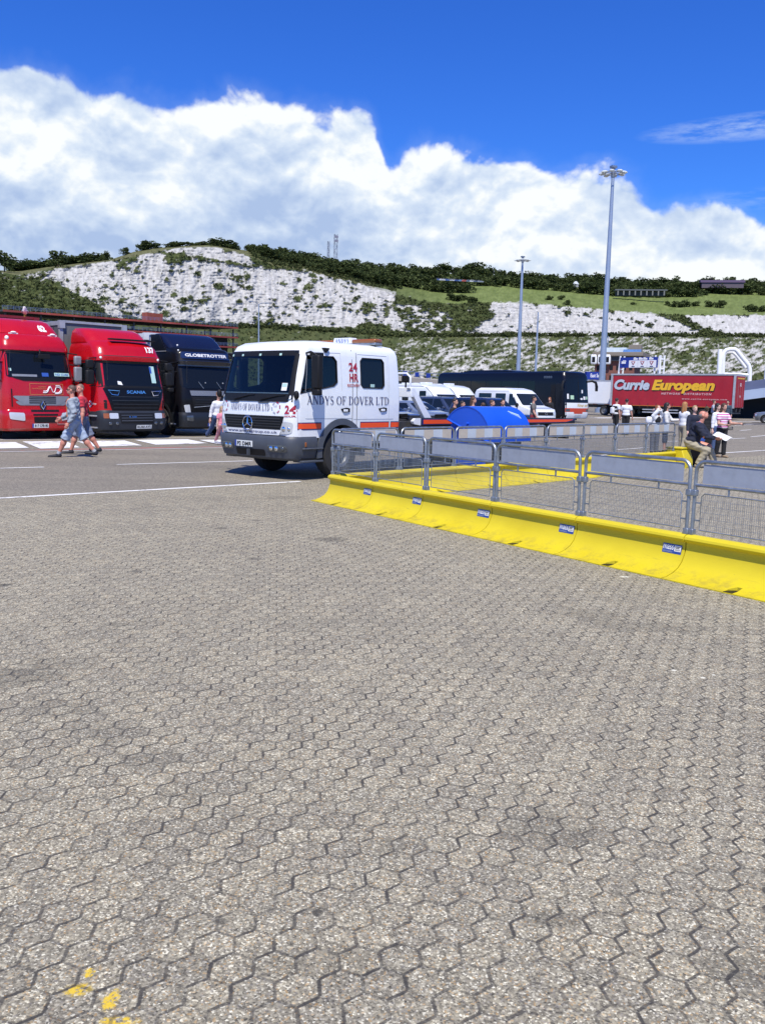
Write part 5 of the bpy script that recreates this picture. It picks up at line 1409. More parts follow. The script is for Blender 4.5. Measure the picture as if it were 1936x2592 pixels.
def renault():
    o = thing('red_lorry', spot(108, 29.6), YAW_P, 'red lorry numbered 62 with a grey smiling grille, nearest the left edge', 'lorry', 'lorries parked in a row'); o.scale = (.95, 1, 1.055)
    hw = 1.25
    B = Body([(.78, .0, 2.2, hw, .22, .06, .10), (1.3, .0, 2.22, hw, .22, .06, .10), (1.84, .03, 2.22, hw-.02, .20, .06, .11), (2.58, .24, 2.2, hw-.09, .18, .08, .12), (2.64, .16, 2.2, hw-.07, .22, .08, .16), (2.76, .18, 2.2, hw-.07, .24, .1, .16),
              (2.95, .30, 2.2, hw-.11, .26, .12, .16), (3.10, .48, 2.18, hw-.16, .28, .16, .16), (3.15, .72, 2.12, hw-.28, .3, .2, .14)])
    mb = MB(); B.fill(mb, 0, sub=3); body = mb.build('cab', [RED, M['black']], o); cut(body, arch_cut(1.38, .62, .52))
    D = Body([(3.06, .72, 2.2, 1.08, .22, .1, .12), (3.14, .66, 2.2, 1.10, .24, .1, .14), (3.36, .92, 2.22, 1.08, .26, .1, .14), (3.54, 1.22, 2.22, 1.03, .26, .12, .12), (3.61, 1.46, 2.2, .96, .26, .12, .1)])
    d = MB(); D.fill(d, 0, sub=3); do = d.build('roof_deflector', RED, o)
    n = MB(); D.tf(n, '62', .36, 3.24, .28, .21, 0, .010, bold=.06); n.build('fleet_number', [M['whiteink']], do)
    for x in (-.62, .72): q = MB(); q.box((x, .62, 3.13), (.3, .05, .03)); q.sphere((x, .60, 3.16), (.10, .04, .035), 0, 8); q.build('marker_lamp', LAMPW, o)
    q = MB(); q.sphere((-.92, B.front(-.92, 2.98), 2.98), .07, 0, 10); q.build('marker_lamp', LAMPW, o)
    g = MB(); B.pf(g, [(-1.13, 1.84), (1.13, 1.84), (1.07, 2.55), (-1.07, 2.55)], .010, 0, 18, 6, .08); w = g.build('windscreen', GL_D, o)
    fr = MB(); B.pf(fr, rect(-1.12, 1.12, 2.53, 2.59), .012, 0, 16, 1); B.pf(fr, [(-.6, 1.74), (.6, 1.74), (1.13, 1.87), (-1.13, 1.87)], .012, 0, 16, 2)
    fr.build('black_border', [M['black']], w)
    st = MB(); B.pf(st, rect(-1.02, -.95, 2.02, 2.10), .015, 0, 1, 1); B.pf(st, rect(.46, 1.02, 1.90, 2.0), .015, 0, 4, 1); B.tf(st, 'ND CUBE', .50, 1.915, .48, .065, 2, .018, bold=.02); B.pf(st, rect(-.95, -.15, 1.865, 1.93), .014, 3, 6, 1); B.pf(st, rect(.02, .25, 1.88, 1.99), .015, 2, 2, 1)
    st.build('screen_sticker', [M['mint'], M['paper'], M['blueink'], MGREY], w)
    cm = MB(); cm.tube([(.0, .10, 2.66), (-.06, -.02, 2.54)], .03, 6); cm.box((.10, -.0, 2.47), (.40, .05, .14)); cm.build('screen_mirror', M['black'], o, bev=.02)
    cab_side_windows(B, o, [(.16, 1.92), (1.40, 1.84), (1.44, 2.54), (.42, 2.54)], [(.12, .95), (.14, 2.60), (1.54, 2.60), (1.54, .95)])
    lg = MB()
    for a, b, z0, z1 in ((-.42, .74, 1.655, 1.667), (-.42, .74, 1.338, 1.350)): B.pf(lg, rect(a, b, z0, z1), .010, 0, 8, 1)
    for x in (-.42, .728): B.pf(lg, rect(x, x+.012, 1.338, 1.667), .010, 0, 1, 2)
    B.tf(lg, 'NORBERT', -.12, 1.555, .26, .034, 0, .010); B.tf(lg, 'DENTRESSANGLE', -.34, 1.50, .48, .034, 0, .010)
    def line(pts, off):
        prev = [(x, B.front(x, z)-.012, z) for x, z in pts]; lg.tube(prev, .014, 5, 1)
    for dz in (0, .045):
        line([(.02+dz*.3, 1.40+dz), (.12, 1.40+dz), (.18, 1.43+dz), (.24, 1.54+dz*.9), (.28, 1.57+dz*.5), (.31, 1.54), (.36, 1.43), (.40, 1.41), (.44, 1.45), (.48, 1.55)], 0)
        line([(.48, 1.57-dz*.0+dz), (.60+dz*.3, 1.57+dz), (.66+dz*.9, 1.50), (.62+dz*.9, 1.43-dz*.6), (.54, 1.40-dz*.6), (.44, 1.40-dz*.6)], 0)
    lg.build('company_sign', [mat('gold_line', (.52, .22, .07), .5), M['whiteink']], o)
    gr = MB(); B.pf(gr, [(-.62, 1.04), (.62, 1.04), (1.02, 1.30), (-1.02, 1.30)], .014, 0, 16, 4, .06); B.pf(gr, [(-.78, 1.02), (.78, 1.02), (.92, 1.14), (-.92, 1.14)], .010, 0, 14, 2, .05)
    for z in (1.08, 1.14, 1.20, 1.255): B.pf(gr, rect(-.46, .46, z, z+.03), .020, 1, 12, 1)
    gr.build('grille', [MGREY, M['black']], o)
    e = MB(); y = B.front(0, 1.0)-.03; e.tube([(0, y, 1.14), (.07, y, 1.02), (0, y, .90), (-.07, y, 1.02)], .02, 6, closed=True); e.sphere((0, y+.02, 1.02), (.12, .03, .15), 1, 12); e.build('radiator_emblem', [M['chrome'], DGREY], o)
    for s in (-1, 1): v = MB(); B.pf(v, rect(*sorted((s*.98, s*1.02)), .98, 1.5), .008, 0, 1, 3); v.build('corner_vent', M['black'], o)
    BB = Body([(.26, .08, .78, hw-.06, .22, .05, .12), (.34, -.02, .8, hw, .24, .05, .12), (.7, -.06, .8, hw+.01, .22, .05, .12), (.86, -.04, .8, hw, .22, .05, .12), (.90, -.02, .8, hw-.02, .22, .05, .12)])
    b = MB(); BB.fill(b, 0, sub=2); bo = b.build('bumper', RED, o)
    k = MB(); BB.pf(k, [(-.32, .50), (.46, .50), (.44, .68), (-.34, .68)], .008, 0, 8, 2, .02); BB.pf(k, rect(-.36, .50, .715, .77), .006, 0, 8, 1); BB.pf(k, rect(-.42, .55, .83, .895), .006, 0, 8, 1)
    k.build('air_slot', M['black'], bo)
    t = MB(); t.tube([(x, BB.front(x, z)-.008, z) for x, z in ((.48, .46), (.48, .68), (.86, .68), (.86, .46))], .008, 5, closed=True); t.build('step_seam', ALU, bo)
    for s in (-1, 1): h = MB(); BB.pf(h, sorted([(s*.62, .56), (s*1.10, .62)])+sorted([(s*1.12, .82), (s*.64, .80)], reverse=True), .014, 0, 6, 3, .04); h.build('headlight', M['lampglass'], bo)
    num_plate(BB, bo, -.12, .355, .56, .125, '817 CFB 80', True, .02)
    vg = MB(); B.pf(vg, rect(-1.1, 1.1, 2.59, 2.62), .010, 0, 14, 1); vg.build('visor_gap', M['gap'], o)
    arch_trim(o, hw, 1.38, .52, .62, M['black']); mirror_pair(o, hw-.1, .25, 1.98, MGREY)
    cab_rest(o); trailer(o, 2.7, 13.4, 1.15, 3.78, RED2, RED2, RED2, RED2)
    return o
renault()

def volvo():
    o = thing('dark_lorry', spot(536, 32.4), R(42.5), 'black and navy lorry with GLOBETROTTER on its lit roof panel', 'lorry', 'lorries parked in a row')
    hw = 1.25
    B = Body([(.78, .06, 2.25, hw, .34, .06, .12), (1.3, .0, 2.27, hw, .36, .06, .12), (1.72, .05, 2.27, hw-.01, .34, .06, .14), (2.58, .30, 2.26, hw-.06, .30, .08, .14), (2.66, .22, 2.26, hw-.05, .32, .08, .16), (2.76, .26, 2.26, hw-.05, .32, .1, .16),
              (3.0, .34, 2.25, hw-.08, .32, .12, .14), (3.14, .50, 2.24, hw-.12, .34, .14, .14), (3.2, .72, 2.2, hw-.24, .34, .2, .12)])
    mb = MB(); B.fill(mb, 0, sub=3); body = mb.build('cab', [BLK, M['black']], o); cut(body, arch_cut(1.38, .62, .52))
    D = Body([(3.06, .86, 2.26, 1.10, .2, .1, .10), (3.14, .82, 2.28, 1.12, .2, .1, .10), (3.38, 1.10, 2.3, 1.12, .22, .1, .10), (3.62, 1.45, 2.3, 1.10, .22, .12, .10), (3.70, 1.66, 2.28, 1.04, .22, .12, .08)])
    d = MB(); D.fill(d, 0, sub=3); do = d.build('roof_deflector', NAVY, o)
    for sg in (-1, 1):
        sd = MB(); sd.prism([(1.2, 3.05), (2.35, 3.05), (2.35, 3.68), (1.7, 3.66)], 'x', sg*1.13, sg*1.17)
        sd.build('side_fairing', BLK, do, bev=.02)
    pn = MB(); B.pf(pn, [(-1.02, 2.78), (1.02, 2.78), (.98, 3.02), (-.98, 3.02)], .012, 0, 16, 3, .06); B.tf(pn, 'GLOBETROTTER', -.86, 2.85, 1.72, .11, 1, .018, bold=.03)
    pn.build('roof_sign', [mat('sign_blue', (.012, .022, .07), .2, coat=.6), M['whiteink']], o)
    g = MB(); B.pf(g, [(-1.12, 1.72), (1.12, 1.72), (1.08, 2.56), (-1.08, 2.56)], .010, 0, 18, 6, .16); w = g.build('windscreen', GL_D, o)
    v = MB(); B.pf(v, [(-1.12, 2.50), (1.12, 2.50), (1.10, 2.72), (-1.10, 2.72)], .09, 0, 16, 2, .03); v.build('sun_visor', mat('visor_smoke', (.012, .014, .02), .15, coat=.7), o)
    for x in (-.2, .55): q = MB(); q.sphere((x, B.front(x, 1.92)-.02, 1.92), .03, 0, 8); q.tube([(x-.1, B.front(x, 1.74)-.02, 1.72), (x-.28, B.front(x-.28, 1.95)-.03, 1.96)], .012, 5); q.build('wiper', M['galv'], o)
    cab_side_windows(B, o, [(.2, 1.84), (1.42, 1.78), (1.46, 2.52), (.44, 2.52)], [(.16, .95), (.18, 2.6), (1.56, 2.6), (1.56, .95)])
    gb = MB(); B.pf(gb, [(-.80, 1.46), (.80, 1.46), (.84, 1.64), (-.84, 1.64)], .014, 0, 14, 2, .02)
    for k in range(14): x = -.76+k*.115; B.pf(gb, [(x, 1.48), (x+.02, 1.48), (x+.075, 1.55), (x+.055, 1.55)], .020, 1, 1, 1); B.pf(gb, [(x+.055, 1.55), (x+.075, 1.55), (x+.02, 1.62), (x, 1.62)], .020, 1, 1, 1)
    gb.build('upper_grille', [mat('grille_light', (.16, .175, .21), .4), MGREY], o)
    g2 = MB(); B.pf(g2, [(-.68, .98), (.68, .98), (.80, 1.42), (-.80, 1.42)], .012, 0, 14, 4, .03)
    for z in (1.06, 1.14, 1.22, 1.30): B.pf(g2, rect(-.66, .66, z, z+.02), .022, 1, 12, 1)
    g2.tube([(-.70, B.front(-.7, 1.05)-.03, 1.04), (.0, B.front(0, 1.1)-.035, 1.10), (.66, B.front(.66, 1.36)-.03, 1.34)], .014, 5, 2)
    g2.build('grille', [M['black'], DGREY, M['galv']], o)
    for s in (-1, 1):
        h = MB(); B.pf(h, sorted([(s*.80, .84), (s*1.0, .86)])+sorted([(s*1.06, 1.12), (s*.86, 1.14)], reverse=True), .012, 0, 5, 3, .03); h.build('headlight', M['lampglass'], o)
    BB = Body([(.26, .12, .78, hw-.08, .32, .05, .12), (.34, .0, .8, hw, .34, .05, .12), (.7, -.05, .8, hw+.005, .34, .05, .12), (.86, .0, .8, hw, .34, .05, .12)])
    b = MB(); BB.fill(b, 0, sub=2); bo = b.build('bumper', mat('bumper_black', (.012, .014, .018), .4), o)
    for s in (-1, 1): f = MB(); BB.pf(f, sorted([(s*.74, .54), (s*.98, .56)])+sorted([(s*1.0, .74), (s*.76, .76)], reverse=True), .012, 0, 5, 2, .02); f.build('fog_light', M['lampdark'], bo)
    num_plate(BB, bo, .10, .36, .54, .12, 'WX 5614')
    st = MB(); st.box((-hw, .60, .44), (.12, .42, .04)); st.build('step', ALU, o)
    for y, z in ((.5, 3.06), (.74, 3.24)): q = MB(); q.sphere((-1.02, B.front(-1.0, min(z, 3.1)), z), .035, 0, 8); q.build('marker_lamp', LAMPW, o)
    al = MB(); al.box((-hw+.06, 1.6, 3.04), (.03, .9, .025)); al.build('roof_rail', ALU, o)
    arch_trim(o, hw, 1.38, .52, .62, M['black']); mirror_pair(o, hw-.05, .36, 2.0, M['black'], two=False)
    cab_rest(o, False); trailer(o, 2.75, 13.4, 1.15, 3.74, WBOX, WBOX, WBOX, WBOX)
    return o
volvo()

# ================================================================== curtain-sided red trailer, white trailer
def currie():
    yaw = math.atan2(-.78, -.63)
    Rz = Matrix.Rotation(yaw, 3, 'Z'); L = 11.7
    o = thing('curtain_trailer', spot(1858, 83.0) - Rz @ Vector((1.25, L, 0)), yaw, 'red curtain-sided trailer lettered Currie European', 'trailer')
    z0, z1 = 1.04, 4.03
    RC = mat('curtain_red', (.33, .010, .020), .5, var=.10, vscale=.7, coat=.1)
    b = MB(); b.box((0, L/2, (z0+z1)/2), (2.44, L-.1, z1-z0-.1), 0)
    # gently rippled curtain on both sides
    for sg in (1, -1):
        nx, nz = 90, 6; vs = []
        for i in range(nz+1):
            for j in range(nx+1):
                y = .25+(L-.55)*j/nx; t = i/nz
                vs.append((sg*(1.255+.012*math.sin(j*.9+.7*math.sin(i))*(1-abs(2*t-1)**3)), y, z0+.02+(z1-z0-.16)*t))
        b.add(vs, [(i*(nx+1)+j, i*(nx+1)+j+1, (i+1)*(nx+1)+j+1, (i+1)*(nx+1)+j) for i in range(nz) for j in range(nx)], 0)
        for k in range(14): b.box((sg*1.275, .7+k*.78, z0+.10), (.012, .05, .42), 1)
        b.box((sg*1.275, L/2, z0+.06), (.014, L-.6, .035), 2)
    body = b.build('curtain', [RC, mat('buckle_dark', (.10, .02, .025), .6), mat('marker_gold', (.55, .22, .03), .5)], o)
    fr = MB()
    for sg in (1, -1):
        fr.box((sg*1.25, L/2, z1-.03), (.09, L, .14)); fr.box((sg*1.25, .12, (z0+z1)/2), (.08, .20, z1-z0)); fr.box((sg*1.25, L-.10, (z0+z1)/2), (.08, .20, z1-z0))
    fr.box((0, L/2, z1+.01), (2.4, L-.06, .07)); fr.box((0, L-.02, z1-.06), (2.42, .1, .2)); fr.build('frame', ALU, o)
    tx = MB()
    def F(y, z): return lambda u, v: (1.285, y+u, z+v)
    def sh(y, z, d): return lambda u, v: (1.281, y+u+d, z+v-d)
    for f, d, ca, cb in ((sh, .07, 3, 3), (F, None, 0, 1)):
        q = (lambda y, z: sh(y, z, .07)) if d else F
        put_text(tx, 'Currie', 3.5, .98, q(.38, 2.55), ca, bold=.05, shear=.22); put_text(tx, 'European', 5.8, 1.24, q(4.1, 2.28), cb, bold=.05, shear=.22)
    put_text(tx, 'NETWORK  DISTRIBUTION', 4.6, .19, F(5.05, 2.16), 2, bold=.03, shear=.15, spacing=1.35); put_text(tx, 'www.currie-european.com', 4.05, .17, F(7.0, 1.70), 2, bold=.02, spacing=1.25)
    tx.build('side_lettering', [M['silver'], mat('lettering_gold', (.74, .42, .02), .5), mat('lettering_pink', (.62, .40, .40), .5), M['ink']], o)
    rd = MB()
    for s in (-1, 1): rd.box((s*.59, L+.02, (z0+z1)/2-.02), (1.14, .05, z1-z0-.25), 0)
    for x in (-.9, -.3, .3, .9): rd.tube([(x, L+.06, z0+.1), (x, L+.06, z1-.3)], .016, 5, 0)
    rd.box((.0, L+.05, z1-.34), (1.9, .03, .12), 2); put_text(rd, '32', .5, .28, lambda u, v: (.28-u, L+.049, 3.0+v), 3, bold=.02); put_text(rd, 'TIR', .5, .18, lambda u, v: (.28-u, L+.049, 2.0+v), 3)
    rd.build('rear_door', [RC, ALU, mat('lettering_gold', (0, 0, 0)), M['whiteink']], o)
    ch = MB()
    for s in (-1, 1): ch.box((s*.5, L/2+.5, z0-.16), (.14, L-1, .3)); 
    for s in (-1, 1): ch.box((s*1.2, 5.0, .75), (.04, 3.4, .10), 1); ch.box((s*1.2, 5.0, .50), (.04, 3.4, .10), 1)
    ch.box((0, L-.2, .62), (2.3, .1, .14)); ch.build('chassis', [M['dark'], ALU], o)
    for s in (-1, 1):
        for y in (2.0, 7.6, 8.9, 10.2): wheel(o, s*1.03, y, .46, .36, s)
    # the tractor unit that pulls it, hidden behind the coach and white box
    return o
currie()
def white_box():
    yaw = math.atan2(-.78, -.63)
    Rz = Matrix.Rotation(yaw, 3, 'Z'); L = 9
    o = thing('box_trailer', spot(1612, 88.0) - Rz @ Vector((1.25, L, 0)), yaw, 'plain white box trailer between the coach and the red trailer', 'trailer')
    b = MB(); b.box((0, L/2, 2.32), (2.5, L, 2.34)); b.build('box_body', WBOX, o, bev=.05)
    r = MB()
    for s in (-1, 1): r.box((s*1.255, L/2, 3.44), (.03, L, .1)); r.box((s*1.255, L/2, 1.2), (.03, L, .1)); r.box((s*1.255, .06, 2.32), (.03, .12, 2.1))
    r.build('rail', ALU, o)
    c = MB(); 
    for s in (-1, 1): c.box((s*.5, L/2, .95), (.14, L, .3))
    c.build('chassis', M['dark'], o)
    for s in (-1, 1):
        for y in (1.6, 5.6, 6.9): wheel(o, s*1.02, y, .5, .36, s)
white_box()

# ================================================================== coach
def coach():
    yaw = R(35.5); Rz = Matrix.Rotation(yaw, 3, 'Z'); hw = 1.27; L = 13.9
    o = thing('coach', spot(1429, 60.0) - Rz @ Vector((-hw, .1, 0)), yaw, 'black coach with a white and red front end and open door', 'coach')
    B = Body([(.28, .10, L, hw-.06, .26, .1, .12), (.5, .0, L, hw, .28, .12, .14), (1.2, .0, L, hw, .28, .14, .14), (1.45, .03, L, hw, .28, .14, .14), (3.1, .20, L-.05, hw-.03, .28, .2, .14), (3.36, .32, L-.15, hw-.10, .3, .25, .14), (3.46, .6, L-.4, hw-.26, .3, .3, .10)])
    mb = MB(); B.fill(mb, 0, sub=3); body = mb.build('coach_body', [mat('coach_black', (.005, .006, .011), .3, coat=.12, spec=.25), M['black']], o)
    cs = []
    for y in (2.6, 9.6): cs += arch_cut(y, .58, .5)
    cut(body, cs)
    hp = MB(); H = Body([(3.38, 5.2, 11.4, 1.0, .3, .3, 0), (3.52, 5.5, 11.0, .98, .3, .3, 0), (3.60, 6.2, 10.4, .9, .3, .3, 0)]); H.fill(hp, 0, sub=1); hp.build('roof_pod', mat('coach_black', (0, 0, 0)), o)
    w = MB(); B.pf(w, [(-1.18, 1.50), (1.18, 1.50), (1.14, 3.22), (-1.14, 3.22)], .012, 0, 16, 6, .1); wo = w.build('windscreen', GL_D, o)
    p = MB(); p.tube([(0, B.front(0, z)-.016, z) for z in (1.5, 2.1, 2.7, 3.2)], .018, 5); p.build('centre_bar', M['black'], wo)
    for x, z, a, b, k in ((-1.02, 1.6, .14, .34, 0), (-.74, 1.58, .30, .26, 1), (.5, 1.56, .22, .22, 0), (.80, 1.58, .16, .2, 1), (.32, 2.0, .14, .22, 0), (.2, 1.55, .2, .12, 0)): s = MB(); B.pf(s, rect(x, x+a, z, z+b), .016, k, 2, 1); s.build('screen_sticker', [M['paper'], mat('green_sticker', (.42, .62, .42), .6)], wo)
    for sg in (-1, 1):
        for k, (a, b) in enumerate(((1.55, 2.9), (2.96, 4.6), (4.66, 6.3), (6.36, 8.0), (8.06, 9.7), (9.76, 11.3), (11.36, 13.0))):
            if sg < 0 and k == 0: continue
            g = MB(); B.ps(g, sg, rect(a, b, 1.62, 2.78), .006, 0, 6, 3, .05); g.build('side_window', GL_D, o)
    fl = MB(); B.pf(fl, rect(-1.26, 1.26, .98, 1.34), .010, 0, 20, 2); B.pf(fl, rect(-1.26, 1.26, .72, .98), .012, 1, 20, 2); B.pf(fl, rect(-1.24, 1.24, .30, .72), .010, 0, 20, 2)
    B.pf(fl, [(-.4, .60), (.4, .60), (.46, .76), (-.46, .76)], .016, 1, 8, 1); B.tf(fl, 'Niman sett', -.15, 1.06, 1.15, .24, 2, .016, shear=.35, bold=.01); B.pf(fl, rect(-.36, .3, .40, .52), .016, 3, 6, 1)
    fl.build('front_panel', [WBOX, mat('coach_red', (.50, .055, .02), .4), mat('coach_gold', (.50, .33, .03), .4), M['platew']], o)
    for sg in (-1, 1):
        h = MB(); B.pf(h, rect(*sorted((sg*.78, sg*1.12)), .76, .92), .018, 0, 5, 2, .04); h.build('headlight', M['lampdark'], o)
        a = MB(); y = B.front(1.1, 2.7)-.05
        a.tube([(sg*1.12, y+.1, 2.78), (sg*1.35, y-.15, 2.84), (sg*1.62, y-.25, 2.74), (sg*1.72, y-.25, 2.45), (sg*1.72, y-.25, 2.15)], [.06, .07, .09, .11, .10], 8); a.build('mirror', M['black'], o)
    d = MB(); B.ps(d, -1, rect(.62, 1.42, .42, 2.55), .006, 0, 4, 4); d.build('door_opening', M['black'], o)
    dd = MB(); dd.box((-hw-.10, .5, 1.55), (.06, .7, 2.2), 0); dd.build('door', mat('coach_black', (0, 0, 0)), o, bev=.03); hr = MB(); hr.tube([(-hw+.0, .72, 1.2), (-hw-.03, .74, 2.0)], .025, 6); hr.build('grab_rail', M['galv'], o)
    lg = MB()
    for k in range(4): B.ps(lg, -1, rect(2.0-k*.2, 2.14-k*.2, 2.98, 3.12), .010, 0, 1, 1); B.ps(lg, -1, rect(2.03-k*.2, 2.11-k*.2, 3.01, 3.09), .014, 1, 1, 1)
    lg.build('side_emblem', [M['galv'], M['black']], o)
    for sg in (-1, 1):
        for y in (2.6, 9.6): wheel(o, sg*1.1, y, .5, .3, sg)
coach()

# ================================================================== van, cars, caravans
def car_body(o, name, levels, paint, wheels_y, r=.31, hw=.86, bow=.10):
    B = Body(levels); mb = MB(); B.fill(mb, 0, sub=3); b = mb.build(name, [paint, M['black']], o)
    cs = []
    for y in wheels_y:
        for sg in (1, -1):
            c = MB(); n = 22; c.prism([(y+(r+.06)*math.cos(2*math.pi*k/n), r+.02+(r+.06)*math.sin(2*math.pi*k/n)) for k in range(n)], 'x', sg*(hw-.28), sg*(hw+.4), 1); c.m = [1]*len(c.f); cs.append(c)
    cut(b, cs)
    for y in wheels_y:
        for sg in (1, -1): wheel(o, sg*(hw-.10), y, r, .2, sg, deep=.03)
    return B
def van():
    yaw = math.atan2(.70, .71)-.19; Rz = Matrix.Rotation(yaw, 3, 'Z')
    o = thing('white_van', spot(1384, 47.5), yaw, 'white high-roofed van with dark side windows in front of the coach', 'van')
    W = rgb_mat('van_white', (.78, .79, .78))
    hw = .92
    B = car_body(o, 'van_body', [(.28, .10, 5.0, hw-.06, .2, .08, .12), (.5, .0, 5.05, hw, .2, .1, .12), (.82, .02, 5.06, hw, .2, .1, .12), (1.02, .12, 5.06, hw, .2, .1, .10), (1.20, .92, 5.05, hw, .2, .1, .08), (1.86, 1.62, 5.02, hw-.05, .2, .12, .08), (2.02, 1.86, 4.98, hw-.09, .22, .16, .08), (2.14, 2.4, 4.8, hw-.22, .24, .2, .06)], W, (.95, 4.1), .32, hw)
    g = MB(); B.pf(g, [(-.80, 1.22), (.80, 1.22), (.74, 1.84), (-.74, 1.84)], .010, 0, 12, 5, .06); wo = g.build('windscreen', GL_C, o)
    k = MB(); B.pf(k, rect(-.2, -.02, 1.26, 1.34), .014, 0, 2, 1); k.build('screen_sticker', M['mint'], wo)
    for sg in (-1, 1):
        for nm, w in (('door_window', [(1.16, 1.20), (2.02, 1.20), (2.02, 1.82), (1.62, 1.82)]), ('side_window', rect(2.30, 3.15, 1.24, 1.84)), ('side_window', rect(3.5, 4.6, 1.24, 1.84))):
            g = MB(); B.ps(g, sg, w, .006, 0, 5, 3, .04); g.build(nm, GL_C, o)
        m = MB(); m.box((sg*(hw+.12), 1.22, 1.22), (.16, .08, .22)); m.build('mirror', M['black'], o, bev=.02)
        h = MB(); B.pf(h, rect(*sorted((sg*.58, sg*.84)), .68, .90), .012, 0, 4, 2, .05); h.build('headlight', M['lampglass'], o)
    gr = MB(); B.pf(gr, rect(-.56, .56, .70, .88), .012, 0, 8, 2, .02); gr.tube([(.07*math.cos(a), B.front(0, .79)-.02, .79+.07*math.sin(a)) for a in [2*math.pi*i/16 for i in range(16)]], .012, 5, 1, closed=True); gr.build('grille', [M['black'], M['chrome']], o)
    bp = MB(); B.pf(bp, rect(-.9, .9, .36, .58), .02, 0, 12, 2, .04); bo = bp.build('bumper', M['grey'], o); num_plate(B, bo, -.26, .42, .52, .11, 'T4 VAN'[:0] or 'P641 HKK', False, .03)
    sm = MB(); B.pf(sm, rect(-.6, .6, 1.05, 1.065), .02, 0, 8, 1); sm.build('bonnet_seam', M['gap'], o)
    rr = MB()
    for sg in (-1, 1): B.ps(rr, sg, rect(2.1, 4.9, 1.93, 1.945), .004, 0, 6, 1); B.ps(rr, sg, rect(2.16, 2.18, .6, 1.9), .004, 0, 1, 5)
    rr.build('body_crease', M['gapl'], o)
van()
def car(name, label, loc, yaw, paint, top=1.42, L=4.4, estate=False, roofrail=False, hw=.86):
    o = thing(name, loc, yaw, label, 'car')
    z = top
    yr = L-.12 if estate else L-1.25
    lv = [(.20, .12, L-.1, hw-.06, .25, .2, .14), (.48, .0, L, hw, .28, .25, .16), (.70, .04, L, hw, .28, .25, .16), (.82, .22, L-.05, hw-.01, .28, .25, .14), (.94, 1.15, L-.10 if estate else L-.45, hw-.04, .22, .2, .10), (z-.10, 1.86, yr-.16 if estate else yr-.1, hw-.18, .2, .2, .08), (z-.03, 2.05, yr-.3, hw-.24, .2, .2, .08), (z, 2.35, yr-.6, hw-.38, .2, .2, .05)]
    B = car_body(o, 'car_body', lv, paint, (.85, L-.88), .31, hw)
    g = MB(); B.pf(g, [(-.70, .95), (.70, .95), (.57, z-.11), (-.57, z-.11)], .010, 0, 12, 5, .05); wo = g.build('windscreen', GL_C, o)
    st = MB(); B.pf(st, rect(-.45, -.28, .98, 1.02), .014, 0, 1, 1); B.pf(st, rect(.05, .08, 1.02, 1.24), .014, 0, 1, 1); st.build('screen_sticker', M['paper'], wo)
    for sg in (-1, 1):
        w = [(1.42, .96), (2.55, .96), (2.55, z-.12), (2.0, z-.12)]; g = MB(); B.ps(g, sg, w, .008, 0, 6, 3, .03); g.build('door_window', GL_C, o)
        w = [(2.62, .96), ((3.55 if estate else 3.45), .96), ((3.5 if estate else 3.05), z-.12), (2.62, z-.12)]; g = MB(); B.ps(g, sg, w, .008, 0, 6, 3, .03); g.build('rear_window', GL_C, o)
        if estate: g = MB(); B.ps(g, sg, [(3.62, .96), (L-.36, .96), (L-.55, z-.12), (3.58, z-.12)], .008, 0, 4, 3, .03); g.build('rear_window', GL_C, o)
        m = MB(); m.box((sg*(hw+.07), 1.5, 1.0), (.18, .10, .13)); m.build('mirror', paint, o, bev=.03)
        h = MB(); B.pf(h, rect(*sorted((sg*.52, sg*.80)), .58, .72), .012, 0, 4, 2, .04); h.build('headlight', M['lampglass'], o)
        t = MB(); B.pr(t, rect(*sorted((sg*.58, sg*.82)), .62, .84), .010, 0, 4, 2, .03); t.build('tail_light', M['redlens'], o)
        if roofrail: rr = MB(); rr.tube([(sg*(hw-.26), 2.1, z-.03), (sg*(hw-.27), 2.2, z+.03), (sg*(hw-.27), yr-.5, z+.02), (sg*(hw-.26), yr-.35, z-.03)], .015, 6); rr.build('roof_rail', M['galv'], o)
    g = MB(); B.pr(g, [(-.62, .98), (.62, .98), (.52, z-.13), (-.52, z-.13)], .010, 0, 10, 4, .05); g.build('rear_screen', GL_C, o)
    gr = MB(); B.pf(gr, rect(-.42, .42, .56, .70), .010, 0, 6, 1, .03); gr.build('grille', M['black'], o)
    pl = MB(); B.pr(pl, rect(-.26, .26, .66, .77), .012, 0, 4, 1); put_text(pl, 'AE51 KVN', .42, .07, lambda u, v: (.21-u, B.rear(.21-u, .68+v)+.016, .68+v), 1, bold=.02); pl.build('number_plate', [mat('plate_yellow', (.72, .55, .05), .4), M['ink']], o)
    return o
YC = math.atan2(.70, .71)
SILV = rgb_mat('car_silver_blue', (.22, .27, .36), metal=.4); DBL = rgb_mat('car_dark_blue', (.030, .042, .085)); BLUE = rgb_mat('car_blue', (.07, .10, .19)); GREYC = rgb_mat('car_grey', (.20, .21, .22), metal=.4)
car('saloon_car', 'silver blue saloon seen through the gap behind the truck cab', spot(1128, 41.0), YC-.10, SILV, 1.38)
car('hatchback_car', 'dark blue car mostly hidden behind the white truck cab', spot(1046, 36.5), YC-.06, BLUE, 1.40)
car('estate_car', 'dark estate car with roof rails behind the silver blue saloon', spot(1202, 48.5), YC-.08, DBL, 1.58, 4.6, True, True)
car('people_carrier', 'navy people carrier with a long sloping windscreen before the white van', spot(1338, 40.5), YC-.06, rgb_mat('car_navy', (.012, .018, .055)), 1.60, 4.5, True)
car('parked_car', 'grey car seen from behind under the ramp at the right edge', spot(1908, 76), YC+math.pi+.45, GREYC, 1.44)
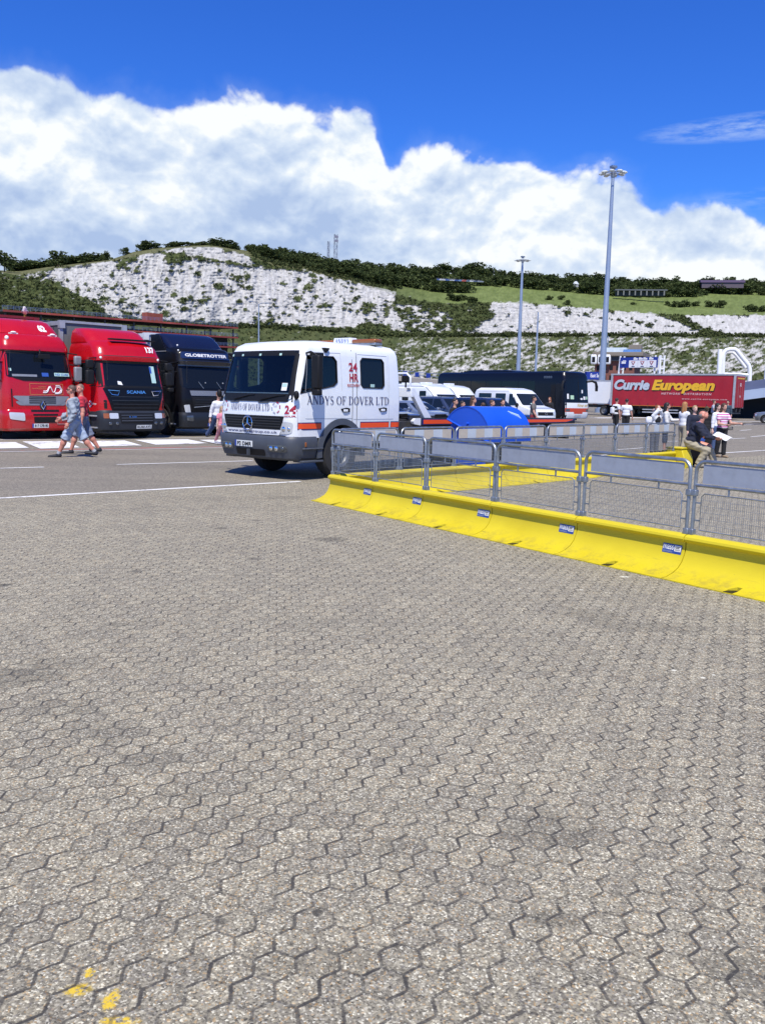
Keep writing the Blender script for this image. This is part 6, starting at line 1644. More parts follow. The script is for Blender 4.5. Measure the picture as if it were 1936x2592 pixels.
def caravan(loc, yaw, L, h, label, win):
    o = thing('caravan', loc, yaw, label, 'caravan', None)
    W = rgb_mat('caravan_white', (.74, .77, .79)); hw = 1.1
    B = Body([(.42, .25, L, hw-.02, .2, .1, .08), (.8, .05, L, hw, .22, .12, .10), (1.5, .12, L, hw, .24, .12, .12), (h-.55, .48, L-.05, hw-.01, .3, .16, .12), (h-.2, .85, L-.15, hw-.04, .3, .2, .12), (h-.06, 1.3, L-.3, hw-.12, .3, .25, .1), (h, 1.8, L-.7, hw-.3, .3, .3, .06)])
    mb = MB(); B.fill(mb, 0, sub=3); mb.build('caravan_body', W, o)
    sd = MB()
    for sg in (-1, 1):
        pts = [(.30, .8), (.36, 1.5), (.72, h-.55), (1.1, h-.24), (1.6, h-.14), (L-.5, h-.14), (L-.2, h-.4)]
        sd.tube([(sg*(B.side(y, z)+.006), y, z) for y, z in pts], .022, 5)
    sd.build('awning_rail', M['grey'], o)
    for sg in (-1, 1):
        for a, b in win: g = MB(); B.ps(g, sg, rect(a, b, 1.30, 1.92), .010, 0, 5, 3, .06); g.build('side_window', GL_D, o)
        wheel(o, sg*(hw-.1), L*.55, .3, .18, sg)
    g = MB(); B.pf(g, rect(-.85, .85, 1.2, 1.72), .012, 0, 8, 3, .06); g.build('front_window', GL_D, o)
    for y, a, b, c in ((2.2, .6, .6, .14), (3.2, .4, .4, .1), (L-1.5, .4, .5, .1)):
        r_ = MB(); r_.box((0, y, h+c/2-.02), (a, b, c)); r_.build('roof_vent', W, o, bev=.03)
    hi = MB(); hi.tube([(-.4, .3, .45), (0, -1.0, .45), (.4, .3, .45)], .04, 6); hi.build('tow_hitch', M['galv'], o)
caravan(spot(1140, 55.5), YC-.04, 5.6, 2.36, 'white caravan with a dark square window left of the coach', ((1.1, 1.7), (2.7, 3.3)))
caravan(spot(1192, 63.0), YC-.02, 5.2, 2.42, 'white caravan with a rounded front just left of the white van', ((1.4, 2.4),))

# ================================================================== blue bin
def bin_():
    yaw = math.atan2(FD.y, FD.x); Rz = Matrix.Rotation(yaw, 3, 'Z')
    near = G(1228, 1207); L, Dp = 1.34, 1.06
    # local: x along the lane (left end = -x faces the truck cab), -y faces the pen
    o = thing('blue_bin', near + Rz @ Vector((L/2, Dp/2, 0)), yaw, 'big blue wheeled bin with a curved lid behind the far yellow barrier', 'bin')
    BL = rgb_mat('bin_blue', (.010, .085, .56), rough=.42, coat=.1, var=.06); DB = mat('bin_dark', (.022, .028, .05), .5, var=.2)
    b = MB(); zb, zt = .20, .98; ta = .86
    hx, hy = L/2-.02, Dp/2-.03
    vs = [(sx*hx*(ta if z == zb else 1), sy*hy*(ta if z == zb else 1), z) for z in (zb, zt) for sy in (-1, 1) for sx in (-1, 1)]
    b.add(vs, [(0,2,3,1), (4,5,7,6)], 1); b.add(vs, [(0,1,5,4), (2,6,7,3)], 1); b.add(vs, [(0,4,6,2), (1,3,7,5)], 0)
    b.box((0, 0, .96), (L+.04, Dp+.02, .06), 0)
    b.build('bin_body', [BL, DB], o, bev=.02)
    for sg in (-1, 1):
        e = MB(); e.prism([(-hy, .98), (hy, .98), (hy*.8, 1.13), (.10, 1.20), (-.10, 1.20), (-hy*.8, 1.10)], 'x', sg*(hx-.03), sg*(hx+.0)); e.build('end_plate', BL, o)
        tr = MB(); tr.tube([(sg*hx, -.05, 1.08), (sg*(hx+.13), -.05, 1.08)], .03, 8); tr.box((sg*(hx+.03), -.05, 1.08), (.03, .36, .05)); tr.box((sg*(hx+.03), -.05, 1.06), (.03, .05, .22)); tr.build('trunnion', BL, o)
        for sy in (-1, 1): w = MB(); w.lathe([(.001, -.02), (.1, -.025), (.1, .025), (.001, .02)], 14, 0, Matrix.Translation((sg*(hx*.72), sy*hy*.7, .1))); w.box((sg*hx*.72, sy*hy*.7, .17), (.07, .09, .10)); w.build('castor', M['black'], o)
    # lid: part of a barrel, swung back over the bin
    tilt = R(-24); rad = .64; c0 = Vector((0, .0, .80)); n = 22; a0, a1 = R(-4), R(150)
    ld_ = MB(); th = .022; vs = []
    def pt(a, r_, x): return (x, c0.y+r_*math.cos(a+tilt+R(17)) * -1 * -1, c0.z+r_*math.sin(a+tilt+R(17)))
    for k in range(n+1):
        a = a0+(a1-a0)*k/n
        for r_, x in ((rad, -L/2-.05), (rad, L/2+.05), (rad-th, L/2+.05), (rad-th, -L/2-.05)): vs.append((x, -r_*math.cos(a+tilt+R(20)), c0.z+r_*math.sin(a+tilt+R(20))))
    ld_.add(vs, [(i*4+j, i*4+(j+1) % 4, (i+1)*4+(j+1) % 4, (i+1)*4+j) for i in range(n) for j in range(4)]+[(0,1,2,3), (n*4+3, n*4+2, n*4+1, n*4)])
    for sg in (-1, 1):
        x = sg*(L/2+.03)
        arc = [(-(rad-.005)*math.cos(a0+(a1-a0)*k/n+tilt+R(20)), c0.z+(rad-.005)*math.sin(a0+(a1-a0)*k/n+tilt+R(20))) for k in range(n+1)]
        ld_.prism(arc, 'x', x-.012, x+.012)
        rib = [(x+sg*.012, y, z) for y, z in (arc[0], arc[-1])]; ld_.tube(rib, .022, 6)
    ld_.build('lid', BL, o, ang=40)
    st = MB()
    st.tube([(L/2-.16-.10*k+.05*(k % 2), -(rad+.002)*math.cos(R(38+7*k)), c0.z+(rad+.002)*math.sin(R(38+7*k))) for k in range(4)], [.008, .028, .022, .006], 5)
    st.build('scraped_sticker', mat('pale_scrape', (.45, .62, .75), .6), o)
bin_()

# ================================================================== background structures
STEEL = mat('mast_steel', (.36, .42, .50), .4, .5, var=.08, vscale=.3); RUST = mat('deck_red', (.26, .045, .035), .6, var=.2, vscale=.5); DKC = mat('deck_dark', (.055, .055, .06), .8, var=.2, vscale=.3)
RAILB = mat('rail_blue', (.12, .17, .32), .5); CONC = mat('concrete', (.34, .31, .27), .85, var=.16, vscale=.25, dirt=.25); WTUBE = mat('white_tube', (.80, .81, .80), .4, var=.04, vscale=.4)
def mast(px, dist, h, label, heads=True, r0=.42, r1=.17, base=None):
    p = spot(px, dist)
    o = thing('light_mast', p, random.uniform(0, 1), label, 'light mast', 'tall light masts' if heads else None)
    mb = MB(); n = 9
    mb.tube([(0, 0, h*k/n) for k in range(n+1)], [r0+(r1-r0)*k/n for k in range(n+1)], 14); mb.tube([(0, 0, 0), (0, 0, .5)], r0*1.5, 14)
    mb.build('mast_pole', STEEL, o)
    if heads:
        c = MB(); c.tube([(0, 0, h-.4), (0, 0, h+.2), (0, 0, h+.9)], [.24, .28, .10], 10)
        c.tube([(1.05*math.cos(a), 1.05*math.sin(a), h+.05) for a in [2*math.pi*k/18 for k in range(18)]], .05, 5, closed=True)
        for k in range(4): a = math.pi*k/4; c.tube([(1.05*math.cos(a), 1.05*math.sin(a), h+.05), (-1.05*math.cos(a), -1.05*math.sin(a), h+.05)], .04, 5)
        c.box((.0, 0, h+.75), (.7, .5, .25)); c.build('head_frame', M['galv'], o)
        for k in range(8):
            a = 2*math.pi*k/8
            l = MB(); Mx = Matrix.Rotation(a, 3, 'Z') @ Matrix.Rotation(R(8), 3, 'Y')
            q = MB().sphere((0, 0, 0), (.46, .30, .15), 0, 10); l.add([Mx @ Vector(v)+Vector((1.2*math.cos(a), 1.2*math.sin(a), h+.10)) for v in q.v], q.f)
            l.box((1.2*math.cos(a), 1.2*math.sin(a), h-.0), (.5, .4, .1), 0, Mx); l.build('floodlight', mat('flood_housing', (.62, .66, .62), .4), o)
    return o
def mast_h(px, y, dist): return at(px, y, dist).z
mast(1520, 108, mast_h(1546, 440, 108), 'tallest light mast, rising behind the white box trailer')
mast(1308, 178, mast_h(1322, 660, 178), 'middle-sized light mast standing above the coach roof', True, .5, .2)
mast(1352, 182, mast_h(1358, 790, 182), 'thin plain mast just right of the mast above the coach', False, .34, .12)
o = mast(655, 172, mast_h(657, 770, 172), 'thin street light with two arms left of the truck beacon', False, .2, .10)
a = MB(); h = mast_h(657, 770, 172); a.tube([(-1.6, 0, h+.35), (-.8, 0, h+.3), (0, 0, h-.1), (.8, 0, h+.3), (1.6, 0, h+.35)], .07, 6); a.box((-1.9, 0, h+.36), (.8, .3, .14)); a.box((1.9, 0, h+.36), (.8, .3, .14)); a.build('lamp_arm', STEEL, o)

def deck_structure():
    A = at(8, 784, 236); Bp = at(603, 829, 286)
    z0, z1 = A.z, Bp.z
    Ag, Bg = Vector((A.x, A.y, 0)), Vector((Bp.x, Bp.y, 0)); Lh = (Bg-Ag).length
    d = (Bg-Ag).normalized(); yaw = math.atan2(d.y, d.x)
    o = thing('vehicle_deck', Ag, yaw, 'dark multi-level steel vehicle deck with red edges behind the lorries', 'building')
    zt = (z0+z1)/2+.4; W = 15; sp = 3.05
    def zz(x): return z0+(z1-z0)*x/Lh
    for k in range(5):
        x0 = 0 if k == 0 else (2 if k < 3 else 6)
        s = MB(); n = 10
        for i in range(n):
            xa, xb = x0+(Lh-x0)*i/n, x0+(Lh-x0)*(i+1)/n
            za, zb = zz(xa)-k*sp, zz(xb)-k*sp
            vs = [(xa, 0, za-.35), (xb, 0, zb-.35), (xb, W, zb-.35), (xa, W, za-.35), (xa, 0, za), (xb, 0, zb), (xb, W, zb), (xa, W, za)]
            s.add(vs, [(0,3,2,1), (4,5,6,7), (0,1,5,4), (2,3,7,6), (0,4,7,3), (1,2,6,5)], 0)
            e = [(xa, -.08, za-.42), (xb, -.08, zb-.42), (xb, -.01, zb-.42), (xa, -.01, za-.42), (xa, -.08, za+.06), (xb, -.08, zb+.06), (xb, -.01, zb+.06), (xa, -.01, za+.06)]
            s.add(e, [(0,3,2,1), (4,5,6,7), (0,1,5,4), (2,3,7,6), (0,4,7,3), (1,2,6,5)], 1)
        s.build('deck_slab', [DKC, RUST], o)
        r_ = MB()
        for hgt in (.45, .8, 1.1): r_.tube([(x0, .2, zz(x0)-k*sp+hgt), (Lh, .2, z1-k*sp+hgt)], .035, 4)
        m = int((Lh-x0)/1.5)
        for i in range(m+1): x = x0+(Lh-x0)*i/m; r_.tube([(x, .2, zz(x)-k*sp), (x, .2, zz(x)-k*sp+1.1)], .035, 4)
        r_.build('railing', RAILB, o)
    for i in range(9):
        x = 1.2+(Lh-2.4)*i/8
        for y in (1.0, W-1): MB().box((x, y, zz(x)/2-.3), (.35, .35, zz(x)-.6)).build('column', DKC, o)
    bw = MB(); bw.box((Lh*.5, 3.2, zz(Lh*.5)/2-1.0), (Lh*.96, .2, zz(Lh*.5)-2.6)); bw.build('deck_shade_sheet', mat('deck_shade', (.03, .03, .035), .9), o)  # added dark sheet near the deck front, standing in for shade between decks
    c = at(382, 800, 266)
    t = thing('red_container', (c.x, c.y+2, zz((Vector((c.x, c.y, 0))-Ag).dot(d))), yaw, 'rust red container standing on the top vehicle deck', 'container')
    b = MB(); b.box((0, 0, 1.3), (5.6, 2.3, 2.5))
    for k in range(15): b.box((-2.6+k*.37, -1.17, 1.3), (.14, .06, 2.2))
    b.build('container_body', mat('container_rust', (.30, .075, .045), .7, var=.2, vscale=.8), t)
    for s in (-1, 1): MB().box((s*2.76, 0, 1.3), (.16, 2.42, 2.62)).build('corner_frame', mat('container_rust', (0, 0, 0)), t)
deck_structure()

def brick_building():
    d = 240; o = thing('brick_tower', spot(1566, d), -.42, 'red brick office block with a flat slab roof and white corner pods', 'building')
    BR = mat('brick_red', (.19, .075, .055), .85, var=.15, vscale=.6); SL = mat('slab_brown', (.22, .19, .15), .8, var=.1)
    W, Dp, H = 12.5, 13.5, 13.2; o.scale = (.80, .80, .86)
    b = MB(); b.box((-1, 0, H/2), (W, Dp, H)); b.build('brick_wall', BR, o)
    b = MB(); b.box((-.5, 0, H+.75), (W+1.4, Dp+1.6, 1.5)); b.build('glazed_storey', mat('dark_band', (.03, .03, .033), .4), o)
    b = MB(); b.box((0, 0, H+2.1), (W+3.4, Dp+3.2, 1.15)); b.box((0, 0, H+1.45), (W+2.2, Dp+2.2, .2)); b.build('roof_slab', SL, o, bev=.08)
    for k in range(4):
        for i in range(6):
            x = -1-W/2+1.2+i*2.05; z = 2.4+k*2.95
            f = MB(); f.box((x, -Dp/2-.02, z), (1.0, .1, 1.35)); w = f.build('window', M['black'], o)
        for i in range(5):
            y = -Dp/2+1.6+i*2.5
            f = MB(); f.box((-1-W/2-.02, y, 2.4+k*2.95), (.1, 1.0, 1.35)); f.build('window', M['black'], o)
            f = MB(); f.box((-1+W/2+.02, y, 2.4+k*2.95), (.1, 1.0, 1.35)); f.build('window', M['black'], o)
    for i in range(3):
        x = -1-W/2-.2+i*2.2
        p = MB(); p.box((x, -Dp/2-.9, H+.5), (1.95, 1.6, 3.0)); po = p.build('corner_pod', WTUBE, o, bev=.35); g = MB(); g.box((x, -Dp/2-1.72, H+.4), (1.0, .06, 1.6)); g.build('window', M['black'], po)
    b = MB(); b.box((-1.5, -1, H+3.4), (7.4, 4, 1.7), taper=(.9, .9)); b.build('plant_room', mat('pale_cladding', (.50, .58, .62), .6, var=.1, vscale=1.2), o)
    b = MB(); b.box((3.8, -3.2, H+3.1), (5.6, .3, 1.1)); b.build('blue_sheet', mat('sheet_blue', (.10, .24, .52), .6, var=.2, vscale=2), o)
    b = MB(); b.box((4.2, 1, H+3.9), (4.0, 3, 2.6)); b.build('lift_house', SL, o)
    b = MB(); b.box((7.2, 1.5, 4.6), (4.2, 6, 9.2)); b.build('side_wing', mat('wing_buff', (.27, .22, .15), .85, var=.1), o)
    b = MB(); b.box((4.5, -6.2, H+1.0), (8, 1.5, .5)); b.build('canopy', SL, o)
    m = MB(); m.tube([(-5, 2, H+2.5), (-5, 2, H+8)], .12, 6); m.build('aerial', STEEL, o)
brick_building()

def gantry():
    d = 128; L_, R_ = spot(1571, d), spot(1664, d-3); v = (R_-L_); W = v.length; yaw = math.atan2(v.y, v.x)
    o = thing('sign_gantry', L_, yaw, 'white lane gantry carrying a blue sign with three white panels', 'sign')
    zt = at(1600, 908, d).z
    for x in (-.3, W+.3):
        p = MB()
        for y in (-.5, .5): p.tube([(x+(-.35 if x < 0 else 0), y, 0), (x+(.15 if x < 0 else 0), y, zt+.35)], .13, 8)
        for k in range(6): p.tube([(x, -.5, zt-.2-k*1.3), (x, .5, zt-.2-k*1.3)], .09, 6)
        if x > 0:
            for y in (-.5, .5): p.tube([(x-.9, y, 0), (x-.75, y, zt+.35)], .13, 8)
            for k in range(6): p.tube([(x, .5, zt-k*1.4), (x-.8, .5, zt-k*1.4-.2)], .08, 6)
        p.build('gantry_post', WTUBE, o)
    BLU = mat('sign_navy', (.012, .035, .26), .5)
    b = MB(); b.box((W/2, -.7, zt-.60), (W, .14, 1.42), 0)
    for k in range(3): b.box((W*.245+W*.245*(k+.5), -.785, zt-.80), (W*.237, .05, .98), 1); x = W*.245+W*.245*(k+.5); b.prism([(x-.32, zt-.45), (x+.32, zt-.45), (x, zt-.98)], 'y', -.84, -.82, 2); b.prism([(x-.18, zt-.52), (x+.18, zt-.52), (x, zt-.80)], 'y', -.86, -.85, 1); b.box((x, -.82, zt-1.14), (.5, .02, .10), 3)
    for k, x in enumerate((.42, .56, .68, .84)): b.box((W*x, -.785, zt-.12), (.62, .03, .22), 1); b.box((W*x-.1, -.785, zt+.02), (.34, .03, .14), 1)
    b.box((W*.10, -.785, zt-.58), (.66, .03, .32), 1); b.box((W*.12, -.785, zt-.40), (.5, .03, .2), 1); b.box((W*.10, -.785, zt-.95), (.36, .03, .12), 3)
    b.build('sign_board', [BLU, M['whiteink'], M['crimson'], M['navy']], o)
    # blue sign further left, on its own post
    s = thing('blue_sign', spot(1502, 118), 0, 'small blue direction sign just right of the coach roof', 'sign')
    z = at(1502, 951, 118).z
    q = MB(); q.box((-.2, 0, z), (2.3, .12, 1.0), 0); put_text(q, 'East Set', 1.3, .5, lambda u, v: (-.6+u, -.065, z-.22+v), 1, bold=.02); q.build('sign_board', [BLU, M['whiteink']], s)
    for x in (-.9, .6): MB().tube([(x, .12, 0), (x, .12, z)], .08, 6).build('post', STEEL, s)
gantry()

def pipe_arch():
    d = 150; o = thing('pipe_portal', spot(1822, d), -.12, 'white tubular portal frame with one slanting side behind the trailer', 'portal frame')
    m = d/FPX
    def P(px, py, y=0): v = at(px, py, d); return (v.x-o.location.x, y, v.z)
    t = .95
    fr = MB()
    def rounded(pts): return pts
    fr.tube([P(1827, 985), P(1829, 910), P(1831, 893), P(1838, 886), P(1848, 884), P(1862, 884), P(1868, 888), P(1876, 897), P(1901, 923), P(1905, 935), P(1903, 985)], t*.36, 12); fr.build('front_frame', WTUBE, o)
    f2 = MB(); f2.tube([P(1834, 985, 1.4), P(1836, 908, 1.4), P(1838, 897, 1.4), P(1846, 890.5, 1.4), P(1862, 890, 1.4), P(1872, 897, 1.4), P(1900, 930, 1.4)], t*.26, 12); f2.tube([P(1824, 946.5), P(1903, 949)], t*.26, 8); f2.tube([P(1880, 950), P(1900, 951.5)], t*.18, 8); f2.build('rear_frame', WTUBE, o)
    p = MB(); p.tube([P(1816, 985), P(1820, 893), P(1820.5, 884)], [t*.36, t*.36, t*.3], 12); p.build('stub_column', WTUBE, o)
    s = thing('white_column', spot(1934, 150), 0, 'white tube column at the right edge of the picture', 'column'); b = MB(); z = at(1934, 924, 150).z
    b.tube([(0, 0, 0), (0, 0, z)], .38, 10); b.tube([(0, 0, z), (.4, 0, z+.5)], .38, 10); b.tube([(.95, 0, 0), (.95, 0, z-.6)], .2, 8); b.build('column_tube', WTUBE, s)
pipe_arch()

def ramp():
    d = 92; a = at(1872, 968, d); b_ = at(1990, 953, d+3)
    p0 = Vector((a.x, a.y, 0)); dv = Vector((b_.x-a.x, b_.y-a.y, 0)); L = dv.length*3.0; yaw = math.atan2(dv.y, dv.x)
    o = thing('link_ramp', p0, yaw, 'blue grey vehicle ramp rising at the right edge beside the red trailer', 'ramp')
    sl = (b_.z-a.z)/dv.length
    zt = a.z; zm = at(1885, 990, d).z; zb = at(1885, 1014, d).z
    def band(nm, za, zb_, y0, y1, m): q = MB(); q.add([(x, y, z+sl*x*k_) for x in (-9, L) for y in (y0, y1) for z, k_ in ((za, s0), (zb_, s1))], [(0,1,3,2), (4,6,7,5), (0,4,5,1), (2,3,7,6), (0,2,6,4), (1,5,7,3)]); q.build(nm, m, o)
    s0 = s1 = 1
    band('upper_side', zm+.02, zt, -.1, .1, mat('ramp_slate', (.10, .12, .20), .6, var=.1, vscale=.5)); band('lower_side', zb, zm, -.25, .2, mat('ramp_pale', (.33, .40, .52), .6, var=.08, vscale=.5)); band('roadway', zb+.2, zm, .2, 6.5, DKC)
    for x in (2, 12): MB().box((x, 4.6, (zb)/2), (.7, .7, zb)).build('pier', DKC, o)
    MB().box((3, 6.7, zb/2+.2), (24, .4, zb+.4)).build('ramp_shade_sheet', mat('deck_shade', (0, 0, 0)), o)  # dark sheet added at the back to imitate deep shade under the roadway
ramp()
def viaduct():
    d = 150; a = at(985, 951, d); b_ = at(1125, 964, d-6)
    dv = Vector((b_.x-a.x, b_.y-a.y, 0)); L = dv.length; yaw = math.atan2(dv.y, dv.x)
    o = thing('concrete_viaduct', (a.x, a.y, 0), yaw, 'buff concrete ramp with railings between the white cab and the coach', 'viaduct')
    za, zb = a.z, b_.z; ta, tb = at(985, 961, d).z, at(1125, 978, d).z
    b = MB(); x0, x1 = -14, L+3; f = lambda z0, z1, x: z0+(z1-z0)*x/L
    vs = [(x, y, z) for x in (x0, x1) for y in (0, 7) for z in (f(ta, tb, x), f(za, zb, x))]
    b.add(vs, [(0,1,3,2), (4,6,7,5), (0,4,5,1), (2,3,7,6), (0,2,6,4), (1,5,7,3)]); b.build('parapet', CONC, o)
    c = MB(); vs = [(x, y, z) for x in (x0, x1) for y in (.5, 6.5) for z in (f(ta, tb, x)-1.0, f(ta, tb, x)-.01)]; c.add(vs, [(0,1,3,2), (4,6,7,5), (0,4,5,1), (2,3,7,6), (0,2,6,4), (1,5,7,3)]); c.build('deck_beam', mat('beam_brown', (.12, .11, .09), .85), o)
    for x in (-8, 2, L-1): MB().box((x, 3.5, (f(ta, tb, x)-1)/2), (1.0, 2.5, f(ta, tb, x)-1)).build('pier', CONC, o)
    r_ = MB()
    for hgt in (.5, 1.0): r_.tube([(x0, .3, f(za, zb, x0)+hgt), (x1, .3, f(za, zb, x1)+hgt)], .04, 4)
    for i in range(15): x = x0+(x1-x0)*i/14; r_.tube([(x, .3, f(za, zb, x)), (x, .3, f(za, zb, x)+1.05)], .04, 4)
    r_.build('railing', RAILB, o)
    for x in (L*.28, L*.5, L*.7): MB().box((x, .2, f(za, zb, x)+.6), (.8, .06, .7)).build('notice', mat('sign_navy', (0, 0, 0)), o)
viaduct()

def radio_tower(px, ytop, label, w):
    yb = float(np.interp(px, *cK)); d = float(dK(px))+30; g = at(px, yb+6, d); t = at(px, ytop, d); h = t.z-g.z
    o = thing('lattice_tower', g, .4, label, 'radio tower', 'radio towers on the ridge')
    m = MB()
    for sx in (-1, 1):
        for sy in (-1, 1): m.tube([(sx*w, sy*w, -4), (sx*w*.8, sy*w*.8, h)], .13, 4)
    n = 8
    for k in range(n):
        za, zb = h*k/n, h*(k+1)/n; s = 1 if k % 2 else -1
        for ax in (0, 1):
            for sg in (-1, 1):
                p, q = [(s*w, sg*w, za), (-s*w, sg*w, zb)], [(sg*w, s*w, za), (sg*w, -s*w, zb)]
                m.tube(p if ax == 0 else q, .08, 4)
    m.build('lattice', mat('tower_steel', (.16, .18, .24), .6), o)
    if ytop < 600:
        for z in (.92, .8): a = MB(); a.box((0, -w-.2, h*z), (w*2.4, .4, 1.6)); a.build('antenna', mat('antenna_grey', (.2, .2, .26), .6), o)
radio_tower(849, 593, 'taller lattice radio tower on the wooded ridge', 1.15)
radio_tower(831, 611, 'shorter lattice radio tower on the wooded ridge', .7)

def hilltop():
    # low pavilion with piers, purple roofed building, a white tent and the row of parked cars among the trees
    def ground(px, py):
        yT, yK = float(np.interp(px, *cT)), float(np.interp(px, *cK))
        d = float(dT(px)+(dK(px)-dT(px))*(yT-py)/(yT-yK)); return at(px, py, d), d
    g, d = ground(1605, 756); m = d/FPX
    o = thing('pavilion', g+Vector((0, -14, 1)), -.12, 'long low pavilion with a flat roof on the hilltop', 'building')
    b = MB(); b.box((0, 0, 3.2), (118*m, 6, .8)); b.build('roof', mat('pav_roof', (.10, .11, .12), .6), o)
    b = MB(); b.box((0, 1.5, 1.2), (112*m, 3, 3.6)); b.build('wall', mat('pav_dark', (.05, .055, .06), .7), o)
    for k in range(9): MB().box((-52*m+k*13*m, -2.6, 1.2), (.9, .5, 3.4)).build('pier', mat('pav_pier', (.16, .165, .15), .7), o)
    g, d = ground(1805, 738); m = d/FPX
    o = thing('purple_roofed_building', g+Vector((0, -16, 1.5)), -.15, 'long building with a purple roof among the hilltop trees', 'building')
    b = MB(); b.box((0, 0, 1.0), (90*m, 7, 4)); b.build('wall', mat('pw', (.10, .08, .10), .8), o)
    b = MB(); b.prism([(-4.2, 3.0), (4.2, 3.0), (1.2, 5.2), (-1.2, 5.2)], 'x', -48*m, 48*m); b.build('roof', mat('purple_roof', (.055, .036, .075), .7, var=.1), o)
    g, d = ground(1447, 731); o = thing('white_tent', g+Vector((0, -12, .4)), 0, 'small white tent among the hilltop bushes', 'tent')
    b = MB(); b.prism([(-2.4, 1.4), (2.4, 1.4), (.5, 3.6), (-.5, 3.6)], 'y', -1.5, 1.5); b.build('tent_canopy', WTUBE, o); b = MB(); b.box((0, 0, .4), (4, 2.6, 2.2)); b.build('tent_wall', mat('tent_shade', (.3, .3, .3), .8), o)
    cols = [(.05, .09, .28), (.5, .5, .52), (.05, .1, .3), (.35, .37, .4), (.55, .56, .58), (.03, .06, .2), (.12, .2, .35), (.4, .08, .05), (.1, .14, .2), (.5, .52, .55), (.06, .08, .14), (.2, .22, .25)]
    for i, c in enumerate(cols):
        px = 1106+i*9.3+random.uniform(-1, 1); g, d = ground(px, 721+i*.45)
        o = thing('far_car', g+Vector((0, -16, .9)), .1, 'tiny parked car in the row at the edge of the hilltop wood', 'car', 'far cars on the hilltop')
        mt = mat('far_car_%d' % i, c, .4, coat=.5)
        b = MB(); b.prism([(-2.2, .2), (2.2, .2), (2.25, .8), (1.3, .95), (.7, 1.5), (-1.2, 1.5), (-1.9, .95), (-2.25, .85)], 'y', -.85, .85); b.build('car_body', mt, o, bev=.08)
        w = MB(); w.prism([(1.15, .98), (.62, 1.42), (-1.1, 1.42), (-1.65, .98)], 'y', -.86, .86); w.build('window', M['black'], o)
hilltop()
def gull():
    p = at(64, 802, 31.5)
    o = thing('gull', (p.x, p.y, p.z), .3, 'white gull perched on the roof of the leftmost red lorry', 'bird'); o.scale = (.75, .75, .75)
    b = MB(); b.tube([(0, -.16, .28), (0, -.12, .40), (0, -.05, .40), (0, .0, .30), (0, .16, .20), (0, .34, .14)], [.02, .06, .06, .10, .10, .03], 9); b.tube([(0, -.15, .39), (0, -.24, .37)], [.018, .006], 6, 1); b.build('body', [WTUBE, mat('beak', (.6, .4, .05), .5)], o)
    for s in (-1, 1): w = MB(); w.tube([(s*.08, -.02, .27), (s*.10, .14, .24), (s*.03, .42, .18)], [.03, .06, .01], 7); w.build('wing', mat('wing_grey', (.35, .37, .4), .6), o)
    l = MB(); l.tube([(.03, .05, 0), (.03, .05, .18)], .01, 5); l.build('leg', mat('beak', (0, 0, 0)), o); l = MB(); l.tube([(-.03, .05, 0), (-.03, .05, .18)], .01, 5); l.build('leg', mat('beak', (0, 0, 0)), o)
gull()

# ================================================================== PEOPLE
def surface_net(F, org, h):
    """isosurface (F<0 inside) of a grid by naive surface nets"""
    S = F < 0; nx, ny, nz = F.shape
    c = np.stack([S[dx:nx-1+dx, dy:ny-1+dy, dz:nz-1+dz] for dx in (0,1) for dy in (0,1) for dz in (0,1)], -1)
    act = c.any(-1) & ~c.all(-1)
    idx = -np.ones(act.shape, int); ii = np.argwhere(act); idx[act] = np.arange(len(ii))
    acc = np.zeros((len(ii), 3)); cnt = np.zeros(len(ii))
    cs = [(0,0,0),(0,0,1),(0,1,0),(0,1,1),(1,0,0),(1,0,1),(1,1,0),(1,1,1)]
    for a in range(8):
        for b in range(a+1, 8):
            A, B = np.array(cs[a]), np.array(cs[b])
            if abs(A-B).sum() != 1: continue
            fa = F[tuple((ii+A).T)]; fb = F[tuple((ii+B).T)]; m = (fa < 0) != (fb < 0)
            t = np.where(m, fa/(fa-fb+1e-12), 0)
            acc[m] += (A+(B-A)*t[m, None]); cnt[m] += 1
    V = org+(ii+acc/np.maximum(cnt, 1)[:, None])*h
    faces = []
    for ax in range(3):
        o1, o2 = [(1,2),(2,0),(0,1)][ax]
        sl0 = [slice(1, -1)]*3; sl1 = [slice(1, -1)]*3; sl0[ax] = slice(0, -1); sl1[ax] = slice(1, None)
        e0, e1 = S[tuple(sl0)], S[tuple(sl1)]
        for val in (True, False):
            q = np.argwhere((e0 == val) & (e1 != val))
            if not len(q): continue
            off = np.array([1, 1, 1]); off[ax] = 0; q = q+off
            def cell(d1, d2):
                z = q.copy(); z[:, o1] -= d1; z[:, o2] -= d2; return idx[tuple(z.T)]
            f = np.stack([cell(1,1), cell(0,1), cell(0,0), cell(1,0)], 1)
            if not val: f = f[:, ::-1]
            faces.append(f)
    return V, np.concatenate(faces)
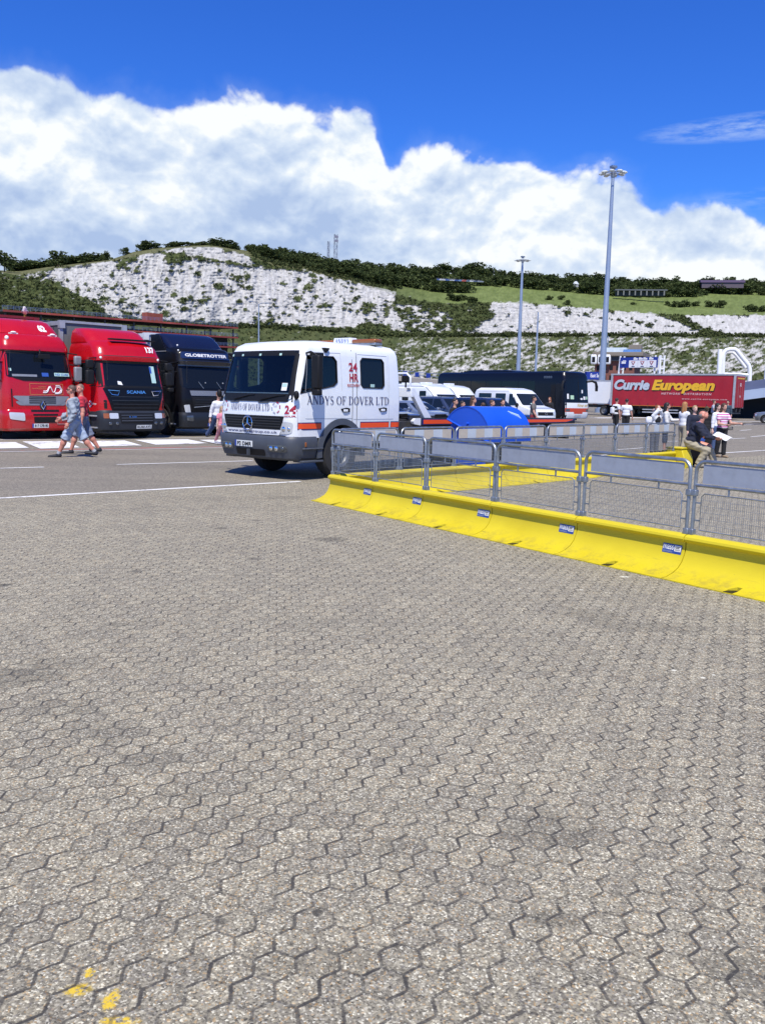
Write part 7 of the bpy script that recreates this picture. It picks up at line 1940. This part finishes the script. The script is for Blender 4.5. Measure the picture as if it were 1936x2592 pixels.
def sdf_eval(prims, h, k):
    """prims: ('c',a,b,ra,rb) tapered capsule · ('e',centre,radii,rot) ellipsoid; optional dict cut = list of (point, normal) keeps n.(p-point)<0"""
    lo = np.full(3, 1e9); hi = -lo
    for p in prims:
        if p[0] in 'ck':
            for q, r in ((p[1], p[3]), (p[2], p[4])): lo = np.minimum(lo, np.array(q)-r); hi = np.maximum(hi, np.array(q)+r)
        else: r = max(p[2]); lo = np.minimum(lo, np.array(p[1])-r); hi = np.maximum(hi, np.array(p[1])+r)
    lo -= 3*h; hi += 3*h; n = np.ceil((hi-lo)/h).astype(int)+1
    F = np.full(n, 1.0)
    for p in prims:
        if p[0] in 'ck': a, b = np.array(p[1], float), np.array(p[2], float); m = max(p[3], p[4]); blo, bhi = np.minimum(a, b)-m, np.maximum(a, b)+m
        else: a = np.array(p[1], float); m = max(p[2]); blo, bhi = a-m, a+m
        pad = k+2*h
        i0 = np.maximum(0, ((blo-pad-lo)/h).astype(int)); i1 = np.minimum(n, ((bhi+pad-lo)/h).astype(int)+2)
        g = np.stack(np.meshgrid(*[lo[i]+np.arange(i0[i], i1[i])*h for i in range(3)], indexing='ij'), -1)
        if p[0] == 'k':      # cone with flat ends, for hems and cuffs
            ab = b-a; L = np.linalg.norm(ab); t = ((g-a)@ab)/(L*L); rad = np.linalg.norm(g-a-t[..., None]*ab, axis=-1)
            d = np.maximum(rad-(p[3]+(p[4]-p[3])*np.clip(t, 0, 1)), np.maximum(-t, t-1)*L)
        elif p[0] == 'c':
            ab = b-a; t = np.clip(((g-a)@ab)/max(ab@ab, 1e-9), 0, 1); d = np.linalg.norm(g-a-t[..., None]*ab, axis=-1)-(p[3]+(p[4]-p[3])*t)
        else:
            q = g-a
            if len(p) > 3 and p[3] is not None: q = q@np.array(p[3])
            r = np.array(p[2], float); k0 = np.linalg.norm(q/r, axis=-1); k1 = np.linalg.norm(q/(r*r), axis=-1); d = np.where(k1 > 1e-6, k0*(k0-1)/np.maximum(k1, 1e-6), -r.min())
        sl = tuple(slice(i0[i], i1[i]) for i in range(3)); f = F[sl]
        hh = np.maximum(k-np.abs(f-d), 0)/k; F[sl] = np.minimum(f, d)-hh*hh*k*.25
    return F, lo
def sdf_mesh(name, prims, h, k, m, parent, cuts=(), seed=0, wrinkle=0.0):
    F, lo = sdf_eval(prims, h, k)
    if cuts:
        g = np.stack(np.meshgrid(*[lo[i]+np.arange(F.shape[i])*h for i in range(3)], indexing='ij'), -1)
        for pt, nr in cuts: nr = np.array(nr, float); nr /= np.linalg.norm(nr); F = np.maximum(F, (g-np.array(pt))@nr)
    V, Q = surface_net(F, lo, h)
    if wrinkle:
        rg = np.random.default_rng(seed); ph = rg.uniform(0, 6, 3)
        w = np.sin(V[:, 2]*62+np.sin(V[:, 0]*25+ph[0])*2+ph[1])*np.sin(V[:, 1]*23+V[:, 0]*19+ph[2])
        c = V.mean(0); d = V-c; d[:, 2] = 0; d /= np.linalg.norm(d, axis=1)[:, None]+1e-6; V = V+d*(w*wrinkle)[:, None]
    me = bpy.data.meshes.new(name); me.from_pydata(V.tolist(), [], Q.tolist())
    ms = m if isinstance(m, (list, tuple)) else [m]
    for x in ms: me.materials.append(x)
    me.polygons.foreach_set('use_smooth', [True]*len(me.polygons)); me.update()
    o = bpy.data.objects.new(name, me); COL.objects.link(o); o.parent = parent
    return o
def V3(*a): return np.array(a, float)
def rx(v, a): c, s = math.cos(a), math.sin(a); return V3(v[0], v[1]*c-v[2]*s, v[1]*s+v[2]*c)
def rz(v, a): c, s = math.cos(a), math.sin(a); return V3(v[0]*c-v[1]*s, v[0]*s+v[1]*c, v[2])
def ry(v, a): c, s = math.cos(a), math.sin(a); return V3(v[0]*c+v[2]*s, v[1], -v[0]*s+v[2]*c)
SKIN = mat('skin', (.50, .27, .19), .55, var=.08, vscale=12); SKIN2 = mat('skin_sunburnt', (.55, .23, .16), .5, var=.1, vscale=12); SKINP = mat('skin_pale', (.58, .36, .28), .55, var=.06, vscale=12)
EYE = mat('eye_dark', (.02, .015, .012), .3)
def cloth(nm, c, v=.12): return mat('cloth_'+nm, c, .85, var=v, vscale=7, bump=.25, bscale=60)
def hairm(nm, c): return mat('hair_'+nm, c, .6, var=.3, vscale=30)

def person(px, dist, H, face, label, *, skin=SKIN, build=1.0, lean=0, legs=((0, 0), (0, 0)), arms=((0, 8, 5), (0, 8, 5)), head=(0, 0), shirt=None, sleeve='short', trousers=None, tlen='long', shoes=None, hair=None, hairstyle='short',
           fine=False, group=None, seat=None, extra=None, socks=None, hip_z=None, pos=None, female=False, glasses=False):
    """face: heading of the person in degrees (0 = towards the camera, + turns to the picture's right);
    legs: (thigh pitch forward, knee bend) in degrees left,right; arms: (shoulder pitch forward, out, elbow bend)"""
    p = pos if pos is not None else spot(px, dist)
    o = thing('person', p, R(face), label, 'person', group)
    h = .011 if fine else .02; hk = .0075 if fine else .016
    b = build; sh = .108*H*(.5+.5*b)*(.92 if female else 1); hw = .052*H*(1.06 if female else 1)
    L_th, L_sh, L_ua, L_fa = .245*H, .245*H, .172*H, .148*H
    le = R(lean)
    def leg(th, kn): t = R(th); k = t-R(kn); kx = V3(0, -math.sin(t), -math.cos(t))*L_th; return kx, kx+V3(0, -math.sin(k), -math.cos(k))*L_sh
    drop = max(-(leg(*l)[1][2]) for l in legs)+.045*H
    hz = hip_z if hip_z is not None else drop
    hip = V3(0, 0, hz); up = V3(0, -math.sin(le), math.cos(le))
    chest = hip+up*.235*H; neck = hip+up*.315*H; headc = neck+up*.028*H+V3(0, -math.sin(le*.6)*.02*H-.012*H, .085*H)
    J = dict(hip=hip, chest=chest, neck=neck, head=headc)
    hy, hp = R(head[0]), R(head[1])
    HR = lambda v: rz(rx(V3(*v), -hp), hy)
    body, LEG, ARM = [], [], []
    body += [('e', hip+V3(0, 0, .03*H), (.095*H*b, .066*H*b, .075*H)), ('e', hip+up*.13*H, (.085*H*b*(.9 if female else 1), .062*H*b, .10*H)), ('e', chest, (.098*H*b, .068*H*b, .095*H)), ('c', neck-up*.02*H, headc+V3(0, .004*H, -.04*H), .033*H, .030*H), ('c', neck-up*.035*H+V3(-sh*.6, 0, 0), neck-up*.035*H+V3(sh*.6, 0, 0), .038*H, .038*H)]
    Rm = np.stack([HR((1, 0, 0)), HR((0, 1, 0)), HR((0, 0, 1))], 1)
    def hp_(v): return headc+HR(np.array(v)*H)
    body += [('e', headc+HR((0, .004*H, .012*H)), (.044*H, .054*H, .056*H), Rm), ('e', hp_((0, -.018, -.026)), (.033*H, .036*H, .036*H), Rm), ('c', hp_((0, -.050, .006)), hp_((0, -.060, -.012)), .007*H, .009*H), ('e', hp_((0, -.046, -.034)), (.016*H, .010*H, .007*H), Rm)]
    for s in (-1, 1): body += [('e', hp_((s*.045, .004, -.004)), (.007*H, .013*H, .018*H), Rm)]
    for s, (th, kn) in zip((1, -1), legs):
        r0 = hip+V3(s*hw, 0, 0); k_, a_ = leg(th, kn); K, A = r0+k_, r0+a_
        t = R(th)-R(kn); fd = V3(0, -math.cos(t*.35), -math.sin(t*.35)*.6); fd /= np.linalg.norm(fd); toe = A+fd*.115*H+V3(0, 0, -.028*H)
        LEG.append((r0, K, A, toe, fd))
        body += [('c', r0, K, .052*H*b, .034*H*b), ('c', K, K+(A-K)*.35, .034*H, .036*H*b), ('c', K+(A-K)*.3, A, .035*H*b, .021*H), ('c', A+V3(0, .012*H, -.022*H), toe, .022*H, .016*H)]
    for s, arm in zip((1, -1), arms):
        sp, so, eb = arm[:3]; tw = R(arm[3]) if len(arm) > 3 else 0
        S0 = neck-up*.042*H+V3(s*sh, 0, 0)
        d = rx(V3(0, 0, -1), -R(sp)); d = ry(d, -s*R(so)); E = S0+d*L_ua
        f = rx(V3(0, 0, -1), -R(sp+eb)); f = ry(f, -s*R(so)); f = rz(f, -s*tw); W = E+f*L_fa
        ARM.append((S0, E, W, f, s))
        body += [('c', S0, E, .030*H*b, .025*H*b), ('c', E, E+(W-E)*.4, .025*H, .025*H*b), ('c', E+(W-E)*.3, W, .025*H*b, .016*H)]
        # hand: palm, four curled fingers, thumb leaving the side
        side = V3(0, -1, 0)-f*np.dot(V3(0, -1, 0), f); side /= np.linalg.norm(side)+1e-9; nrm = np.cross(f, side)*s
        pc = W+f*.028*H
        body += [('c', W, W+f*.045*H, .014*H, .019*H), ('c', pc+side*.010*H, pc-side*.010*H+f*.012*H, .015*H, .014*H)]
        for i, ln in enumerate((.040, .045, .042, .033)):
            b0 = W+f*.052*H+side*(.016-.0105*i)*H; cr = (.35 if not (len(arm) > 4 and arm[4]) else 1.3)
            m1 = b0+(f*math.cos(cr*.5)+nrm*math.sin(cr*.5))*ln*H*.5; m2 = m1+(f*math.cos(cr*1.3)+nrm*math.sin(cr*1.3))*ln*H*.5
            body += [('c', b0, m1, .0062*H, .0056*H), ('c', m1, m2, .0056*H, .0045*H)]
        t0 = W+f*.018*H+side*.016*H; t1 = t0+(f*.75+side*.65+nrm*.25)*.022*H; body += [('c', t0, t1, .0075*H, .0062*H), ('c', t1, t1+(f*.9+side*.2+nrm*.4)*.022*H, .0062*H, .005*H)]
    sdf_mesh('body', body, hk if fine else h*.8, .012*H, skin, o)
    # face details
    if hairstyle != 'none_face':
        fm = MB()
        for s in (-1, 1): fm.sphere(hp_((s*.017, -.0475, .010)), .0056*H, 0, 6)
        fm.build('eye', EYE, o) if False else None
        for s in (-1, 1): e = MB(); e.sphere(hp_((s*.017, -.0470, .009)), .0062*H, 0, 6); e.build('eye', EYE, o)
        mo = MB(); mo.tube([hp_((-.012, -.0535, -.034)), hp_((0, -.0575, -.033)), hp_((.012, -.0535, -.034))], .0022*H, 4); mo.build('mouth', mat('lips', (.30, .10, .09), .5), o)
    if glasses:
        g = MB()
        for s in (-1, 1): g.tube([hp_((s*.048, .005, .010)), hp_((s*.040, -.040, .012))], .003*H, 4); g.box(hp_((s*.018, -.054, .009)), (.026*H, .006*H, .017*H), 0, Matrix(Rm.tolist()))
        g.tube([hp_((-.04, -.042, .014)), hp_((0, -.058, .013)), hp_((.04, -.042, .014))], .003*H, 4)
        g.build('sunglasses', M['black'], o)
    # clothes
    e = .011*H
    if shirt is not None:
        loose = 1.0
        pr = [('e', hip+up*.05*H, (.10*H*b+e*.6, .072*H*b+e*.8, .07*H)), ('e', hip+up*.13*H, (.093*H*b*(.92 if female else 1)+e*.5, .070*H*b+e*.6, .10*H)), ('e', chest, (.102*H*b+e*.5, .074*H*b+e*.5, .093*H)), ('c', neck-up*.040*H+V3(-sh*.7, 0, 0), neck-up*.040*H+V3(sh*.7, 0, 0), .036*H+e*.6, .036*H+e*.6)]
        cuts = [(hip-up*.005*H, -up)]
        for (S0, E, W, f, s) in ARM:
            if sleeve == 'none': pr += [('c', S0, S0+(E-S0)*.08, .034*H*b, .034*H*b)]; continue
            en = S0+(E-S0)*(.62 if sleeve == 'short' else 1); pr += [('c', S0, S0+(en-S0)*.6, .035*H*b+e*.5, .032*H*b+e*.5), ('k', S0+(en-S0)*.3, en, .034*H*b+e*.5, .032*H*b+e*.7)]
            if sleeve == 'long': pr += [('k', E, W-(W-E)*.03, .029*H*b+e*.6, .022*H+e*.6)]
        sdf_mesh('jacket' if extra and extra.get('jacket') else 'shirt', pr, h*.9, .02*H, shirt, o, cuts, len(label), .004*H if fine else 0)
    if trousers is not None:
        for nm in ('trousers',):
            pr = [('e', hip+V3(0, 0, .02*H), (.099*H*b+e*.4, .072*H*b+e*.5, .072*H))]; cuts = []
            for (r0, K, A, toe, fd) in LEG:
                if tlen == 'long': pr += [('c', r0, K, .056*H*b+e*.5, .041*H*b+e*.4), ('k', K, A+(K-A)*.03, .041*H*b+e*.4, .034*H+e*.7)]
                elif tlen == 'short': k2 = K+(A-K)*.10; pr += [('c', r0, K*.8+r0*.2, .058*H*b+e*.4, .046*H*b+e*.6), ('k', r0*.3+K*.7, k2, .049*H*b+e*.6, .052*H*b+e*.6)]
                elif tlen == 'mid': k2 = K+(A-K)*.35; pr += [('c', r0, K, .056*H*b+e*.6, .045*H*b+e*.5), ('k', K, k2, .045*H*b+e*.5, .043*H*b+e*.5)]
                elif tlen == 'skirt': pr += [('c', r0, K+(r0-K)*.1, .066*H*b+e, .085*H*b+e)]
            sdf_mesh({'short': 'shorts', 'skirt': 'skirt'}.get(tlen, 'trousers'), pr, h*.9, .018*H, trousers, o, [(hip+up*.055*H, up)], len(label)+3, .004*H if fine else 0)
    for (r0, K, A, toe, fd) in LEG:
        if shoes is not None:
            pr = [('c', A+V3(0, .016*H, -.020*H), toe+fd*.008*H, .027*H, .021*H), ('c', A+V3(0, .004*H, -.004*H), A+V3(0, 0, -.02*H), .027*H, .029*H)]
            sdf_mesh('shoe', pr, h*.7, .01*H, shoes, o, [(V3(0, 0, A[2]-.046*H), (0, 0, -1))])
        if socks is not None: q = MB(); q.tube([A+(K-A)*.0, A+(K-A)*.16], [.028*H, .030*H], 10); q.build('sock', socks, o)
    if hair is not None:
        c = headc+HR((0, .006*H, .014*H))
        if hairstyle == 'short': pr = [('e', c+HR((0, .006*H, .008*H)), (.050*H, .056*H, .058*H), Rm)]; cuts = [(hp_((0, -.030, .018)), HR((0, -.75, -.62))), (hp_((0, 0, -.02)), HR((0, .1, -1)))]
        elif hairstyle == 'shaved': pr = [('e', c+HR((0, .003*H, .003*H)), (.0465*H, .056*H, .057*H), Rm)]; cuts = [(hp_((0, -.026, .030)), HR((0, -.6, -.75))), (hp_((0, 0, -.012)), HR((0, .2, -1)))]
        elif hairstyle == 'fringe': pr = [('e', c+HR((0, .014*H, .004*H)), (.049*H, .052*H, .050*H), Rm)]; cuts = [(hp_((0, .004, .02)), HR((0, -1, -.05))), (hp_((0, 0, .034)), HR((0, 0, 1)))]
        elif hairstyle == 'long': pr = [('e', c+HR((0, .006*H, .008*H)), (.053*H, .058*H, .060*H), Rm), ('c', hp_((.036, .022, -.01)), hp_((.045, .03, -.105)), .026*H, .022*H), ('c', hp_((-.036, .022, -.01)), hp_((-.045, .03, -.105)), .026*H, .022*H), ('c', hp_((0, .04, 0)), hp_((0, .05, -.13)), .036*H, .032*H)]; cuts = [(hp_((0, -.036, .022)), HR((0, -1, -.35)))]
        elif hairstyle == 'bun': pr = [('e', c+HR((0, .006*H, .008*H)), (.051*H, .057*H, .059*H), Rm), ('e', hp_((0, .055, .045)), (.026*H, .026*H, .026*H))]; cuts = [(hp_((0, -.032, .02)), HR((0, -.9, -.45)))]
        sdf_mesh('hair', pr, hk, .012*H, hair, o, cuts)
    return o, J, LEG, ARM, hp_

WHITE_C, BLACK_C, NAVY_C = cloth('white', (.72, .73, .74), .05), cloth('black', (.012, .012, .014)), cloth('navy', (.012, .016, .035))
DENIM, KHAKI, GREYC_C = cloth('denim', (.05, .085, .18), .25), cloth('khaki', (.36, .32, .23)), cloth('grey', (.15, .14, .13))
SHOE = mat('black_shoe', (.014, .014, .018), .6)
BROWNH, DARKH, BLONDH, GINGH, FAIRH = hairm('brown', (.07, .035, .018)), hairm('dark', (.018, .012, .010)), hairm('blond', (.42, .27, .12)), hairm('ginger', (.22, .075, .022)), hairm('fair', (.34, .24, .13))

# --- two men walking past the red lorries (to the picture's left)
def men():
    CARGO = cloth('cargo_blue', (.33, .40, .50), .25); HOOD = cloth('hoodie_grey', (.29, .33, .37), .2); REDT = cloth('red_tee', (.46, .025, .045), .1); GSH = cloth('shorts_slate', (.17, .20, .27), .15)
    pf = G(192, 1157)
    o, J, LEG, ARM, hp = person(0, 0, 1.74, -84, 'man in sunglasses, open grey hoodie and pale blue cargo shorts, walking left', skin=SKIN2, build=1.10, lean=3, legs=((27, 3), (-24, 14)), arms=((-18, 14, 46, 15), (26, 12, 30)), head=(0, 2), shirt=HOOD, sleeve='long', trousers=CARGO, tlen='short', shoes=SHOE, hair=hairm('shaved', (.10, .055, .04)), hairstyle='shaved',
                                fine=True, group=None, socks=cloth('sock_grey', (.35, .36, .38)), pos=pf, glasses=True, extra=dict(jacket=True))
    H = 1.74
    t = sdf_mesh('orange_shirt', [('e', J['chest']+V3(0, -.050*H, -.02*H), (.055*H, .046*H, .105*H)), ('e', J['hip']+V3(0, -.058*H, .10*H), (.052*H, .046*H, .10*H))], .014, .03, cloth('orange_tee', (.62, .19, .05)), o)
    hd = sdf_mesh('hood', [('c', J['neck']+V3(-.05*H, .035*H, -.008*H), J['neck']+V3(.05*H, .035*H, -.008*H), .030*H, .030*H), ('e', J['neck']+V3(0, .055*H, -.035*H), (.06*H, .03*H, .045*H))], .014, .02, HOOD, o)
    pk = MB()
    for (r0, K, A, toe, fd), s in zip(LEG, (1, -1)): c = r0*.35+K*.65; pk.box(c+V3(s*.075*H, 0, 0), (.02*H, .07*H, .075*H))
    pk2 = pk; 
    (r0, K, A, toe, fd) = LEG[1]; c = r0*.4+K*.6; q = MB(); q.box(c+V3(-.078*H, 0, 0), (.018*H, .085*H, .085*H)); q.build('cargo_pocket', CARGO, o, bev=.01)
    person(0, 0, 1.74, -76, 'man in a red t-shirt and grey shorts walking left, turning his face to the camera', skin=SKIN2, build=1.10, lean=2, legs=((22, 4), (-20, 12)), arms=((-10, 12, 18), (10, 10, 25)), head=(52, 2), shirt=REDT, sleeve='short', trousers=GSH, tlen='short', shoes=SHOE, hair=hairm('thin', (.22, .13, .09)), hairstyle='shaved', fine=True, pos=G(200, 1150)+Vector((.0, .35, 0)))
men()
o, J, LEG, ARM, hp = person(0, 0, 1.60, 40, 'woman in a white top and jeans hurrying behind the white truck front', build=.92, lean=6, legs=((16, 5), (-34, 18)), arms=((10, 8, 30), (-20, 10, 20)), shirt=WHITE_C, sleeve='long', trousers=DENIM, shoes=SHOE, hair=hairm('caramel', (.20, .10, .04)), hairstyle='bun', pos=G(552, 1124), female=True)
bd = MB(); bd.box(J['chest']+V3(.0, .085, -.03), (.22, .10, .34)); bd.build('dark_bag', BLACK_C, o, bev=.03)
person(0, 0, 1.15, 40, 'small child in pink trousers beside the woman behind the white truck front', skin=SKINP, legs=((10, 5), (-24, 12)), shirt=cloth('pink', (.62, .22, .28)), sleeve='short', trousers=cloth('pink_pale', (.62, .28, .30)), shoes=cloth('white', (0, 0, 0)), hair=FAIRH, hairstyle='long', pos=G(562, 1127), female=True)

# --- queue behind the blue bin
for px, d, H, fc, lb, sh, hr, hs, fm in [(1151, 26.5, 1.52, 55, 'man with short dark hair and a dark jacket left of the blue bin lid', BLACK_C, DARKH, 'short', False), (1170, 28.5, 1.44, 60, 'dark-haired child just right of the man in the dark jacket, mostly behind the bin', cloth('mauve', (.16, .11, .13)), DARKH, 'short', False), (1197, 27.5, 1.58, 60, 'woman with long brown hair in profile behind the blue bin lid', cloth('taupe', (.20, .14, .14)), BROWNH, 'long', True),
                                          (1223, 28, 1.40, -150, 'child whose dark crown barely shows over the middle of the blue lid', BLACK_C, BROWNH, 'short', False), (1245, 28, 1.49, 50, 'brown-haired child over the middle of the blue bin lid', cloth('brownj', (.10, .07, .06)), BROWNH, 'short', False), (1272, 28, 1.52, 20, 'dark-haired child over the right half of the blue bin lid', BLACK_C, DARKH, 'short', False)]:
    person(px, d, H, fc, lb, shirt=sh, sleeve='long', trousers=BLACK_C, shoes=SHOE, hair=hr, hairstyle=hs, female=fm)
person(1350, 37, 1.68, 75, 'man in a grey t-shirt walking in front of the white van', build=.98, legs=((18, 4), (-16, 14)), arms=((-12, 8, 12), (12, 8, 20)), shirt=GREYC_C, trousers=cloth('red_shorts', (.20, .02, .03)), tlen='short', shoes=SHOE, hair=DARKH)
person(1391, 52, 1.62, -30, 'red-haired person by the open coach door beside the white van', shirt=BLACK_C, sleeve='long', trousers=BLACK_C, shoes=SHOE, hair=GINGH, hairstyle='long', female=True)
# --- the two waiters and the school group
o, J, *_ = person(1561, 44, 1.64, 118, 'waiter in a black waistcoat with a white bag on his back', shirt=WHITE_C, trousers=BLACK_C, shoes=SHOE, hair=DARKH, sleeve='short', lean=-2)
w = sdf_mesh('waistcoat', [('e', J['hip']+V3(0, .0, .20), (.185, .135, .17)), ('e', J['chest'], (.185, .135, .13))], .02, .03, BLACK_C, o)
b = MB(); b.box(J['chest']+V3(.05, .20, -.16), (.20, .14, .30)); b.build('white_bag', WHITE_C, o, bev=.04)
person(1586, 42, 1.62, 150, 'waiter in a white shirt and black trousers standing with arms down', build=1.08, shirt=WHITE_C, sleeve='short', trousers=BLACK_C, shoes=SHOE, hair=DARKH, arms=((6, 10, 10), (6, 10, 10)))
o, J, LEG, ARM, hp = person(1662, 27.5, 1.46, 18, 'red-haired girl with both arms raised and hands on her head', skin=SKINP, build=.95, lean=8, arms=((155, 34, 118), (155, 34, 118)), head=(0, 26), shirt=WHITE_C, sleeve='long', trousers=cloth('slate', (.10, .105, .12)), shoes=SHOE, hair=GINGH, hairstyle='long', female=True)
sdf_mesh('dark_waistcoat', [('e', J['chest']+V3(0, -.03, -.06), (.10, .10, .16))], .018, .02, BLACK_C, o)
b = MB(); b.box(J['hip']+V3(-.24, .0, .26), (.20, .14, .22)); b.build('white_bag', WHITE_C, o, bev=.06)
person(1688, 29, 1.52, 65, 'dark-haired girl in a white top and dark waistcoat, in profile behind the red-haired girl', build=.92, shirt=cloth('offwhite', (.62, .62, .60)), sleeve='long', trousers=cloth('denim_dark', (.035, .05, .085)), tlen='mid', shoes=SHOE, hair=DARKH, hairstyle='long', female=True, arms=((35, 6, 60), (10, 8, 20)))
person(1733, 28.6, 1.55, 120, 'girl with long ginger-blond hair, white top and khaki trousers', skin=SKINP, build=.92, shirt=WHITE_C, sleeve='long', trousers=KHAKI, shoes=cloth('tan', (.30, .22, .14)), hair=hairm('ginger_blond', (.36, .17, .06)), hairstyle='long', female=True, legs=((4, 2), (-4, 8)), arms=((25, 8, 50), (8, 8, 20)))
person(1759, 27.2, 1.46, 8, 'fair-haired boy in a dark jacket at the end of the fence', skin=SKINP, shirt=NAVY_C, sleeve='long', trousers=BLACK_C, shoes=SHOE, hair=FAIRH, hairstyle='short', arms=((8, 10, 15), (8, 10, 15)))
STR = bpy.data.materials.new('pink_stripes'); STR.use_nodes = True
def stripes():
    N = NT(STR.node_tree); co = N.n('ShaderNodeTexCoord').outputs['Object']; z = N.n('ShaderNodeSeparateXYZ', ins={0: co}).outputs[2]
    k = N.math('GREATER_THAN', N.math('FRACT', N.math('MULTIPLY', z, 14.0)), .52)
    bs = N.n('ShaderNodeBsdfPrincipled', ins={'Base Color': N.mix(k, (.76, .70, .74, 1), (.50, .10, .30, 1)), 'Roughness': .85}); N.n('ShaderNodeOutputMaterial', ins={0: bs.outputs[0]})
stripes()
o, J, LEG, ARM, hp = person(1832, 27.6, 1.54, 18, 'girl in a pink and white striped t-shirt holding out a dark phone', skin=SKIN, build=1.0, shirt=STR, trousers=BLACK_C, shoes=cloth('tan', (0, 0, 0)), hair=BROWNH, hairstyle='long', female=True, arms=((28, 10, 62, -40, 1), (14, 10, 70, 30)), legs=((3, 2), (-5, 6)))
W, f = ARM[0][2], ARM[0][3]; q = MB(); q.box(W+f*.11, (.07, .13, .016)); q.build('phone', M['black'], o, bev=.004)
q = MB(); q.box(J['hip']+V3(.20, -.10, .04), (.16, .08, .10)); q.build('waist_pouch', GREYC_C, o, bev=.02)
person(1816, 29.3, 1.53, 35, 'dark-haired girl in a white cardigan behind the girl in stripes', skin=SKINP, build=.92, shirt=cloth('white', (0, 0, 0)), sleeve='long', trousers=cloth('denim', (0, 0, 0)), shoes=SHOE, hair=DARKH, hairstyle='long', female=True)
person(1789, 30.5, 1.42, 160, 'child in a brown hat behind the seated man', shirt=BLACK_C, sleeve='long', trousers=BLACK_C, shoes=SHOE, hair=hairm('hat_brown', (.075, .055, .022)), hairstyle='bun')
person(1806, 58, 1.66, 60, 'person in a grey t-shirt standing by the red trailer side', shirt=cloth('pale_grey', (.34, .36, .42)), trousers=BLACK_C, shoes=SHOE, hair=BROWNH, arms=((20, 20, 70), (20, 20, 70)))
person(1842, 58, 1.66, -40, 'person in a dark blue jacket by the rear of the red trailer', shirt=cloth('teal_dark', (.04, .065, .09)), sleeve='long', trousers=BLACK_C, shoes=SHOE, hair=DARKH)

# --- man seated on the yellow end block, reading
def reader():
    base = F_END+FD*.20-FX*.06
    H = 1.72; sz = .52
    pos = Vector((base.x+.30, base.y+.02, 0))
    o, J, LEG, ARM, hp = person(0, 0, H, 62, 'balding man sitting on the yellow block, reading a newspaper', skin=SKIN2, build=1.28, lean=22, legs=((80, 58), (70, 98)), arms=((34, 6, 46, 20), (34, 6, 46, 20)), head=(0, 34), shirt=NAVY_C, sleeve='long', trousers=KHAKI, tlen='long', shoes=cloth('shoe_tan', (.30, .27, .22)), hair=hairm('grey', (.22, .20, .18)), hairstyle='fringe', fine=True, pos=pos, hip_z=sz+.085, extra=dict(jacket=True), glasses=False)
    c = sdf_mesh('blue_collar', [('c', J['neck']+V3(-.06, .03, -.015), J['neck']+V3(.06, .03, -.015), .05, .05)], .014, .02, cloth('royal_blue', (.03, .10, .42)), o)
    m = (ARM[0][2]+ARM[1][2])/2+V3(0, -.10, .02)
    n = thing('newspaper', o.matrix_basis @ Vector(m) if False else Vector((Matrix.Rotation(R(62), 3, 'Z') @ Vector(m))+Vector(pos)), R(62), 'open white newspaper held by the seated man', 'newspaper')
    b = MB()
    vs = []; nn = 10
    for i in range(nn+1):
        u = -.24+.48*i/nn; zz = .05*abs(math.sin(u*5.2))+.02*math.sin(u*17)
        vs += [(u, -.19, zz+.02), (u, .19, zz-.02)]
    b.add(vs+[(x, y, z-.006) for x, y, z in vs], [(2*i, 2*i+2, 2*i+3, 2*i+1) for i in range(nn)]+[(2*i+22, 2*i+23, 2*i+25, 2*i+24) for i in range(nn)]); b.build('sheet', mat('newsprint', (.66, .66, .64), .8, var=.2, vscale=14), n); n.rotation_euler = (R(26), R(-8), R(40))
    # rucksack on the ground side behind him
    r_ = thing('blue_rucksack', base+Vector((.78, .75, .46)), R(30), 'blue and black rucksack behind the knees of the seated man', 'rucksack')
    b = MB(); b.sphere((0, 0, .28), (.24, .19, .32), 0, 14); b.build('bag_body', cloth('royal_blue', (0, 0, 0)), r_); b = MB(); b.sphere((.12, -.10, .22), (.17, .14, .22), 0, 12); b.build('front_pocket', BLACK_C, r_)
    st = MB(); st.box((0, 0, -.25), (.3, .3, .42)); st.build('side_box', M['black'], r_, bev=.03)
reader()
